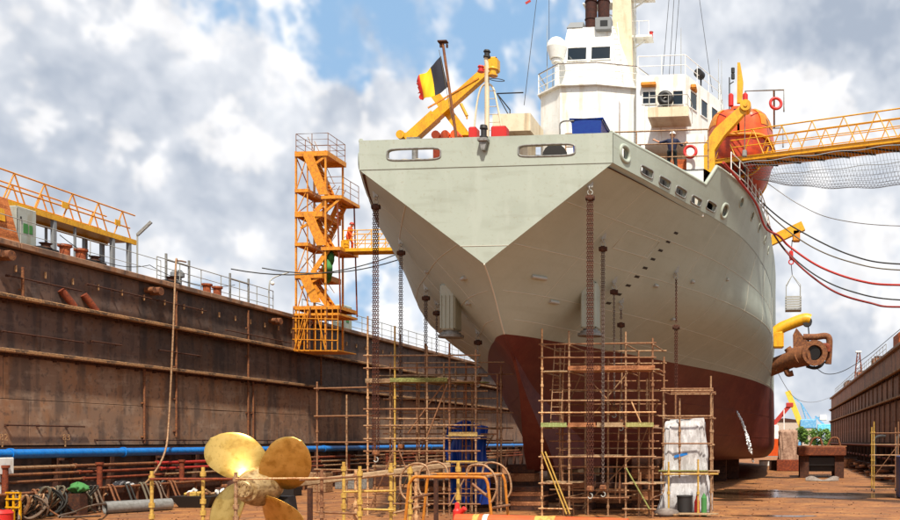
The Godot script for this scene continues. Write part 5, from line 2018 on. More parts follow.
func boards(t: Node3D, x0: float, x1: float, z0: float, z1: float, y: float, mats: Array) -> void:
	var n := maxi(1, int(round(absf(z1 - z0) / 0.26)))
	for i in n:
		var z := lerpf(z0, z1, (i + 0.5) / n)
		var x := x0
		while x < x1 - 0.3:
			var l := minf(rng.randf_range(1.9, 2.5), x1 - x)
			var b := B.new()
			b.cbox(Vector3(x + l * 0.5, y + rng.randf_range(0, 0.012), z), Vector3(l - 0.02, 0.05, 0.235), 0.006, Basis(Vector3.UP, rng.randf_range(-0.006, 0.006)))
			wpart(t, "plank", b, mats[rng.randi() % mats.size()])
			x += l

func toe_board(t: Node3D, x0: float, x1: float, z: float, y: float, mat: Material) -> void:
	var b := B.new()
	b.cbox(Vector3((x0 + x1) * 0.5, y + 0.06, z), Vector3(x1 - x0, 0.17, 0.03), 0.005)
	wpart(t, "toe_board", b, mat)

func build_scaffolds() -> void:
	var tones := [M.scaf, M.scaf, M.scaf_rusty, M.scaf_pale]
	# --- scaffold under the starboard quarter
	var t := thing("scaffold", "tall rusty tube scaffold with green toe boards under the stern's right side", "scaffold", Vector3(-6.7, 0, -34.5), "scaffolds under the stern")
	var xs := [-8.82, -7.78, -5.62, -4.6]
	var zf := -33.4
	var zk := -35.6
	var lv := [0.35, 0.75, 1.3, 2.35, 3.45, 3.95, 4.4, 5.65, 6.05, 6.55]
	var tops := [7.15, 7.05, 7.0, 6.75]
	for i in 4:
		standard(t, xs[i], zf, 0.0, tops[i], lv + [1.9, 2.9, 5.0], [M.scaf_pale, M.scaf, M.scaf, M.scaf][i])
		standard(t, xs[i] + 0.15, zk, 0.0, tops[i] - 0.5, lv + [1.9, 2.9, 5.0], M.scaf_rusty)
	standard(t, -6.7, zk, 0.0, 6.2, lv, M.scaf_rusty)
	standard(t, -6.5, zf - 1.1, 0.0, 5.2, lv, M.scaf_rusty)
	for q in [[0.35, 0, 1], [0.35, 2, 3], [0.75, 1, 2], [1.3, 0, 1], [1.3, 2, 3], [2.3, 0, 3], [3.97, 0, 3], [4.42, 0, 3], [6.05, 0, 3], [6.55, 0, 3]]:
		var m: Material = tones[rng.randi() % 4]
		tube_part(t, "ledger", Vector3(xs[q[1]] - 0.12, q[0], zf + 0.05), Vector3(xs[q[2]] + 0.14, q[0] + rng.randf_range(-0.03, 0.03), zf + 0.05), 0.031, m)
		tube_part(t, "ledger", Vector3(xs[q[1]], q[0] - 0.05, zk - 0.05), Vector3(xs[q[2]] + 0.25, q[0] - 0.05, zk - 0.05), 0.031, M.scaf_rusty)
	for y in [0.8, 2.25, 3.4, 5.5, 6.5]:
		for x in xs:
			tube_part(t, "transom", Vector3(x + 0.05, y, zf + 0.15), Vector3(x + 0.12, y, zk - 0.15), 0.03, M.scaf_rusty)
	boards(t, -7.8, -4.35, zf - 0.05, zf - 1.1, 5.58, [M.plank, M.plank_red])
	boards(t, -8.9, -7.75, zf - 0.05, zf - 0.6, 5.53, [M.plank])
	boards(t, -8.9, -4.5, zf - 0.05, zf - 1.1, 3.45, [M.plank, M.plank_green, M.plank_red])
	boards(t, -8.9, -7.4, zf - 0.3, zf - 1.2, 1.32, [M.plank])
	boards(t, -5.6, -4.2, zf - 0.2, zf - 0.9, 1.3, [M.plank])
	toe_board(t, -8.84, -7.85, zf + 0.1, 3.45, tinted(M.plank_green, Color(0.86, 1.1, 0.9)))
	toe_board(t, -7.8, -6.75, zf + 0.1, 3.45, M.plank_red)
	toe_board(t, -6.7, -5.7, zf + 0.1, 3.45, M.plank)
	toe_board(t, -5.6, -4.55, zf + 0.1, 3.45, tinted(M.plank_green, Color(0.95, 1.1, 0.9)))
	toe_board(t, -7.8, -4.5, zf + 0.1, 5.58, M.plank_red)
	for k in 2:
		tube_part(t, "brace", Vector3(-8.8 + k * 0.13, 2.5, zf + 0.12), Vector3(-7.85 + k * 0.13, 0.15, zf + 0.12), 0.031, M.scaf_yellow)
	tube_part(t, "brace", Vector3(-5.6, 1.9, zf + 0.1), Vector3(-4.7, 0.35, zf + 0.1), 0.03, M.plank_green)
	tube_part(t, "brace", Vector3(-6.3, 0.6, zf - 1.5), Vector3(-6.0, 5.6, zf - 1.4), 0.031, M.scaf_rusty)
	tube_part(t, "brace", Vector3(-7.7, 3.5, zk), Vector3(-5.6, 6.0, zk), 0.031, M.scaf_rusty)
	tube_part(t, "brace", Vector3(-5.5, 4.4, zf - 0.6), Vector3(-5.1, 3.5, zf - 0.6), 0.031, M.scaf_pale)
	ladder(t, Vector3(-8.4, 3.5, zf - 0.4), Vector3(-8.3, 6.6, zf - 0.7), 0.4, M.scaf)
	ladder(t, Vector3(-8.0, 0.0, zf - 0.9), Vector3(-8.1, 3.6, zf - 0.5), 0.4, M.scaf_rusty)
	for q in [[-6.0, 0.5], [-5.2, 0.5], [-4.95, 4.1]]:
		standard(t, q[0], zf - 0.9, q[1], q[1] + 1.2, [q[1] + 0.6], M.scaf_rusty)

	for y in [1.0, 1.9, 2.9, 3.45, 4.9]:
		tube_part(t, "ledger", Vector3(-8.8, y, zf - 1.1), Vector3(-4.5, y + rng.randf_range(-0.04, 0.04), zf - 1.1), 0.031, M.scaf_rusty)
	for x in [-8.3, -7.3, -5.3, -4.9]:
		standard(t, x, zf - 1.15, 0.0, 5.6, [1.0, 1.9, 2.9, 3.45, 4.9], M.scaf_rusty)
	boards(t, -8.6, -4.8, zf - 1.2, zf - 1.9, 2.3, [M.plank, M.rust_dark])
	for y in [0.55, 1.6, 2.6, 3.2, 4.9, 5.3]:
		tube_part(t, "ledger", Vector3(-8.85, y, zk - 0.08), Vector3(-4.3, y, zk - 0.08), 0.031, M.scaf)
	boards(t, -8.7, -4.6, zk + 0.9, zk + 0.1, 4.5, [M.plank, M.plank_red])
	boards(t, -7.8, -5.6, zf - 0.1, zf - 0.6, 2.35, [M.plank])
	for q in [[-7.7, 0.2, -5.7, 2.3], [-5.5, 2.4, -4.7, 4.4], [-8.7, 3.5, -7.8, 5.5], [-7.6, 5.5, -5.7, 3.5]]:
		tube_part(t, "brace", Vector3(q[0], q[1], zk + 0.1), Vector3(q[2], q[3], zk + 0.1), 0.031, M.scaf)
	# --- lower scaffold bay to its right, round the sheeted stack
	t = thing("scaffold", "lower open scaffold bay round the plastic-sheeted stack", "scaffold", Vector3(-3.5, 0, -35.2), "scaffolds under the stern")
	var lv2 := [0.12, 1.65, 2.75, 3.85, 4.9]
	for q in [[-2.55, -35.2, 5.45, M.scaf], [-4.45, -35.4, 5.0, M.scaf], [-4.1, -36.6, 4.9, M.scaf_rusty], [-2.6, -36.8, 4.9, M.scaf_rusty], [-4.12, -34.4, 2.1, M.scaf_yellow], [-2.98, -34.4, 2.2, M.scaf_yellow], [-3.8, -35.4, 4.6, M.scaf_rusty]]:
		standard(t, q[0], q[1], 0.0, q[2], lv2 + [0.9, 2.2, 3.3], q[3])
	for q in [[4.95, -4.5, -2.45], [4.88, -4.5, -2.45], [3.88, -4.6, -2.45], [2.8, -4.5, -2.5], [1.68, -4.5, -2.3]]:
		tube_part(t, "ledger", Vector3(q[1], q[0], -35.15), Vector3(q[2], q[0], -35.15), 0.031, M.scaf if q[0] != 1.68 else M.scaf_yellow)
		tube_part(t, "ledger", Vector3(q[1] + 0.2, q[0] - 0.06, -36.7), Vector3(q[2], q[0] - 0.06, -36.7), 0.031, M.scaf_rusty)
	tube_part(t, "ledger", Vector3(-4.3, 1.62, -34.35), Vector3(-2.2, 1.64, -34.35), 0.031, M.scaf_yellow)
	for y in [1.6, 3.8, 4.82]:
		for x in [-4.4, -2.55]:
			tube_part(t, "transom", Vector3(x, y, -34.3 if y < 2.0 else -35.0), Vector3(x + 0.05, y, -36.9), 0.031, M.scaf)
	boards(t, -4.6, -2.2, -34.1, -34.6, 0.1, [M.plank])
	boards(t, -4.6, -2.2, -34.95, -35.3, 1.72, [M.plank, M.plank_green])

	# --- scaffold under the port quarter
	t = thing("scaffold", "dense brown tube scaffold with blue sheeting under the stern's left side", "scaffold", Vector3(-14, 0, -34.5), "scaffolds under the stern")
	zf = -34.0
	zk = -36.6
	xs = [-15.95, -14.85, -13.55, -12.65, -11.6]
	tops = [7.8, 7.4, 6.6, 6.7, 6.45]
	lv = [0.4, 1.55, 2.45, 2.95, 3.45, 4.1, 5.2, 5.75, 6.25]
	for i in 5:
		standard(t, xs[i], zf, 0.0, tops[i], lv + [1.0, 2.0, 4.6], [M.scaf_pale, M.scaf_yellow, M.scaf_rusty, M.scaf, M.scaf][i])
		standard(t, xs[i] + 0.2, zk, 0.0, tops[i] - 0.4, lv + [1.0, 2.0, 4.6], M.scaf_rusty)
		standard(t, xs[i] + 0.45, (zf + zk) * 0.5, 0.0, 5.6, lv, M.scaf_rusty)
	standard(t, -11.1, zf - 1.6, 0.0, 5.4, lv, M.scaf_rusty)
	for y in [0.45, 1.55, 2.5, 2.98, 3.5, 4.15, 5.75, 6.25]:
		var m: Material = tones[rng.randi() % 4]
		tube_part(t, "ledger", Vector3(xs[0] - 0.15, y, zf + 0.05), Vector3(xs[4] + 0.2, y + rng.randf_range(-0.05, 0.05), zf + 0.05), 0.031, m)
		tube_part(t, "ledger", Vector3(xs[0], y - 0.06, zk - 0.05), Vector3(-10.9, y - 0.06, zk - 0.05), 0.031, M.scaf_rusty)
	for y in [1.5, 3.4, 5.15]:
		for x in xs:
			tube_part(t, "transom", Vector3(x + 0.05, y, zf + 0.15), Vector3(x + 0.2, y, zk - 0.15), 0.031, M.scaf_rusty)
	boards(t, -16.0, -11.4, zf - 0.05, zf - 1.1, 5.22, [M.plank, M.plank_green, M.plank])
	boards(t, -12.8, -11.3, zf - 0.05, zf - 1.0, 3.1, [M.plank])
	boards(t, -13.6, -11.5, zf - 1.2, zf - 2.0, 3.0, [M.plank])
	boards(t, -12.8, -11.4, zf - 0.3, zf - 1.0, 2.05, [M.plank])
	boards(t, -15.2, -12.6, zf - 0.4, zf - 1.2, 1.5, [M.plank])
	toe_board(t, -15.0, -12.7, zf + 0.1, 5.22, M.plank_green)
	toe_board(t, -16.0, -15.0, zf + 0.1, 5.2, M.plank)
	toe_board(t, -12.65, -11.5, zf + 0.1, 3.1, tinted(M.plank_green, Color(1.0, 1.0, 0.8)))
	tube_part(t, "brace", Vector3(-14.4, 3.2, zf - 0.2), Vector3(-13.0, 5.1, zf - 0.2), 0.031, M.scaf_rusty)
	tube_part(t, "brace", Vector3(-14.8, 2.6, zf - 0.2), Vector3(-14.0, 0.6, zf - 0.2), 0.031, M.scaf)
	tube_part(t, "brace", Vector3(-13.4, 0.4, zk), Vector3(-11.7, 3.2, zk), 0.031, M.scaf_rusty)
	tube_part(t, "brace", Vector3(-15.9, 0.4, zk), Vector3(-14.7, 2.9, zk), 0.031, M.scaf_rusty)
	tube_part(t, "crossbar", Vector3(-12.75, 2.1, zf + 0.1), Vector3(-11.5, 2.1, zf + 0.1), 0.03, M.scaf_yellow)

	for y in [1.0, 2.0, 3.2, 4.6]:
		tube_part(t, "ledger", Vector3(-15.9, y, zf - 1.3), Vector3(-11.2, y + rng.randf_range(-0.05, 0.05), zf - 1.3), 0.031, M.scaf_rusty)
	for x in [-15.3, -14.2, -13.1, -12.2]:
		standard(t, x, zf - 0.6, 0.0, 6.0, [1.0, 2.0, 3.2, 4.6], M.scaf_rusty if x < -13.0 else M.rust)
	ladder(t, Vector3(-12.3, 0.0, zf - 0.8), Vector3(-12.2, 5.4, zf - 1.0), 0.4, M.scaf_rusty)
	boards(t, -15.9, -11.3, zk + 1.0, zk + 0.2, 4.2, [M.plank, M.plank_red])
	boards(t, -15.8, -13.4, zf - 0.1, zf - 0.7, 3.0, [M.plank])
	for y in [0.8, 1.9, 3.8, 4.9, 5.5]:
		tube_part(t, "ledger", Vector3(-16.0, y, zf - 0.55), Vector3(-11.3, y + rng.randf_range(-0.05, 0.05), zf - 0.55), 0.031, M.scaf)
	for q in [[-15.8, 0.3, -14.9, 2.4], [-13.5, 3.1, -12.7, 5.1], [-12.6, 0.4, -11.7, 2.0]]:
		tube_part(t, "brace", Vector3(q[0], q[1], zf + 0.1), Vector3(q[2], q[3], zf + 0.1), 0.031, M.scaf)
	# --- long low bay reaching left
	t = thing("scaffold", "low two-rail scaffold bay reaching left past the propeller", "scaffold", Vector3(-17.2, 0, -35), "scaffolds under the stern")
	for q in [[-18.5, -34.9, 5.3, M.scaf], [-17.6, -35.6, 4.8, M.scaf_rusty], [-16.3, -35.4, 3.2, M.scaf_rusty]]:
		standard(t, q[0], q[1], 0.0, q[2], [0.5, 1.75, 2.8, 3.9, 5.0, 3.3, 1.2], q[3])
	for y in [1.75, 2.85, 3.9, 5.02]:
		tube_part(t, "ledger", Vector3(-18.6, y, -34.85), Vector3(-15.75, y, -34.1), 0.031, M.scaf)
	tube_part(t, "ledger", Vector3(-17.7, 0.6, -35.55), Vector3(-15.9, 0.65, -34.3), 0.031, M.scaf)

	# --- blue sheeting on the port scaffold: a wrinkled curtain
	var rows := []
	for i in 25:
		var row := []
		for j in 25:
			var u := i / 24.0
			var w := j / 24.0
			row.append(Vector3(lerpf(-13.2, -11.55, u) + 0.05 * sin(w * 7.0), lerpf(0.35, 3.75 - 0.5 * absf(u - 0.4), w), -35.3 + 0.12 * sin(u * 17.0 + w * 2.0) + 0.08 * sin(u * 31.0 - w * 5.0) + 0.06 * sin(w * 11.0)))
		rows.append(row)
	var b := B.new()
	b.grid(rows)
	single("tarpaulin", "wrinkled bright blue sheet hung in the left scaffold", "tarpaulin", b, M.tarp_blue)
	# --- plastic-sheeted stack
	t = thing("wrapped_stack", "stack of gear wrapped in wrinkled translucent plastic sheeting", "wrapped stack", Vector3(-3.62, 0, -36.0))
	rows = []
	for i in 33:
		var w := i / 32.0
		var row := []
		for j in 129:
			var a := TAU * j / 128.0
			var sx := signf(cos(a)) * pow(absf(cos(a)), 0.22)
			var sz := signf(sin(a)) * pow(absf(sin(a)), 0.22)
			var top := smoothstep(0.93, 1.0, w)
			var wr := 1.3 * (0.13 * absf(sin(a * 7.0 + w * 1.5)) + 0.07 * absf(sin(a * 13.0 - w * 4.0)) - 0.1 + 0.04 * sin(w * 14.0 + a * 3.0)) + 0.12 * pow(1.0 - w, 3.0)
			var ra := (0.85 - 0.12 * w + wr * (0.4 + 0.6 * (1.0 - w))) * (1.0 - top)
			row.append(Vector3(sx * ra, 0.1 + 3.55 * minf(w / 0.95, 1.0) + (0.16 * sin(a * 2.0 + 0.6) + 0.08 * sin(a * 5.0)) * w * (1.0 - top) + 0.1 * top, sz * ra * 0.75))
		rows.append(row)
	b = B.new()
	b.grid(rows)
	part(t, "sheet", b, M.sheet)
	b = B.new()
	b.cbox(Vector3(0, 0.06, 0), Vector3(1.7, 0.12, 1.3), 0.02)
	part(t, "pallet", b, M.plank)
	for q in [[Vector3(-0.1, 2.35, 0.62), Vector3(0.6, 0.1, 0.02), M.blue], [Vector3(0.35, 2.9, 0.58), Vector3(0.5, 0.06, 0.02), M.blue]]:
		b = B.new()
		b.box(q[0], q[1], Basis(Vector3(0, 0, 1), 0.25))
		part(t, "blue_tape", b, q[2])
	# --- small things in front of the stack
	t = thing("gas_bottle", "small red gas bottle by the scaffold foot", "gas bottle", Vector3(-3.05, 0, -34.75))
	b = B.new()
	b.lathe([Vector2(0, 0), Vector2(0.11, 0), Vector2(0.11, 0.55), Vector2(0.05, 0.68), Vector2(0.05, 0.78), Vector2(0, 0.78)], 12)
	part(t, "body", b, M.red)
	b = B.new()
	b.tube(Vector3(0, 0.78, 0), Vector3(0, 0.9, 0), 0.03, 8)
	part(t, "valve", b, M.dark)
	t = thing("gas_bottle", "small green gas bottle beside the red one", "gas bottle", Vector3(-2.78, 0, -34.7))
	b = B.new()
	b.lathe([Vector2(0, 0), Vector2(0.11, 0), Vector2(0.11, 0.7), Vector2(0.05, 0.82), Vector2(0, 0.9)], 12)
	part(t, "body", b, M.green)
	t = thing("drum", "dark lidded drum before the sheeted stack", "drum", Vector3(-3.55, 0, -34.9))
	b = B.new()
	b.lathe([Vector2(0, 0), Vector2(0.3, 0), Vector2(0.3, 0.7), Vector2(0.32, 0.72), Vector2(0.32, 0.78), Vector2(0, 0.8)], 18)
	part(t, "body", b, M.dark)
	b = B.new()
	b.sphere(Vector3(-4.2, 0.17, -34.3), Vector3(0.5, 0.16, 0.3), 12)
	single("rag_heap", "pale rag heap on the scaffold board", "rags", b, M.tarp)
	# --- stacked gear behind, in the shade under the stern
	for q in [[-10.3, -37.0, 1.4, 1.0, "dark crate under the keel between the two scaffolds"], [-10.9, -38.2, 1.2, 1.9, "tall dark crate farther under the keel"], [-7.0, -38.4, 2.0, 1.1, "long dark crate behind the right scaffold"], [-5.3, -37.6, 1.4, 2.2, "tall dark crate behind the right scaffold's right bay"], [-8.3, -37.4, 1.3, 1.5, "square dark crate behind the right scaffold's left bay"], [-13.2, -38.5, 1.6, 1.7, "dark crate behind the blue sheet"], [-14.8, -38.0, 1.8, 1.2, "low dark crate behind the left scaffold"]]:
		t = thing("crate", q[4], "crate", Vector3(q[0], 0, q[1]), "crates under the stern")
		var n := 5
		for k in n:
			b = B.new()
			b.cbox(Vector3(0, (k + 0.5) * q[3] / n, 0), Vector3(q[2], q[3] / n - 0.02, 0.9), 0.01)
			part(t, "slat", b, M.plank_red if k % 2 else M.rust_dark)

# ---------------------------------------------------------------- chain hoists hanging from the hull
func chain_into(b: B, a: Vector3, c: Vector3, wire: float, pitch: float) -> void: # links of a chain, turned by quarter turns
	var n := int(a.distance_to(c) / pitch)
	var d := (c - a).normalized()
	var f := b.frame_of(d, Vector3(0.3, 0.1, 1).normalized())
	for i in n:
		var p := a + d * pitch * (i + 0.5)
		var s := f.x if i % 2 == 0 else f.y
		var loop := PackedVector3Array()
		for k in 8:
			var an := TAU * k / 8.0
			loop.append(p + d * cos(an) * pitch * 0.72 + s * sin(an) * pitch * 0.42)
		b.path(loop, wire, 4, true)

func hoist(label: String, top: Vector3, blk: float, low: float, strands: int, mat: Material, pitch := 0.08) -> void: # top lug, upper block blk metres below, chains down to height low
	var t := thing("chain_hoist", label, "chain hoist", Vector3(top.x, low, top.z), "chain hoists under the stern")
	var b := B.new()
	b.prism(PackedVector2Array([Vector2(-0.14, 0.25), Vector2(0.14, 0.25), Vector2(0.09, -0.12), Vector2(-0.09, -0.12)]), 0.05, Transform3D(Basis.IDENTITY, top))
	wpart(t, "lug", b, M.galv)
	b = B.new()
	ring(b, top - Vector3(0, 0.15, 0), 0.075, 0.02, Vector3(1, 0, 0.2), 14, 6)
	ring(b, top - Vector3(0, 0.29, 0), 0.085, 0.018, Vector3(0.2, 0, 1), 14, 6)
	wpart(t, "shackle", b, M.galv)
	var y := top.y - 0.36
	if blk > 0.7:
		b = B.new()
		chain_into(b, Vector3(top.x, y, top.z), Vector3(top.x, top.y - blk + 0.1, top.z), 0.015, pitch)
		wpart(t, "sling_chain", b, mat)
		y = top.y - blk
	b = B.new()
	b.cbox(Vector3(top.x, y - 0.12, top.z), Vector3(0.2, 0.22, 0.18), 0.04)
	b.tube(Vector3(top.x - 0.15, y - 0.12, top.z), Vector3(top.x + 0.15, y - 0.12, top.z), 0.09, 12)
	wpart(t, "hoist_block", b, M.rust_dark)
	for k in strands:
		var x := top.x + (k - (strands - 1) * 0.5) * 0.075
		b = B.new()
		chain_into(b, Vector3(x, y - 0.2, top.z + 0.02), Vector3(x + rng.randf_range(-0.03, 0.03), low + 0.35, top.z + 0.02), 0.013, pitch)
		wpart(t, "load_chain", b, mat)
	b = B.new()
	b.cbox(Vector3(top.x, low + 0.27, top.z), Vector3(0.26, 0.2, 0.18), 0.04)
	wpart(t, "hook_block", b, M.rust)
	b = B.new()
	var hk := []
	for k in 9:
		var an := -PI * 0.5 + PI * 1.4 * k / 8.0
		hk.append(Vector3(top.x + cos(an) * 0.08, low + 0.02 - sin(an) * 0.09, top.z))
	b.path(arc(hk, 3), 0.022, 6)
	wpart(t, "hook", b, M.galv)

func build_hoists() -> void:
	hoist("three-strand rusty chain hoist hung nearest the transom's right corner", Vector3(-6.34, 11.7, -30.36), 0.5, 1.0, 3, M.chain)
	hoist("chain hoist just right of the nearest right-hand one", Vector3(-6.4, 10.51, -32.98), 0.5, 0.9, 2, M.chain_steel)
	hoist("short chain hoist by the right thruster box", Vector3(-6.37, 9.26, -35.1), 0.5, 3.9, 1, M.chain_steel)
	hoist("thin chain hoist low beside the draught marks", Vector3(-6.3, 8.65, -36.3), 0.9, 3.4, 1, M.chain_steel)
	hoist("long-sling chain hoist standing alone on the hull's right flank", Vector3(-4.21, 10.13, -37.84), 2.3, 2.6, 2, M.chain)
	hoist("three-strand rusty chain hoist hung farthest left on the stern", Vector3(-14.59, 11.95, -31.76), 0.5, 2.2, 3, M.chain)
	hoist("chain hoist second from the left under the stern", Vector3(-15.07, 10.97, -35.1), 0.5, 2.4, 2, M.chain_steel)
	hoist("chain hoist left of the left thruster box", Vector3(-14.73, 9.41, -36.84), 0.5, 3.2, 2, M.chain_steel)
	hoist("dark single-chain hoist next to the left thruster box", Vector3(-14.4, 8.83, -37.22), 0.6, 3.6, 1, M.chain_steel)
	hoist("small chain hoist by the keel above the left scaffold", Vector3(-12.21, 7.43, -36.06), 0.5, 5.2, 1, M.galv)

# ---------------------------------------------------------------- right side: bridge, net, hoses, basket, pipes
func build_right_side() -> void:
	var a: Vector3 = Vector3(-2.5, 15.78, -41.8)
	var e: Vector3 = Vector3(5.02, 15.01, -37.2)
	var d := (e - a).normalized()
	var side := Vector3(-d.z, 0, d.x).normalized() # away from the camera is -side
	if side.z < 0.0:
		side = -side
	var L := 15.5
	var t := thing("access_bridge", "long yellow truss footbridge reaching from the lifeboat to the right edge", "footbridge", a + d * 6.0)
	var b := B.new()
	b.beam(a, a + d * L, 1.15, 0.06)
	wpart(t, "deck", b, M.yellow)
	for s in [0.6, -0.6]:
		b = B.new()
		b.ibeam(a + side * s - Vector3(0, 0.05, 0), a + side * s + d * L - Vector3(0, 0.05, 0), 0.1, 0.2, 0.025)
		wpart(t, "girder", b, M.yellow)
		for h in [0.5, 0.82, 1.2]:
			b = B.new()
			b.tube(a + side * s + Vector3(0, h, 0), a + side * s + d * L + Vector3(0, h, 0), 0.03 if h > 1.0 else 0.022, 6)
			wpart(t, "rail", b, M.yellow)
		var x := 0.6
		while x < L:
			for q in [-0.55, 0.55]:
				b = B.new()
				b.tube(a + side * s + d * x + Vector3(0, 1.2, 0), a + side * s + d * (x + q) + Vector3(0, 0.06, 0), 0.024, 6)
				wpart(t, "truss_bar", b, M.yellow)
			x += 1.5
	var x2 := 0.4
	while x2 < L - 1.2:
		b = B.new()
		b.beam(a + side * 0.55 + d * x2 - Vector3(0, 0.2, 0), a - side * 0.55 + d * (x2 + 1.1) - Vector3(0, 0.2, 0), 0.06, 0.06)
		wpart(t, "cross_brace", b, M.dark)
		x2 += 1.2
	# safety net slung under the bridge: a mesh of fine cords
	b = B.new()
	var nu := 90
	var nv := 16
	var P := func(u: float, w: float) -> Vector3:
		var lx := 1.6 + u * (L - 2.0)
		var drop := (0.25 + 1.05 * pow(sin(PI * minf(0.04 + u * 0.96, 1.0)), 0.8)) * sin(PI * clampf(w, 0.0, 1.0))
		return a + d * lx + side * lerpf(0.75, -1.6, w) + Vector3(0, -0.3 - drop + 0.03 * sin(u * 40.0), 0)
	for i in nu + 1:
		var pl := PackedVector3Array()
		for j in nv + 1:
			pl.append(P.call(float(i) / nu, float(j) / nv))
		b.path(pl, 0.007, 3)
	for j in nv + 1:
		var pl := PackedVector3Array()
		for i in nu + 1:
			pl.append(P.call(float(i) / nu, float(j) / nv))
		b.path(pl, 0.02 if j == 0 or j == nv else 0.007, 3)
	var net := single("safety_net", "fine grey safety net sagging under the yellow footbridge", "net", b, plain(Color("8d9499"), 0.8))
	# hoses and cables from the ship's side to the right
	var runs := [
		["thin grey line, uppermost of the lines right of the ship", M.steel, 0.02, [Vector3(-1.17, 16.03, -44), Vector3(-0.3, 15.65, -45), Vector3(1.19, 14.62, -45), Vector3(2.84, 13.64, -44), Vector3(5.67, 12.77, -42), Vector3(10.08, 12.37, -40)]],
		["dark cable just above the red hose right of the ship", M.rubber, 0.038, [Vector3(-2.19, 15.85, -43), Vector3(-0.31, 14.92, -47), Vector3(1.24, 13.79, -47), Vector3(3.72, 12.3, -46), Vector3(6.07, 11.6, -45), Vector3(11.08, 11.41, -44)]],
		["grey brown cable second above the red hose", M.rope, 0.035, [Vector3(-1.39, 15.43, -45), Vector3(-0.05, 14.88, -49), Vector3(1.83, 13.44, -49), Vector3(3.88, 12.34, -48), Vector3(6.34, 11.68, -47), Vector3(11.59, 11.5, -46)]],
		["long bright red hose running down the ship's rail to the right edge", M.red_hose, 0.06, [ship.position + side_point(7.1, 14.45, 1.0, -0.1), ship.position + side_point(9.0, 14.2, 1.0, -0.14), ship.position + side_point(12.0, 14.0, 1.0, -0.14), ship.position + side_point(15.5, 13.7, 1.0, -0.16), Vector3(0.16, 13.78, -48), Vector3(0.75, 13.4, -49), Vector3(2.32, 12.1, -48), Vector3(4.31, 11.15, -47), Vector3(6.21, 10.74, -46), Vector3(11.33, 10.59, -45)]],
		["dark cable just below the red hose", M.rubber, 0.038, [Vector3(-0.41, 14.09, -47), Vector3(0.49, 13.25, -49), Vector3(2.05, 11.68, -48), Vector3(3.8, 10.64, -47), Vector3(6.21, 9.99, -46), Vector3(11.33, 9.81, -45)]],
		["brownish red hose, lowest of the lines right of the ship", tinted(M.red_hose, Color(0.75, 0.7, 0.65)), 0.055, [Vector3(-0.52, 14.3, -47), Vector3(0.38, 13.36, -49), Vector3(1.53, 11.9, -48), Vector3(3.04, 10.6, -47), Vector3(4.72, 9.86, -46), Vector3(6.21, 9.64, -46), Vector3(11.33, 9.61, -45)]],
		["thin dark cable sagging from the pipe bundle to the right wall", M.rubber, 0.03, [Vector3(1.74, 9.38, -66), Vector3(2.91, 8.45, -68), Vector3(3.91, 8.06, -70), Vector3(5.59, 8.67, -74), Vector3(8, 10.34, -78), Vector3(10.45, 12.41, -82), Vector3(10.6, 12.47, -75.55)]],
		["thin slack line low between the ship and the right wall", M.rope, 0.02, [Vector3(-0, 8.08, -66), Vector3(1.67, 6.7, -80), Vector3(4.71, 7.63, -110), Vector3(9.04, 10.16, -150)]],
	]
	for q in runs:
		b = B.new()
		b.path(arc(q[3], 8), q[2], 7)
		single("hose" if q[2] > 0.05 else "cable", q[0], "hose" if q[2] > 0.05 else "cable", b, q[1], "lines right of the ship")
	# short yellow jib with a hook and a basket
	t = thing("hose_crane", "short yellow crane jib over the hanging basket on the ship's side", "crane", Vector3(-0.24, 14.68, -54))
	b = B.new()
	b.beam(Vector3(-0.83, 14.63, -54), Vector3(1.6, 15.71, -54), 0.4, 0.55)
	wpart(t, "jib", b, M.yellow)
	b = B.new()
	b.cbox(Vector3(1.19, 15.12, -54), Vector3(0.45, 0.7, 0.4), 0.06)
	wpart(t, "jib_head", b, M.orange_yellow)
	b = B.new()
	b.tube(Vector3(0.95, 14.89, -54), Vector3(0.89, 14.18, -54), 0.03, 6)
	wpart(t, "hoist_wire", b, M.dark)
	b = B.new()
	b.cbox(Vector3(0.89, 14, -54), Vector3(0.24, 0.5, 0.2), 0.05)
	ring(b, Vector3(0.89, 13.58, -54), 0.14, 0.04, Vector3(0, 0, 1), 14, 6)
	wpart(t, "hook", b, M.red)
	t = thing("lifting_basket", "small open steel basket hanging from the hook", "basket", Vector3(1.01, 10.65, -54))
	var c: Vector3 = Vector3(1.01, 10.65, -54)
	var tp: Vector3 = Vector3(0.95, 12.8, -54)
	b = B.new()
	b.tube(Vector3(0.89, 13.46, -54), tp, 0.025, 6)
	wpart(t, "sling", b, M.dark)
	for q in [[-0.42, -0.4], [0.42, -0.4], [0.42, 0.4], [-0.42, 0.4]]:
		b = B.new()
		b.tube(tp, c + Vector3(q[0], 1.5, q[1]), 0.02, 5)
		b.tube(c + Vector3(q[0], 0, q[1]), c + Vector3(q[0], 1.5, q[1]), 0.025, 6)
		wpart(t, "corner_post", b, M.galv)
	b = B.new()
	b.box(c + Vector3(0, 0.04, 0), Vector3(0.95, 0.08, 0.9))
	wpart(t, "floor", b, M.steel)
	for q in [[0.0, 0.44, 0.95, 0.03], [0.0, -0.44, 0.95, 0.03], [0.46, 0.0, 0.03, 0.85], [-0.46, 0.0, 0.03, 0.85]]:
		for k in 5:
			b = B.new()
			b.box(c + Vector3(q[0], 0.18 + k * 0.15, q[1]), Vector3(q[2], 0.1, q[3]))
			wpart(t, "side_slat", b, M.galv)
	# second yellow crane with a bundle of big rusty pipes
	t = thing("pipe_crane", "curved yellow crane arm holding the rusty pipe assembly", "crane", Vector3(-0, 9.91, -66))
	b = B.new()
	b.path(arc([Vector3(-0.87, 9.92, -66), Vector3(0.15, 11, -66), Vector3(1.02, 11.43, -66), Vector3(2.03, 11.78, -66), Vector3(2.46, 11.71, -66)], 6), 0.42, 8)
	wpart(t, "arm", b, M.yellow)
	b = B.new()
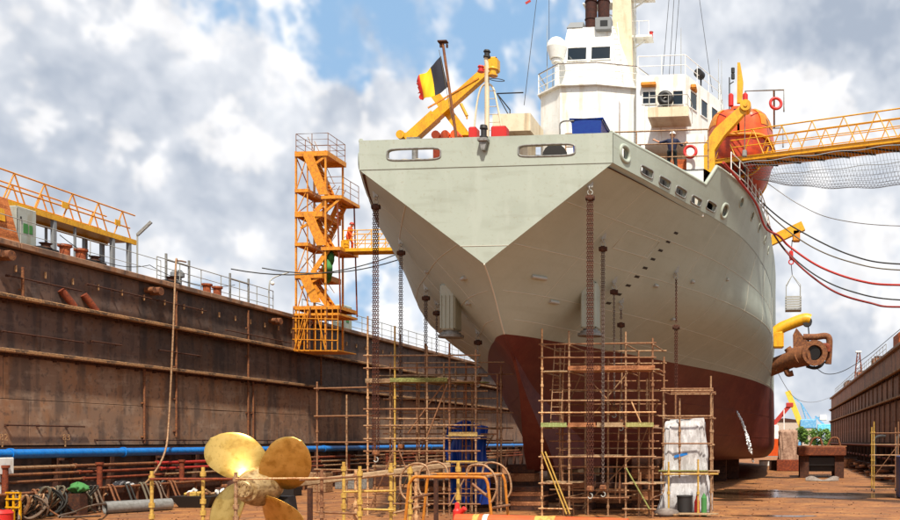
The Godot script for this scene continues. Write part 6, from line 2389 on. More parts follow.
	b.cbox(Vector3(0.15, 10.27, -66), Vector3(0.8, 1.2, 0.8), 0.1)
	wpart(t, "arm_base", b, M.yellow)
	b = B.new()
	b.tube(Vector3(2.25, 11.56, -66) + Vector3(0, 0, 0.3), Vector3(2.25, 11.56, -66) - Vector3(0, 0, 0.3), 0.35, 14)
	b.tube(Vector3(2.32, 11.34, -66), Vector3(2.39, 10.4, -66), 0.05, 6)
	wpart(t, "head", b, M.dark)
	t = thing("pipe_assembly", "large rusty suction pipe head with bent branch pipes off the ship's side", "pipe assembly", Vector3(1.74, 8.8, -66))
	b = B.new()
	b.tube(Vector3(-1.2, 8.1, -68), Vector3(1.73, 9.04, -65.4), 0.62, 20)
	wpart(t, "main_pipe", b, M.rust)
	b = B.new()
	b.lathe([Vector2(0.62, 0), Vector2(0.92, 0), Vector2(0.92, 0.25), Vector2(0.56, 0.25), Vector2(0.52, 0.0), Vector2(0.52, -1.2)], 22, Transform3D(Basis(Vector3(1, 0, 0), PI * 0.5).rotated(Vector3.UP, 0.15), Vector3(2.71, 9.2, -65)))
	wpart(t, "pipe_mouth", b, M.rust)
	b = B.new()
	b.tube(Vector3(2.64, 9.2, -64.95), Vector3(2.66, 9.25, -65.5), 0.5, 20)
	wpart(t, "bore", b, M.black)
	b = B.new()
	b.tube(Vector3(1.31, 8.95, -66), Vector3(2.58, 9.15, -65.2), 0.75, 18)
	wpart(t, "collar", b, M.rust)
	b = B.new()
	b.prism(PackedVector2Array([Vector2(-0.55, -1.3), Vector2(0.5, -1.5), Vector2(0.9, -0.2), Vector2(0.3, 0.5), Vector2(-0.35, 1.3), Vector2(-0.6, 0.8)]), 0.3, Transform3D(Basis.IDENTITY, Vector3(1.81, 9.82, -66)))
	wpart(t, "side_plate", b, M.rust)
	b = B.new()
	b.path(arc([Vector3(1.96, 10.47, -66), Vector3(2.83, 10.46, -66), Vector3(3.55, 10.53, -66), Vector3(3.83, 10.31, -66), Vector3(3.83, 9.51, -66), Vector3(3.76, 8.49, -66)], 6), 0.24, 10)
	wpart(t, "branch_pipe", b, M.rust)
	b = B.new()
	b.path(arc([Vector3(3.17, 9.76, -65.6), Vector3(3.67, 9.76, -65.6), Vector3(3.74, 9.33, -65.6)], 6), 0.2, 10)
	wpart(t, "branch_pipe", b, M.rust_red)
	b = B.new()
	b.path(arc([Vector3(0.87, 8.66, -66), Vector3(0.94, 9.39, -66), Vector3(0.8, 9.68, -66)], 6), 0.28, 10)
	wpart(t, "branch_pipe", b, M.rust)
	b = B.new()
	b.path(arc([Vector3(0.73, 8.08, -66), Vector3(0.87, 7.79, -66), Vector3(1.23, 7.86, -66)], 6), 0.22, 10)
	wpart(t, "branch_pipe", b, M.rust)
	b = B.new()
	b.path(arc([Vector3(2.18, 8.36, -66), Vector3(2.75, 8.21, -66), Vector3(3.19, 8.35, -66), Vector3(3.47, 8.71, -66)], 6), 0.12, 8)
	wpart(t, "hose_end", b, M.dark)
	for u in [Vector3(2.32, 10.25, -66), Vector3(2.59, 10.13, -65.6), Vector3(3.17, 9.91, -65.6)]:
		b = B.new()
		b.tube(u, u - Vector3(0.1, 1.6, 0), 0.08, 8)
		wpart(t, "bolt_bar", b, M.rust_dark)
	# water jet from a hull outlet
	b = B.new()
	var jet := arc([Vector3(-2.52, 4.78, -58.32), Vector3(-2.11, 4.08, -56), Vector3(-1.84, 3.33, -55.6), Vector3(-1.59, 2.41, -55.3), Vector3(-3.16, 0, -124.52)], 14)
	for i in jet.size():
		var f := float(i) / jet.size()
		for k in 5:
			var r := 0.028 + 0.02 * rng.randf()
			b.sphere(jet[i] + Vector3(rng.randf_range(-1, 1), rng.randf_range(-1.5, 1.5), rng.randf_range(-1, 1)) * 0.09 * (0.3 + f), Vector3(r, r * 1.8, r), 6)
	var wj := part(self, "water_jet", b, plain(Color("f2f4f4"), 0.3), "white water jet falling from an outlet in the red hull")
	wj.set_meta("category", "water jet")
	wj.set_meta("kind", "stuff")
	# rolling scaffold and blue container by the right wall
	t = thing("scaffold", "thin rolling scaffold by the right dock wall", "scaffold", Vector3(6.2, 0, -52.2))
	for x in [5.5, 6.85]:
		for z in [-51.6, -52.8]:
			standard(t, x, z, 0.16, 4.0 if z > -52.0 else 3.7, [0.9, 1.8, 2.7, 3.4], M.scaf_yellow if x < 6.0 else M.scaf)
			b = B.new()
			b.tube(Vector3(x - 0.03, 0.09, z), Vector3(x + 0.03, 0.09, z), 0.09, 12)
			wpart(t, "castor", b, M.dark)
	for y in [0.9, 1.5, 2.1, 2.7, 3.35]:
		tube_part(t, "ledger", Vector3(5.4, y, -51.58), Vector3(6.95, y, -51.58), 0.025, M.scaf)
		tube_part(t, "ledger", Vector3(5.4, y, -52.82), Vector3(6.95, y, -52.82), 0.025, M.scaf_rusty)
	tube_part(t, "brace", Vector3(5.5, 0.9, -51.55), Vector3(6.85, 2.7, -51.55), 0.022, M.scaf)
	t = thing("blue_container", "blue steel container cut off by the right picture edge", "container", Vector3(7.0, 0, -46.5))
	b = B.new()
	b.cbox(Vector3(0, 1.1, 0), Vector3(1.7, 2.1, 1.6), 0.04)
	part(t, "body", b, tinted(M.tarp_blue, Color(0.7, 0.9, 0.8)))
	for k in 5:
		b = B.new()
		b.box(Vector3(-0.7 + k * 0.33, 1.1, 0.81), Vector3(0.08, 1.9, 0.05))
		part(t, "rib", b, tinted(M.tarp_blue, Color(0.7, 0.9, 0.8)))
	b = B.new()
	b.box(Vector3(0, 0.04, 0), Vector3(1.6, 0.08, 1.5))
	part(t, "skid", b, M.dark)
	# pipe rack along the right wall foot
	t = thing("pipe_rack", "dark rack of rusty pipes along the foot of the right wall", "pipe rack", Vector3(8.8, 0, -80))
	var k2 := 0
	var z2 := -58.0
	while z2 > -140.0:
		b = B.new()
		b.box(Vector3(8.7, 1.2, z2), Vector3(0.14, 2.4, 0.14))
		b.box(Vector3(9.2, 2.36, z2 + 0.02), Vector3(1.0, 0.1, 0.1))
		b.box(Vector3(9.1, 1.3, z2 + 0.02), Vector3(0.9, 0.1, 0.1))
		wpart(t, "rack_post", b, M.rust_dark)
		z2 -= 3.6
	for q in [[2.52, 9.0, 0.12], [2.5, 9.35, 0.09], [1.45, 8.95, 0.1], [1.42, 9.3, 0.08], [0.7, 9.1, 0.09], [2.52, 8.75, 0.06]]:
		b = B.new()
		b.tube(Vector3(q[1], q[0], -54.0), Vector3(q[1], q[0], -150.0), q[2], 8)
		wpart(t, "pipe", b, [M.rust, M.rust_dark, M.rust_red][k2 % 3])
		k2 += 1
	for q in [[-64.0, "elbowed standpipe nearest on the right wall foot"], [-78.0, "elbowed standpipe farther along the right wall foot"]]:
		t = thing("standpipe", q[1], "standpipe", Vector3(8.4, 0, q[0]), "standpipes by the right wall")
		b = B.new()
		b.path(arc([Vector3(0, 0, 0), Vector3(0, 2.6, 0), Vector3(0.05, 3.1, 0), Vector3(0.4, 3.3, 0), Vector3(0.9, 3.3, 0)], 5), 0.13, 8)
		part(t, "pipe", b, M.galv)
	for i in 9:
		var z := -60.0 - i * 6.5
		t = thing("scrap_heap", "dark heap of scrap steel at the right wall foot, %s from the viewer" % ["first", "second", "third", "fourth", "fifth", "sixth", "seventh", "eighth", "ninth"][i], "scrap", Vector3(8.0, 0, z), "scrap heaps along the right wall")
		for k in 6:
			b = B.new()
			b.box(Vector3(rng.randf_range(-0.5, 0.5), 0.12 + 0.16 * k, rng.randf_range(-0.9, 0.9)), Vector3(rng.randf_range(0.3, 0.9), 0.16, rng.randf_range(0.5, 1.8)), Basis(Vector3.UP, rng.randf_range(-0.8, 0.8)))
			part(t, "offcut", b, M.rust_dark if k % 2 else M.rust)

# ---------------------------------------------------------------- left wall foot
func build_left_floor() -> void:
	var t := thing("blue_pipe", "long bright blue water pipe along the left dock wall", "pipe", Vector3(-29.25, 2.2, -60))
	var z := -20.0
	var b: B
	while z > -116.0:
		b = B.new()
		b.tube(Vector3(-29.25, 2.4, z), Vector3(-29.25, 2.4, z - 5.98), 0.185, 16)
		wpart(t, "pipe_length", b, M.blue)
		b = B.new()
		b.tube(Vector3(-29.25, 2.4, z - 0.07), Vector3(-29.25, 2.4, z + 0.07), 0.225, 16)
		wpart(t, "coupling", b, M.blue)
		b = B.new()
		b.box(Vector3(-29.6, 2.14, z - 3.0), Vector3(0.9, 0.1, 0.14))
		b.box(Vector3(-29.25, 1.1, z - 3.0), Vector3(0.12, 2.1, 0.12))
		wpart(t, "bracket", b, M.rust_dark)
		z -= 6.0
	for q in [[1.86, -29.1, 0.075, "uppermost thin rusty pipe below the blue pipe"], [1.6, -28.9, 0.065, "middle thin rusty pipe below the blue pipe"], [1.33, -28.7, 0.06, "lowest thin rusty pipe below the blue pipe"]]:
		t = thing("rusty_pipe", q[3], "pipe", Vector3(q[1], q[0], -50), "rusty pipes along the left wall")
		z = -20.0
		var n := 0
		while z > -96.0:
			b = B.new()
			b.tube(Vector3(q[1], q[0], z), Vector3(q[1], q[0], z - 5.0), q[2], 10)
			b.tube(Vector3(q[1], q[0], z - 0.06), Vector3(q[1], q[0], z + 0.06), q[2] * 1.5, 10)
			wpart(t, "pipe_length", b, M.red_hose if (n == 4 and q[0] > 1.5) else [M.rust, M.rust_red, M.scaf][(n + int(q[0] * 10)) % 3])
			z -= 5.0
			n += 1
	var first: Node3D = null
	var zs := [-31.0, -35.7, -41.0, -46.5, -52.0, -58.0, -64.0]
	for i in zs.size():
		var lab := "red brown pipe stand, %s along the left wall" % ["first", "second", "third", "fourth", "fifth", "sixth", "seventh"][i]
		if first == null:
			first = thing("pipe_stand", lab, "pipe stand", Vector3(-28.55, 0, zs[0]), "pipe stands along the left wall")
			b = B.new()
			b.tube(Vector3(0, 0, 0), Vector3(0, 2.0, 0), 0.11, 12)
			b.tube(Vector3(0, 1.9, 0), Vector3(0, 2.0, 0), 0.16, 12)
			part(first, "post", b, M.rust_red)
			b = B.new()
			for y in [1.22, 1.5, 1.75]:
				b.box(Vector3(-0.3, y, 0), Vector3(0.7, 0.05, 0.1))
			part(first, "arm", b, M.rust_dark)
		else:
			copy_of(first, Vector3(-28.55, 0, zs[i]), lab)
	# pale panel at the far left
	b = B.new()
	b.cbox(Vector3(-28.6, 1.97, -30.96), Vector3(0.08, 0.62, 0.9), 0.02)
	b.box(Vector3(-28.6, 1.97, -30.96) - Vector3(0.1, 0.9, 0), Vector3(0.08, 1.4, 0.1))
	single("notice_board", "blank pale board under the blue pipe at the left edge", "board", b, M.white)
	# low frame of rusty uprights in front of the pipes
	t = thing("kerb_frame", "low rusty plate kerb with uprights in front of the pipes", "kerb", Vector3(-27.9, 0, -45))
	b = B.new()
	b.box(Vector3(-27.95, 0.45, -50), Vector3(0.06, 0.9, 52))
	wpart(t, "plate", b, M.rust_dark)
	b = B.new()
	b.tube(Vector3(-27.8, 0.95, -24), Vector3(-27.8, 0.95, -76), 0.06, 8)
	wpart(t, "top_rail", b, M.rust)
	for i in 26:
		b = B.new()
		b.box(Vector3(-27.85, 0.47, -25.0 - i * 2.0), Vector3(0.1, 0.92, 0.08))
		wpart(t, "upright", b, M.rust)
	# hoses draped over the kerb rail
	var dn := ["first", "second", "third", "fourth", "fifth", "sixth", "seventh", "eighth", "ninth", "tenth"]
	for i in 10:
		var zz := -30.5 - i * 0.95
		b = B.new()
		var w0 := rng.randf_range(0.15, 0.4)
		b.path(arc([Vector3(-27.2, 0.05, zz + w0), Vector3(-27.45, 0.5, zz + 0.1), Vector3(-27.78, 1.06, zz), Vector3(-28.05, 0.75, zz - 0.15), Vector3(-28.1, 0.2, zz - w0)], 6), 0.045, 7)
		b.path(arc([Vector3(-27.1, 0.05, zz - w0), Vector3(-27.4, 0.4, zz - 0.15), Vector3(-27.72, 1.07, zz - 0.12), Vector3(-28.05, 0.6, zz - 0.1)], 6), 0.035, 7)
		single("draped_hose", "pair of hoses draped over the kerb rail, %s from the left picture edge" % dn[i], "hose", b, [M.cable, M.rust, M.rubber, M.rope][i % 4], "hoses draped over the left kerb")
	# heaps of hose and cable on the kerb: coils hung and lying
	var names := ["coil of brown hose at the left edge, first of the row", "grey coil of cable, second of the row at left", "coil of brown hose, third of the row at left", "dark coil of cable, fourth of the row at left", "coil of rusty hose, fifth of the row at left", "slack coil of cable by the pipe stand", "small coil of cable near the grey pipe"]
	var spots := [[Vector3(-27.27, 0, -30.68), 0.55, 0.55], [Vector3(-27.66, 0, -31.95), 0.6, 0.7], [Vector3(-27.86, 0, -32.86), 0.5, 0.5], [Vector3(-27.61, 0, -33.37), 0.62, 0.66], [Vector3(-28.22, 0, -34.85), 0.45, 0.4], [Vector3(-29.05, 0, -37.05), 0.4, 0.3], [Vector3(-29.62, 0, -39.56), 0.4, 0.25]]
	for i in spots.size():
		var c: Vector3 = spots[i][0]
		t = thing("hose_coil", names[i], "hose coil", c, "hose coils at the left wall foot")
		for k in 3:
			b = B.new()
			var p := PackedVector3Array()
			for j in 90:
				var an := TAU * j / 18.0
				var rr: float = spots[i][1] * (0.75 + 0.25 * sin(j * 0.37 + k * 2.0 + i))
				p.append(Vector3(cos(an) * rr + 0.1 * sin(j * 0.11 + k), 0.06 + spots[i][2] * (0.85 + 0.85 * sin(an + k)) * 0.9 + 0.02 * k, sin(an * 0.5 + k) * 0.32 + 0.1 * k - 0.1))
			b.path(p, 0.035 if k != 1 else 0.025, 6)
			part(t, "loop", b, [M.cable, M.rubber, M.scaf, M.rope][(i + k) % 4])
	b = B.new()
	b.path(arc([Vector3(-25.13, 0.1, -31.44), Vector3(-20.64, 0.7, -24.27), Vector3(-26.05, 0.25, -31.34), Vector3(-24.37, 0.6, -30.24), Vector3(-29.71, 0.08, -38.38), Vector3(-31.22, 0.05, -43.13)], 10), 0.04, 6)
	single("loose_hose", "loose dark hose winding over the coils at left", "hose", b, M.cable)
	t = thing("yellow_rack", "small yellow tool rack among the hose coils", "rack", Vector3(-27.51, 0, -30.24))
	for x in [-0.25, 0.0, 0.25]:
		b = B.new()
		b.beam(Vector3(x, 0, 0), Vector3(x, 1.05, 0), 0.06, 0.06)
		part(t, "upright", b, M.yellow)
	for y in [0.5, 0.8, 1.03]:
		b = B.new()
		b.beam(Vector3(-0.28, y, 0.04), Vector3(0.28, y, 0.04), 0.05, 0.05)
		part(t, "bar", b, M.yellow)
	t = thing("red_drum", "red drum cut off at the lower left corner", "drum", Vector3(-24.63, 0, -26.54))
	b = B.new()
	b.lathe([Vector2(0, 0), Vector2(0.36, 0), Vector2(0.36, 0.28), Vector2(0.38, 0.3), Vector2(0.36, 0.32), Vector2(0.36, 0.58), Vector2(0.38, 0.6), Vector2(0.3, 0.7), Vector2(0, 0.72)], 18)
	part(t, "body", b, M.red)
	b = B.new()
	b.tube(Vector3(0.12, 0.72, 0), Vector3(0.12, 0.76, 0), 0.05, 8)
	part(t, "bung", b, M.dark)
	t = thing("green_box", "crumpled green canvas bundle on the hose coils", "bundle", Vector3(-27.24, 0, -32.92))
	b = B.new()
	var rows := []
	for i in 13:
		var row := []
		for j in 21:
			var an := TAU * j / 20.0
			var w := i / 12.0
			var r := sin(w * PI * 0.98 + 0.03) * (0.28 + 0.06 * sin(an * 3.0 + w * 5.0) + 0.04 * sin(an * 7.0 + w * 9.0))
			row.append(Vector3(cos(an) * r * 1.2, 0.85 + 0.42 * w + 0.04 * sin(an * 5.0), sin(an) * r))
		rows.append(row)
	b.grid(rows)
	part(t, "canvas", b, M.green)
	b = B.new()
	b.box(Vector3(0, 0.42, 0), Vector3(0.5, 0.86, 0.4))
	part(t, "stool", b, M.rust_dark)
	t = thing("plastic_bag", "grey white plastic bag on the kerb by the red pipe", "bag", Vector3(-29.51, 0, -38.25))
	rows = []
	for i in 15:
		var row := []
		for j in 25:
			var an := TAU * j / 24.0
			var w := i / 14.0
			var r := sin(w * PI * 0.98 + 0.03) * (0.5 + 0.07 * sin(an * 4.0 + w * 9.0) + 0.05 * sin(an * 9.0 - w * 6.0))
			row.append(Vector3(cos(an) * r * 1.35, 0.62 + 0.5 * w, sin(an) * r * 0.6))
		rows.append(row)
	b = B.new()
	b.grid(rows)
	part(t, "sack", b, M.sheet)
	b = B.new()
	b.box(Vector3(0, 0.33, 0), Vector3(0.9, 0.62, 0.5))
	part(t, "ledge", b, M.rust_dark)
	# grey pipe lying on the floor
	t = thing("loose_pipe", "thick grey pipe lying on the dock floor at left", "pipe", Vector3(-26.32, 0, -35.03))
	b = B.new()
	var p0: Vector3 = Vector3(-26.54, 0, -33.47)
	var p1: Vector3 = Vector3(-25.32, 0, -35.66)
	var dd := (p1 - p0).normalized()
	b.lathe([Vector2(0.2, 0), Vector2(0.25, 0), Vector2(0.25, p0.distance_to(p1)), Vector2(0.2, p0.distance_to(p1)), Vector2(0.2, 0)], 20, Transform3D(Basis(b.frame_of(dd).x, dd, b.frame_of(dd).x.cross(dd)), p0 + Vector3(0, 0.25, 0)))
	wpart(t, "barrel", b, M.steel)
	# dark trough with scrap and pale rubble
	t = thing("scrap_trough", "dark steel trough full of scrap behind the propeller", "trough", Vector3(-25.2, 0, -37.4))
	b = B.new()
	b.hexa([Vector3(-0.6, 0, -0.5), Vector3(0.7, 0, -0.5), Vector3(0.7, 0, 0.5), Vector3(-0.6, 0, 0.5), Vector3(-0.95, 0.5, -0.7), Vector3(1.0, 0.5, -0.7), Vector3(1.0, 0.5, 0.7), Vector3(-0.95, 0.5, 0.7)])
	part(t, "tub", b, M.dark)
	for k in 16:
		b = B.new()
		b.cbox(Vector3(rng.randf_range(-0.8, 0.8), 0.52 + rng.randf() * 0.2, rng.randf_range(-0.5, 0.5)), Vector3(rng.randf_range(0.1, 0.3), rng.randf_range(0.06, 0.2), rng.randf_range(0.1, 0.3)), 0.02, Basis.from_euler(Vector3(rng.randf(), rng.randf() * 3.0, rng.randf())))
		part(t, "scrap_piece", b, [M.galv, M.scaf, M.rust, M.white, M.scaf_yellow][k % 5])
	for q in [[Vector3(-29.66, 0, -41.7), "grey pump casing against the left kerb"], [Vector3(-26.24, 0, -42.02), "dark pump casing behind the propeller hub"]]:
		t = thing("pump_casing", q[1], "pump casing", q[0], "pump casings by the left kerb")
		b = B.new()
		b.sphere(Vector3(0, 0.55, 0), Vector3(0.75, 0.55, 0.5), 16)
		part(t, "casing", b, M.steel if t.name == "pump_casing" else M.rust_dark)
		b = B.new()
		b.tube(Vector3(0.5, 0.75, 0.2), Vector3(0.75, 0.85, 0.6), 0.24, 14)
		part(t, "nozzle", b, M.scaf)
	for i in 10:
		var wpos := Vector3(-26.4 + i * 0.35, 0, -42.0 - i * 3.4)
		t = thing("equipment_box", "equipment box on the floor by the left kerb, %s behind the propeller" % ["first", "second", "third", "fourth", "fifth", "sixth", "seventh", "eighth", "ninth", "tenth"][i], "equipment box", wpos, "equipment boxes along the left kerb")
		var w := rng.randf_range(0.8, 2.0)
		var h := rng.randf_range(0.6, 1.5)
		b = B.new()
		b.cbox(Vector3(0, h * 0.5, 0), Vector3(w, h, 0.9), 0.04)
		part(t, "body", b, [M.rust_dark, M.dark, M.scaf, M.steel][i % 4])
		b = B.new()
		b.cbox(Vector3(0.1, h + 0.08, 0), Vector3(w * 0.8, 0.16, 0.7), 0.03)
		part(t, "lid", b, [M.rust, M.plank, M.rust_dark][i % 3])

# ---------------------------------------------------------------- propeller and foreground rails
func build_foreground() -> void:
	var c: Vector3 = Vector3(-12.37, 1.8, -20.5)
	var t := thing("propeller", "large four-bladed bronze ship propeller standing on the dock floor", "propeller", Vector3(c.x, 0, c.z))
	var ax := Vector3(0.0, -0.06, 1.0).normalized()
	var ex := Vector3.UP.cross(ax).normalized()
	var ey := ax.cross(ex)
	var hub := B.new()
	var prof := [Vector2(0.0, 0.56), Vector2(0.18, 0.56), Vector2(0.2, 0.54), Vector2(0.2, 0.46)]
	for i in 13:
		var a := i / 12.0
		prof.append(Vector2(0.26 + 0.22 * sin(0.15 + a * PI * 0.75), 0.45 - a * 0.97))
	prof.append(Vector2(0.2, -0.56))
	prof.append(Vector2(0.0, -0.56))
	var hx := Transform3D(Basis(ex, ax, ex.cross(ax)), c)
	hub.lathe(prof, 28, hx)
	wpart(t, "hub", hub, M.hub)
	var bolts := B.new()
	for i in 8:
		var an := TAU * i / 8.0
		bolts.tube(c + ax * 0.555 + (ex * cos(an) + ey * sin(an)) * 0.13, c + ax * 0.585 + (ex * cos(an) + ey * sin(an)) * 0.13, 0.018, 6)
	wpart(t, "hub_bolts", bolts, M.hub)
	for q in [2.12, 0.55, 3.70, 5.3]:
		var rows_f := []
		var rows_b := []
		var nr := 22
		var nc := 20
		for i in nr + 1:
			var r := lerpf(0.30, 1.62, pow(i / float(nr), 0.9))
			var f := (r - 0.30) / 1.32
			var half := 0.60 * pow(maxf(0.0, 1.0 - pow(absf(f - 0.60) / 0.60, 2.4) * 0.70), 0.7) if f < 0.60 else 0.60 * pow(maxf(0.0, 1.0 - pow((f - 0.60) / 0.40, 2.0)), 0.62)
			half = maxf(half, 0.004)
			var phi := -(atan(2.9 / (TAU * r)) * 0.85 + 0.1)
			var rf := []
			var rb := []
			for j in nc + 1:
				var s := -1.0 + 2.0 * j / nc
				var along := s * half + 0.42 * f * f - 0.06
				var th: float = q + along * cos(phi) / r
				var axial := -along * sin(phi) - 0.10 * f
				var thick := (0.06 * (1.0 - f) + 0.012) * sqrt(maxf(0.0, 1.0 - s * s)) + 0.004
				var rad := ex * cos(th) + ey * sin(th)
				var tang := -ex * sin(th) + ey * cos(th)
				var nrm := (ax * cos(phi) + tang * sin(phi)).normalized()
				var p := c + rad * r + ax * axial
				rf.append(p + nrm * thick)
				rb.append(p - nrm * thick)
			rows_f.append(rf)
			rows_b.append(rb)
		var b := B.new()
		b.grid(rows_f)
		b.grid(rows_b, true)
		for e in [0, nc]:
			var strip := []
			for i in nr + 1:
				strip.append([rows_f[i][e], rows_b[i][e]])
			b.grid(strip, e == 0)
		wpart(t, "blade", b, M.bronze)
	var st := B.new()
	st.hexa([c + Vector3(-0.05, -c.y, -0.9), c + Vector3(0.7, -c.y, -0.9), c + Vector3(0.7, -c.y, -0.25), c + Vector3(-0.05, -c.y, -0.25), c + Vector3(0.05, -0.25, -0.75), c + Vector3(0.55, -0.25, -0.75), c + Vector3(0.55, -0.25, -0.4), c + Vector3(0.05, -0.25, -0.4)])
	wpart(t, "stand", st, M.dark)

	# tube fence in front of the propeller
	t = thing("tube_fence", "fence of yellow and rusty scaffold tubes across the foreground", "fence", Vector3(-11.32, 0, -18.5))
	var posts := [[Vector3(-13.65, 2.24, -18.6), M.scaf_yellow], [Vector3(-12.46, 2.33, -18.6), M.scaf_yellow], [Vector3(-11.58, 2.23, -18.4), M.scaf_rusty], [Vector3(-9.86, 2.27, -18.8), M.scaf], [Vector3(-9.66, 2.43, -19.4), M.scaf_yellow], [Vector3(-8.99, 2.28, -18.6), M.scaf_pale], [Vector3(-8.71, 2.37, -18.2), M.scaf_yellow], [Vector3(-8.21, 2.43, -18.6), M.scaf_yellow], [Vector3(-7.62, 2.42, -18.2), M.scaf_yellow], [Vector3(-7.82, 2.22, -19), M.scaf_pale], [Vector3(-6.73, 2.45, -18.6), M.scaf_yellow]]
	for p in posts:
		var v: Vector3 = p[0]
		standard(t, v.x, v.z, 0.0, v.y, [v.y - 0.15, v.y - 0.75, v.y - 1.0, v.y - 1.4, 0.8], p[1])
	tube_part(t, "rail", Vector3(-13.62, 2.07, -18.5), Vector3(-11.41, 2.08, -18.5), 0.026, M.rust_red)
	tube_part(t, "rail", Vector3(-11.52, 2.09, -18.3), Vector3(-9.57, 2.1, -18.6), 0.022, M.scaf_pale)
	tube_part(t, "rail", Vector3(-10.3, 2.05, -18.7), Vector3(-8.71, 2.16, -18.3), 0.026, M.scaf)
	for q in [[Vector3(-9.21, 1.81, -18.5), Vector3(-8.1, 1.84, -18.5), M.scaf_yellow], [Vector3(-8.76, 1.46, -18.3), Vector3(-8.1, 1.43, -18.5), M.scaf_yellow], [Vector3(-8.1, 1.37, -18.5), Vector3(-7.35, 1.54, -18.6), M.scaf], [Vector3(-8.94, 2.11, -18.5), Vector3(-8.1, 2.2, -18.5), M.scaf], [Vector3(-10.1, 1.33, -19), Vector3(-8.76, 1.35, -18.4), M.scaf]]:
		tube_part(t, "rail", q[0], q[1], 0.024, q[2])
	# weathered beam behind the fence
	var b := B.new()
	b.cbox(Vector3.ZERO, Vector3(0.16, 0.16, Vector3(-12.23, 1.8, -22).distance_to(Vector3(-9.29, 2.21, -25))), 0.03, b.frame_of(Vector3(-9.29, 2.21, -25) - Vector3(-12.23, 1.8, -22)))
	var mid: Vector3 = (Vector3(-12.23, 1.8, -22) + Vector3(-9.29, 2.21, -25)) * 0.5
	t = thing("timber_beam", "long weathered beam propped behind the propeller", "beam", mid)
	part(t, "beam", b, M.plank)
	for e in [Vector3(-11.96, 1.82, -22.2), Vector3(-9.62, 2.16, -24.8)]:
		b = B.new()
		var v: Vector3 = e
		b.box(Vector3(v.x, (v.y - 0.12) * 0.5, v.z), Vector3(0.1, v.y - 0.14, 0.1))
		wpart(t, "prop", b, M.rust_dark)
	# bent tube guard with hoops
	t = thing("tube_guard", "bent orange tube guard frame with four hoops in the foreground", "guard frame", Vector3(-6.36, 0.13, -17.4))
	for q in [[Vector3(-7.36, -0.21, -17), Vector3(-7.14, 2.06, -17), Vector3(-7.04, 2.19, -17), Vector3(-6.92, 2.2, -17), Vector3(-5.76, 2.2, -17), Vector3(-5.62, 2.18, -17), Vector3(-5.56, 2.07, -17), Vector3(-5.32, -0.18, -17)], [Vector3(-7.55, -0.25, -18.4), Vector3(-7.33, 2.06, -18.4), Vector3(-7.25, 2.19, -18.4), Vector3(-7.09, 2.2, -18.4), Vector3(-5.84, 2.21, -18.4), Vector3(-5.71, 2.19, -18.4), Vector3(-5.65, 2.06, -18.4), Vector3(-5.46, -0.22, -18.4)]]:
		b = B.new()
		var line := PackedVector3Array()
		var bent := arc([q[1], q[2], q[3]], 5)
		var p0: Vector3 = q[0]
		p0.y = 0.0
		line.append(p0)
		line.append_array(bent)
		line.append_array(arc([q[4], q[5], q[6]], 5))
		var p9: Vector3 = q[7]
		p9.y = 0.0
		line.append(p9)
		b.path(line, 0.031, 8)
		wpart(t, "frame", b, tinted(M.orange_yellow, Color(0.86, 0.82, 0.78)))
	for q in [[Vector3(-7.14, 1.71, -17), Vector3(-7.3, 1.9, -17), Vector3(-7.3, 2.22, -17), Vector3(-7.18, 2.39, -17), Vector3(-7, 2.46, -17), Vector3(-6.8, 2.41, -17), Vector3(-6.72, 2.2, -17)],
			[Vector3(-7.36, 1.65, -18.4), Vector3(-7.51, 1.87, -18.4), Vector3(-7.51, 2.2, -18.4), Vector3(-7.36, 2.39, -18.4), Vector3(-7.14, 2.46, -18.4), Vector3(-6.94, 2.37, -18.4), Vector3(-6.88, 2.21, -18.4)],
			[Vector3(-5.99, 2.2, -17), Vector3(-5.95, 2.38, -17), Vector3(-5.82, 2.44, -17), Vector3(-5.62, 2.42, -17), Vector3(-5.44, 2.26, -17), Vector3(-5.38, 1.99, -17), Vector3(-5.46, 1.76, -17), Vector3(-5.52, 1.7, -17)],
			[Vector3(-6.14, 2.21, -18.4), Vector3(-6.08, 2.4, -18.4), Vector3(-5.93, 2.45, -18.4), Vector3(-5.71, 2.38, -18.4), Vector3(-5.56, 2.17, -18.4), Vector3(-5.52, 1.87, -18.4), Vector3(-5.63, 1.67, -18.4)]]:
		b = B.new()
		b.path(arc(q, 6), 0.022, 7)
		wpart(t, "hoop", b, M.scaf)
	for q in [[Vector3(-7.08, 1.79, -17), Vector3(-7.27, 1.78, -18.4)], [Vector3(-5.5, 1.6, -17), Vector3(-5.56, 1.56, -18.4)], [Vector3(-6.96, 2.2, -17), Vector3(-7.14, 2.2, -18.4)], [Vector3(-5.64, 2.2, -17), Vector3(-5.73, 2.21, -18.4)], [Vector3(-6.08, 2.04, -17.6), Vector3(-5.75, 1.78, -17.6)]]:
		tube_part(t, "cross_tube", q[0], q[1], 0.03, M.scaf)
	# orange boom with pale bands along the bottom edge
	t = thing("orange_boom", "orange pipe boom with pale bands along the bottom picture edge", "boom", Vector3(-4.45, 0.01, -16))
	b = B.new()
	b.tube(Vector3(-5.83, 1.43, -16), Vector3(-2.65, 1.37, -16), 0.14, 16)
	wpart(t, "pipe", b, M.orange)
	for q in [[Vector3(-5.49, 1.42, -16), Vector3(-5.38, 1.42, -16), M.scaf_yellow], [Vector3(-5.3, 1.42, -16), Vector3(-5.21, 1.42, -16), M.white], [Vector3(-4.34, 1.4, -16), Vector3(-3.97, 1.4, -16), M.scaf_yellow]]:
		b = B.new()
		b.tube(q[0], q[1], 0.144, 16)
		wpart(t, "band", b, q[2])
	for u in [Vector3(-5.57, 1.43, -16), Vector3(-3.16, 1.38, -16)]:
		b = B.new()
		var v: Vector3 = u
		b.box(Vector3(v.x, (v.y - 0.13) * 0.5, v.z), Vector3(0.16, v.y - 0.13, 0.16))
		wpart(t, "trestle", b, M.rust_dark)
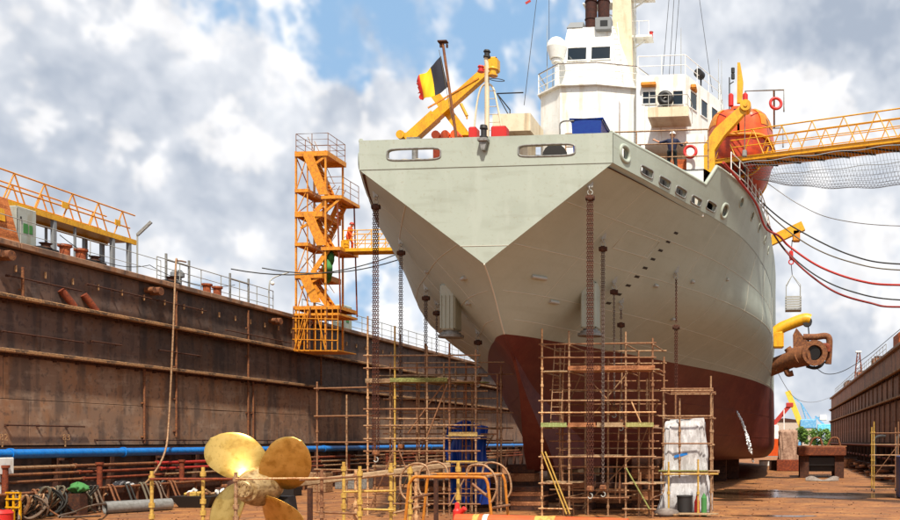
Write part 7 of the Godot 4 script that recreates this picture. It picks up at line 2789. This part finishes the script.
	t = thing("hydrant", "red hose nozzle standing at the end of the orange boom", "nozzle", Vector3(-5.88, 0.42, -16.2))
	b = B.new()
	b.lathe([Vector2(0.06, 0), Vector2(0.04, 1.35), Vector2(0.08, 1.4), Vector2(0.08, 1.58), Vector2(0.05, 1.62), Vector2(0.04, 1.72), Vector2(0, 1.74)], 12, Transform3D(Basis.IDENTITY, Vector3(0, 0.03, 0)))
	var p3: Vector3 = t.position
	t.position.y = 0.0
	part(t, "pipe", b, M.red)
	b = B.new()
	b.tube(Vector3(0, 1.5, 0), Vector3(0.16, 1.66, 0.05), 0.05, 8)
	part(t, "outlet", b, M.red)
	for n in ["tube_fence", "tube_guard", "orange_boom"]:
		var o := get_node(n) as Node3D
		var dy := o.position.y
		o.position.y = 0.0
		for k in o.get_children():
			(k as Node3D).position.y += dy

# ---------------------------------------------------------------- people
func sculpt(bones: Array, cell: float, blend: float, tones: Array) -> B: # one skin round tapered bones: [from, to, radius, radius, tone]
	var lo := Vector3.INF
	var hi := -Vector3.INF
	for q in bones:
		var r := maxf(q[2], q[3]) + cell * 3.0
		for p in [q[0], q[1]]:
			lo = lo.min(p - Vector3.ONE * r)
			hi = hi.max(p + Vector3.ONE * r)
	var nx := int((hi.x - lo.x) / cell) + 2
	var ny := int((hi.y - lo.y) / cell) + 2
	var nz := int((hi.z - lo.z) / cell) + 2
	var f := PackedFloat32Array()
	f.resize(nx * ny * nz)
	f.fill(1.0)
	for q in bones:
		var a: Vector3 = q[0]
		var c: Vector3 = q[1]
		var r := maxf(q[2], q[3]) + cell * 2.5 + blend
		var l := (a.min(c) - Vector3.ONE * r - lo) / cell
		var h := (a.max(c) + Vector3.ONE * r - lo) / cell
		var ab := c - a
		var il := 1.0 / maxf(ab.length_squared(), 1e-9)
		for k in range(maxi(0, int(l.z)), mini(nz, int(h.z) + 1)):
			for j in range(maxi(0, int(l.y)), mini(ny, int(h.y) + 1)):
				for i in range(maxi(0, int(l.x)), mini(nx, int(h.x) + 1)):
					var p := lo + Vector3(i, j, k) * cell
					var t := clampf((p - a).dot(ab) * il, 0.0, 1.0)
					var d := p.distance_to(a + ab * t) - lerpf(q[2], q[3], t)
					var id := (k * ny + j) * nx + i
					var e := f[id]
					var m := maxf(blend - absf(e - d), 0.0) / blend
					f[id] = minf(e, d) - m * m * blend * 0.25
	var b := B.new()
	var map := {}
	for k in nz - 1:
		for j in ny - 1:
			for i in nx - 1:
				var inside := 0
				var vals := []
				for o in 8:
					var id := ((k + (o >> 2)) * ny + j + ((o >> 1) & 1)) * nx + i + (o & 1)
					vals.append(f[id])
					if f[id] < 0.0:
						inside += 1
				if inside == 0 or inside == 8:
					continue
				var sum := Vector3.ZERO
				var n := 0
				for o in 8:
					for bit in [1, 2, 4]:
						var o2: int = o | bit
						if o2 == o:
							continue
						if (vals[o] < 0.0) != (vals[o2] < 0.0):
							var t: float = vals[o] / (vals[o] - vals[o2])
							var pa := Vector3(o & 1, (o >> 1) & 1, o >> 2)
							var pb := Vector3(o2 & 1, (o2 >> 1) & 1, o2 >> 2)
							sum += pa.lerp(pb, t)
							n += 1
				var p := lo + (Vector3(i, j, k) + sum / n) * cell
				map[(k * ny + j) * nx + i] = b.v.size()
				b.v.append(p)
				b.n.append(Vector3(vals[1] - vals[0] + vals[3] - vals[2] + vals[5] - vals[4] + vals[7] - vals[6], vals[2] - vals[0] + vals[3] - vals[1] + vals[6] - vals[4] + vals[7] - vals[5], vals[4] - vals[0] + vals[5] - vals[1] + vals[6] - vals[2] + vals[7] - vals[3]).normalized())
				var best := 1e9
				var tone := 0
				for q in bones:
					var ab: Vector3 = q[1] - q[0]
					var t := clampf((p - q[0]).dot(ab) / maxf(ab.length_squared(), 1e-9), 0.0, 1.0)
					var dd: float = p.distance_to(q[0] + ab * t) - lerpf(q[2], q[3], t)
					if dd < best:
						best = dd
						tone = q[4]
				b.col.append(tones[tone])
	var st := [1, nx, nx * ny]
	for k in range(1, nz - 1):
		for j in range(1, ny - 1):
			for i in range(1, nx - 1):
				var id := (k * ny + j) * nx + i
				for axis in 3:
					var s0 := f[id] < 0.0
					var s1: bool = f[id + st[axis]] < 0.0
					if s0 == s1:
						continue
					var u: int = st[(axis + 1) % 3]
					var w: int = st[(axis + 2) % 3]
					if not (map.has(id) and map.has(id - u) and map.has(id - w) and map.has(id - u - w)):
						continue
					var q := [map[id - u - w], map[id - w], map[id], map[id - u]]
					if s0:
						b.ix.append_array([q[0], q[2], q[1], q[0], q[3], q[2]])
					else:
						b.ix.append_array([q[0], q[1], q[2], q[0], q[2], q[3]])
	return b

func hand_bones(wrist: Vector3, dir: Vector3, palm_n: Vector3, curl: float, tone: int) -> Array:
	var d := dir.normalized()
	var s := d.cross(palm_n).normalized()
	var out := [[wrist, wrist + d * 0.085, 0.03, 0.036, tone]]
	for k in 4:
		var root := wrist + d * 0.085 + s * (k - 1.5) * 0.021
		var l: float = [0.036, 0.043, 0.040, 0.030][k]
		var m := root + (d * cos(curl * 0.5) + palm_n * sin(curl * 0.5)) * l
		out.append([root, m, 0.0105, 0.0095, tone])
		out.append([m, m + (d * cos(curl) + palm_n * sin(curl)) * l, 0.0095, 0.008, tone])
	var tr := wrist + d * 0.03 - s * 0.03
	var tm := tr + (d * 0.6 - s * 0.7 + palm_n * 0.3).normalized() * 0.04
	out.append([tr, tm, 0.013, 0.011, tone])
	out.append([tm, tm + (d + palm_n * 0.6).normalized() * 0.03, 0.011, 0.009, tone])
	return out

func join_body(a: B, c: B) -> void:
	var k := a.v.size()
	a.v.append_array(c.v)
	a.n.append_array(c.n)
	a.col.append_array(c.col)
	for i in c.ix:
		a.ix.append(i + k)

# figure in its own space, feet at y = 0, facing -z; arms given as elbow and wrist points
func figure(t: Node3D, pose: Dictionary, tones: Array) -> void:
	var V := func(x: float, y: float, z: float) -> Vector3: return Vector3(x, y, z)
	var hip: Vector3 = pose.hip
	var chest: Vector3 = pose.chest
	var neck: Vector3 = pose.neck
	var head: Vector3 = pose.head
	var bones := [
		[hip + Vector3(-0.09, 0, 0), hip + Vector3(0.09, 0, 0), 0.115, 0.115, 1],
		[hip, hip.lerp(chest, 0.55), 0.135, 0.14, 0], [hip.lerp(chest, 0.4) + Vector3(-0.06, 0, 0), chest + Vector3(-0.1, 0, 0), 0.12, 0.125, 0],
		[hip.lerp(chest, 0.4) + Vector3(0.06, 0, 0), chest + Vector3(0.1, 0, 0), 0.12, 0.125, 0],
		[chest + Vector3(-0.17, 0.06, 0), chest + Vector3(0.17, 0.06, 0), 0.085, 0.085, 0], [chest, neck, 0.09, 0.06, 0], [neck, head, 0.055, 0.055, 2],
		[head + Vector3(0, -0.03, -0.015), head + Vector3(0, 0.06, 0.0), 0.078, 0.092, 2],
		[head + Vector3(0, -0.075, -0.05), head + Vector3(0, -0.03, -0.055), 0.045, 0.055, 2],
		[head + Vector3(0, 0.0, -0.095), head + Vector3(0, -0.02, -0.108), 0.012, 0.016, 2],
		[head + Vector3(-0.088, 0.0, 0.01), head + Vector3(-0.092, -0.04, 0.0), 0.014, 0.012, 2], [head + Vector3(0.088, 0.0, 0.01), head + Vector3(0.092, -0.04, 0.0), 0.014, 0.012, 2]]
	for i in 2:
		var sg := -1.0 if i == 0 else 1.0
		var arm: Array = pose.arms[i]
		var leg: Array = pose.legs[i]
		var sh := chest + Vector3(sg * 0.19, 0.07, 0)
		var cut: Vector3 = arm[0].lerp(arm[1], pose.sleeve)
		bones.append([sh, arm[0], 0.068, 0.05, 0])
		bones.append([arm[0], cut, 0.05, 0.045, 0])
		bones.append([cut, arm[1], 0.042, 0.033, 2])
		var hp := hip + Vector3(sg * 0.1, -0.03, 0)
		bones.append([hp, leg[0], 0.105, 0.07, 1])
		bones.append([leg[0], leg[0].lerp(leg[1], 0.4), 0.068, 0.066, 1])
		bones.append([leg[0].lerp(leg[1], 0.35), leg[1], 0.066, 0.052, 1])
		bones.append([leg[1] + Vector3(0, -0.04, 0.03), leg[1] + Vector3(sg * 0.02, -0.055, -0.15), 0.045, 0.036, 3])
		bones.append([leg[1] + Vector3(0, 0.02, 0), leg[1] + Vector3(0, -0.05, 0.02), 0.052, 0.045, 3])
	var b := sculpt(bones, 0.017, 0.035, tones)
	for i in 2:
		var arm: Array = pose.arms[i]
		var d: Vector3 = arm[1] - arm[0]
		join_body(b, sculpt(hand_bones(arm[1], d, pose.palm[i], 1.2, 2), 0.006, 0.006, tones))
	var m := StandardMaterial3D.new()
	m.vertex_color_use_as_albedo = true
	m.roughness = 0.85
	part(t, "body", b, m)
	# helmet with brim; eyes and brows
	var h := B.new()
	var prof := []
	for i in 9:
		var a := PI * 0.5 * i / 8.0
		prof.append(Vector2(0.125 * cos(a), 0.045 + 0.125 * sin(a)))
	h.lathe([Vector2(0.155, 0.03), Vector2(0.15, 0.045)] + prof, 20, Transform3D(Basis(Vector3(1, 0, 0), pose.get("nod", 0.0)).scaled(Vector3(1, 1, 1.12)), head + Vector3(0, 0.01, 0)))
	part(t, "helmet", h, pose.helmet)
	var ey := B.new()
	for s in [-1.0, 1.0]:
		ey.sphere(head + Vector3(s * 0.032, 0.01, -0.096), Vector3(0.012, 0.008, 0.008), 8)
	part(t, "eyes", ey, M.dark)
	var mo := B.new()
	mo.box(head + Vector3(0, -0.06, -0.103), Vector3(0.04, 0.007, 0.012))
	part(t, "mouth", mo, plain(Color("8a4a40"), 0.7))

func build_people() -> void:
	var skin := Color("c58e6e").srgb_to_linear()
	var t := thing("person", "person in navy shirt and white helmet seen from behind, arms spread on the deck rail", "person", ship.position + Vector3(5.62, 14.16, -7.55))
	figure(t, {
		"hip": Vector3(0.0, 0.95, 0.0), "chest": Vector3(0.02, 1.34, 0.02), "neck": Vector3(0.02, 1.52, 0.0), "head": Vector3(0.03, 1.64, -0.03),
		"arms": [[Vector3(-0.5, 1.36, -0.05), Vector3(-0.74, 1.5, -0.14)], [Vector3(0.42, 1.22, -0.02), Vector3(0.56, 1.38, -0.2)]],
		"legs": [[Vector3(-0.14, 0.52, -0.03), Vector3(-0.18, 0.09, 0.02)], [Vector3(0.15, 0.5, -0.05), Vector3(0.2, 0.09, 0.0)]],
		"palm": [Vector3(0, 0, -1), Vector3(0, -0.3, -1).normalized()], "sleeve": 0.05, "helmet": plain(Color("e6e6e2"), 0.35)},
		[Color("16203c").srgb_to_linear(), Color("15161c").srgb_to_linear(), skin, Color("1a1512").srgb_to_linear()])
	var p: Vector3 = Vector3(-26.6, 15.04, -54.1)
	t = thing("person", "person in orange overalls walking along the gangway with a yellow bag", "person", Vector3(p.x, 14.81, -54.1), "", -PI / 2)
	figure(t, {
		"hip": Vector3(0.0, 0.93, 0.02), "chest": Vector3(0.0, 1.3, -0.1), "neck": Vector3(0.0, 1.48, -0.15), "head": Vector3(0.0, 1.6, -0.19),
		"arms": [[Vector3(-0.26, 1.1, 0.04), Vector3(-0.25, 0.86, -0.06)], [Vector3(0.27, 1.1, -0.12), Vector3(0.25, 0.9, -0.3)]],
		"legs": [[Vector3(-0.1, 0.52, -0.16), Vector3(-0.1, 0.09, -0.18)], [Vector3(0.1, 0.5, 0.06), Vector3(0.1, 0.13, 0.34)]],
		"palm": [Vector3(1, 0, 0), Vector3(-1, 0, 0)], "sleeve": 0.9, "helmet": plain(Color("c0391f"), 0.4)},
		[Color("d9571a").srgb_to_linear(), Color("d4521a").srgb_to_linear(), skin, Color("1a1512").srgb_to_linear()])
	var bag := thing("tool_bag", "yellow tool bag carried by the person on the gangway", "bag", Vector3(p.x - 0.12, 14.85, -53.85))
	var b := B.new()
	b.cbox(Vector3(0, 0.3, 0), Vector3(0.5, 0.5, 0.26), 0.06)
	part(bag, "body", b, M.yellow)
	b = B.new()
	b.path(arc([Vector3(-0.16, 0.54, 0), Vector3(-0.06, 0.74, 0), Vector3(0.1, 0.74, 0), Vector3(0.16, 0.54, 0)], 5), 0.015, 6)
	part(bag, "handle", b, M.dark)

# ---------------------------------------------------------------- far end of the dock and beyond
func build_background() -> void:
	# trestle wagon on the dock floor
	var t := thing("trestle_wagon", "heavy dark trestle wagon on the dock floor right of the bow", "wagon", Vector3(3.55, 0, -73))
	var b := B.new()
	b.cbox(Vector3(0, 2.1, 0), Vector3(3.7, 0.7, 5.0), 0.06)
	part(t, "bed", b, tinted(M.rust, Color(0.9, 0.75, 0.68)))
	for k in 4:
		b = B.new()
		b.box(Vector3(0, 2.49, -2.0 + k * 1.3), Vector3(3.8, 0.08, 0.8))
		part(t, "deck_board", b, M.plank_red)
	for x in [-1.35, 1.35]:
		for z in [-1.8, 1.8]:
			b = B.new()
			b.box(Vector3(x, 0.88, z), Vector3(0.7, 1.76, 0.7))
			part(t, "leg", b, M.rust_dark)
	b = B.new()
	b.box(Vector3(0, 1.3, 1.9), Vector3(2.0, 0.6, 0.2))
	b.box(Vector3(0, 1.1, 0), Vector3(2.0, 1.2, 3.0))
	part(t, "crossbeam", b, M.dark)
	for x in [-0.9, 0.5]:
		b = B.new()
		b.path(arc([Vector3(x, 2.5, 1.0), Vector3(x + 0.3, 3.1, 1.0), Vector3(x + 0.8, 3.1, 1.0), Vector3(x + 1.0, 2.5, 1.0)], 5), 0.09, 6)
		part(t, "pipe_bend", b, M.rust)
	t = thing("white_launch", "small overturned white boat shell on the dock floor", "boat", Vector3(3.32, 0, -65.83))
	var rows := []
	for i in 13:
		var w := i / 12.0
		var row := []
		var hw := 0.5 * pow(maxf(0.0, sin(PI * minf(0.1 + w * 0.9, 1.0))), 0.6)
		for j in 11:
			var an := PI * j / 10.0
			row.append(Vector3(-1.2 + w * 2.4, 0.03 + 0.34 * sin(an) * (0.6 + 0.4 * sin(w * 9.0)), cos(an) * hw))
		rows.append(row)
	b = B.new()
	b.grid(rows)
	part(t, "shell", b, M.tarp)
	b = B.new()
	b.box(Vector3(-0.2, 0.46, 0), Vector3(1.6, 0.05, 0.06))
	part(t, "keel_strip", b, M.dark)
	# tarpaulin-wrapped stack and orange workboat beyond the bow
	t = thing("wrapped_stack", "tall brownish tarpaulin-wrapped stack beyond the ship's right side", "wrapped stack", Vector3(1.15, 0, -88))
	rows = []
	for i in 21:
		var w := i / 20.0
		var row := []
		for j in 41:
			var a := TAU * j / 40.0
			var r := 0.95 - 0.1 * w + 0.06 * sin(a * 7.0 + w * 5.0) + 0.05 * sin(a * 13.0 - w * 8.0)
			r *= 1.0 - smoothstep(0.93, 1.0, w)
			row.append(Vector3(signf(cos(a)) * pow(absf(cos(a)), 0.5) * r, 1.1 + 2.9 * minf(w / 0.95, 1.0), signf(sin(a)) * pow(absf(sin(a)), 0.5) * r))
		rows.append(row)
	b = B.new()
	b.grid(rows)
	part(t, "sheet", b, tinted(M.tarp, Color(1.2, 1.05, 0.95)))
	b = B.new()
	b.cbox(Vector3(0, 0.55, 0), Vector3(2.2, 1.1, 2.0), 0.05)
	part(t, "base", b, M.rust_red)
	t = thing("work_boat", "orange hulled work boat with a slanting reddish derrick beyond the dock", "boat", Vector3(-2.0, 0, -178))
	b = B.new()
	b.hexa([Vector3(-7, 0, -4), Vector3(5, 0, -4), Vector3(5, 0, 4), Vector3(-7, 0, 4), Vector3(-8, 3.2, -4.5), Vector3(6, 3.2, -4.5), Vector3(6, 3.2, 4.5), Vector3(-8, 3.2, 4.5)])
	part(t, "hull", b, M.orange)
	b = B.new()
	b.cbox(Vector3(-1, 4.6, 0), Vector3(7, 2.8, 6), 0.15)
	part(t, "cabin", b, M.white)
	b = B.new()
	b.beam(Vector3(0.5, 5.0, 2.0), Vector3(4.6, 9.8, 2.0), 0.6, 0.8)
	b.cbox(Vector3(4.6, 9.9, 2.0), Vector3(1.4, 0.9, 1.0), 0.1)
	part(t, "derrick", b, M.red_hose)
	b = B.new()
	b.tube(Vector3(3.5, 3.2, 3.0), Vector3(3.5, 9.0, 3.0), 0.12, 6)
	part(t, "mast", b, M.white)
	# floor clutter between bow and wagon
	var cl := [[Vector3(-0.1, 0, -90.37), 1.2, 0.9, M.rust_dark, "dark low box beside the ship's far bilge"], [Vector3(1.68, 0, -109.36), 1.6, 0.7, M.orange, "orange box before the wrapped stack"], [Vector3(-1.27, 0, -104.72), 1.4, 0.6, M.white, "white box behind the ship's far bilge"], [Vector3(7.91, 0, -97.8), 1.4, 1.0, M.rust, "rusty box right of the trestle wagon"], [Vector3(8.53, 0, -125.59), 1.6, 1.2, M.dark, "dark box behind the trestle wagon"]]
	for q in cl:
		t = thing("floor_box", q[4], "box", q[0], "boxes on the far dock floor")
		b = B.new()
		b.cbox(Vector3(0, q[2] * 0.5, 0), Vector3(q[1], q[2], 1.0), 0.05)
		part(t, "body", b, q[3])
		b = B.new()
		b.box(Vector3(0, q[2] + 0.04, 0), Vector3(q[1] * 1.04, 0.08, 1.06))
		part(t, "lid", b, M.rust_dark)
	t = thing("debris", "flat pale debris pile on the wet floor under the hull", "debris", Vector3(-5.54, 0, -104.33))
	for k in 9:
		b = B.new()
		b.cbox(Vector3(rng.randf_range(-1.2, 1.2), 0.06 + 0.05 * k * 0.5, rng.randf_range(-0.6, 0.6)), Vector3(rng.randf_range(0.4, 1.0), 0.08, rng.randf_range(0.3, 0.7)), 0.01, Basis(Vector3.UP, rng.randf() * 3.0))
		part(t, "slab", b, [M.tarp, M.galv, M.plank][k % 3])
	var hazed_blue := surf(layered(Color("5f9cc6"), [[150, 0.02, Vector2.ONE, 0.45, 0.75, Color("8fb6cf"), 0.8]], 256), 6.0, 0.6)  # crane blue paled: distance haze put into the paint colour
	var hazed_yellow := surf(layered(Color("e2bd3e"), [[151, 0.02, Vector2.ONE, 0.45, 0.75, Color("cfa93a"), 0.8]], 256), 6.0, 0.6)  # jib yellow softened the same way, haze mixed into its colour
	# harbour crane: leaning yellow jib on a blue body
	t = thing("harbour_crane", "distant harbour crane with leaning yellow jib and blue portal", "crane", Vector3(14, -0.6, -400))
	b = B.new()
	for x in [-4.0, 4.0]:
		for z in [-4.0, 4.0]:
			b = B.new()
			b.beam(Vector3(x, 0, z), Vector3(x * 0.6, 9, z * 0.6), 1.0, 1.0)
			part(t, "leg", b, hazed_blue)
	b = B.new()
	b.cbox(Vector3(0, 11.0, 0), Vector3(7, 4, 6), 0.3)
	part(t, "machine_house", b, hazed_blue)
	b = B.new()
	b.beam(Vector3(-2.5, 9, 0), Vector3(-9.0, 25.5, 0), 2.2, 2.4)
	part(t, "jib", b, hazed_yellow)
	for q in [[Vector3(1.5, 13, 0), Vector3(-3, 20, 0)], [Vector3(-3, 20, 0), Vector3(-8.5, 24.5, 0)], [Vector3(2.5, 13, 0), Vector3(6.5, 14.5, 0)], [Vector3(0, 10, 2), Vector3(-3, 20, 0)]]:
		b = B.new()
		b.beam(q[0], q[1], 0.5, 0.5)
		part(t, "stay_beam", b, hazed_blue)
	b = B.new()
	b.cbox(Vector3(6.5, 13.8, 0), Vector3(3.0, 2.4, 3.0), 0.2)
	part(t, "counterweight", b, M.white)
	# second crane, all blue, to its right
	t = thing("harbour_crane", "smaller distant blue and white crane right of the yellow jib", "crane", Vector3(22, -0.6, -420))
	for x in [-3.0, 3.0]:
		for z in [-3.0, 3.0]:
			b = B.new()
			b.beam(Vector3(x, 0, z), Vector3(x * 0.7, 8, z * 0.7), 0.8, 0.8)
			part(t, "leg", b, M.white)
	b = B.new()
	b.cbox(Vector3(0, 9.6, 0), Vector3(6, 3.2, 5), 0.2)
	part(t, "machine_house", b, tinted(hazed_blue, Color(1.0, 1.2, 1.1)))
	b = B.new()
	b.beam(Vector3(0, 11, 0), Vector3(-4, 15, 0), 0.9, 0.9)
	part(t, "jib", b, hazed_blue)
	# far sheds
	for q in [[Vector3(20, -0.6, -240), Vector3(9, 9, 14), "brown shed beyond the end of the right wall", Color(1.1, 0.95, 0.85)], [Vector3(4, -0.6, -460), Vector3(30, 13, 12), "long low pale shed on the far quay", Color(1.4, 1.35, 1.3)], [Vector3(-140, -0.6, -520), Vector3(60, 14, 20), "long shed far behind the ship on the left", Color(1.2, 1.15, 1.1)]]:
		t = thing("shed", q[2], "shed", q[0], "sheds on the far quay")
		b = B.new()
		b.box(Vector3(0, q[1].y * 0.5, 0), q[1])
		part(t, "wall", b, tinted(M.tarp, q[3]))
		b = B.new()
		b.prism(PackedVector2Array([Vector2(-q[1].x * 0.52, q[1].y), Vector2(q[1].x * 0.52, q[1].y), Vector2(0, q[1].y + 2.0)]), q[1].z * 1.04)
		part(t, "roof", b, M.rust_dark)
		for k in 4:
			b = B.new()
			b.box(Vector3((k - 1.5) * q[1].x * 0.22, q[1].y * 0.45, q[1].z * 0.5 + 0.02), Vector3(q[1].x * 0.12, q[1].y * 0.4, 0.1))
			part(t, "door", b, M.dark)
	# trees beyond the dock gate
	var green := surf(layered(Color("6f8f3a"), [[130, 0.05, Vector2.ONE, 0.42, 0.7, Color("557530"), 0.9], [131, 0.1, Vector2.ONE, 0.55, 0.8, Color("7d9640"), 0.7]], 256), 3.0, 0.8)
	var tl := ["leftmost", "second from left", "middle", "second from right", "rightmost"]
	for i in 5:
		var x := 3.5 + i * 4.0
		var z := -262.0 - rng.randf() * 14.0
		t = thing("tree", "bushy green tree beyond the dock end, %s of five" % tl[i], "tree", Vector3(x, -0.6, z), "trees beyond the dock end")
		var h := 7.2 + rng.randf_range(-0.8, 1.0)
		b = B.new()
		b.tube(Vector3.ZERO, Vector3(0.1, h * 0.6, 0), 0.28, 8, 0.1)
		for k in 4:
			var an := TAU * k / 4.0 + i
			b.tube(Vector3(0.05, h * 0.35, 0), Vector3(cos(an) * 1.4, h * 0.7, sin(an) * 1.4), 0.1, 5, 0.04)
		part(t, "trunk", b, M.rust_dark)
		b = B.new()
		var clumps := []
		for k in 24:
			var an := rng.randf() * TAU
			var rr := rng.randf_range(0.2, 2.6)
			clumps.append([Vector3(cos(an) * rr, h * rng.randf_range(0.38, 0.92), sin(an) * rr), rng.randf_range(0.6, 1.1)])
		for k in 2200:
			var cpt: Array = clumps[rng.randi() % clumps.size()]
			var o: Vector3 = Vector3(rng.randfn(), rng.randfn(), rng.randfn()).normalized() * float(cpt[1]) * rng.randf_range(0.55, 1.05)
			var p: Vector3 = cpt[0] + o
			var bs := Basis.from_euler(Vector3(rng.randf() * TAU, rng.randf() * TAU, 0))
			var s := rng.randf_range(0.12, 0.24)
			b.quad(p + bs * Vector3(-s, 0, -s * 0.6), p + bs * Vector3(s, 0, -s * 0.6), p + bs * Vector3(s, 0, s * 0.6), p + bs * Vector3(-s, 0, s * 0.6))
		part(t, "crown", b, green)
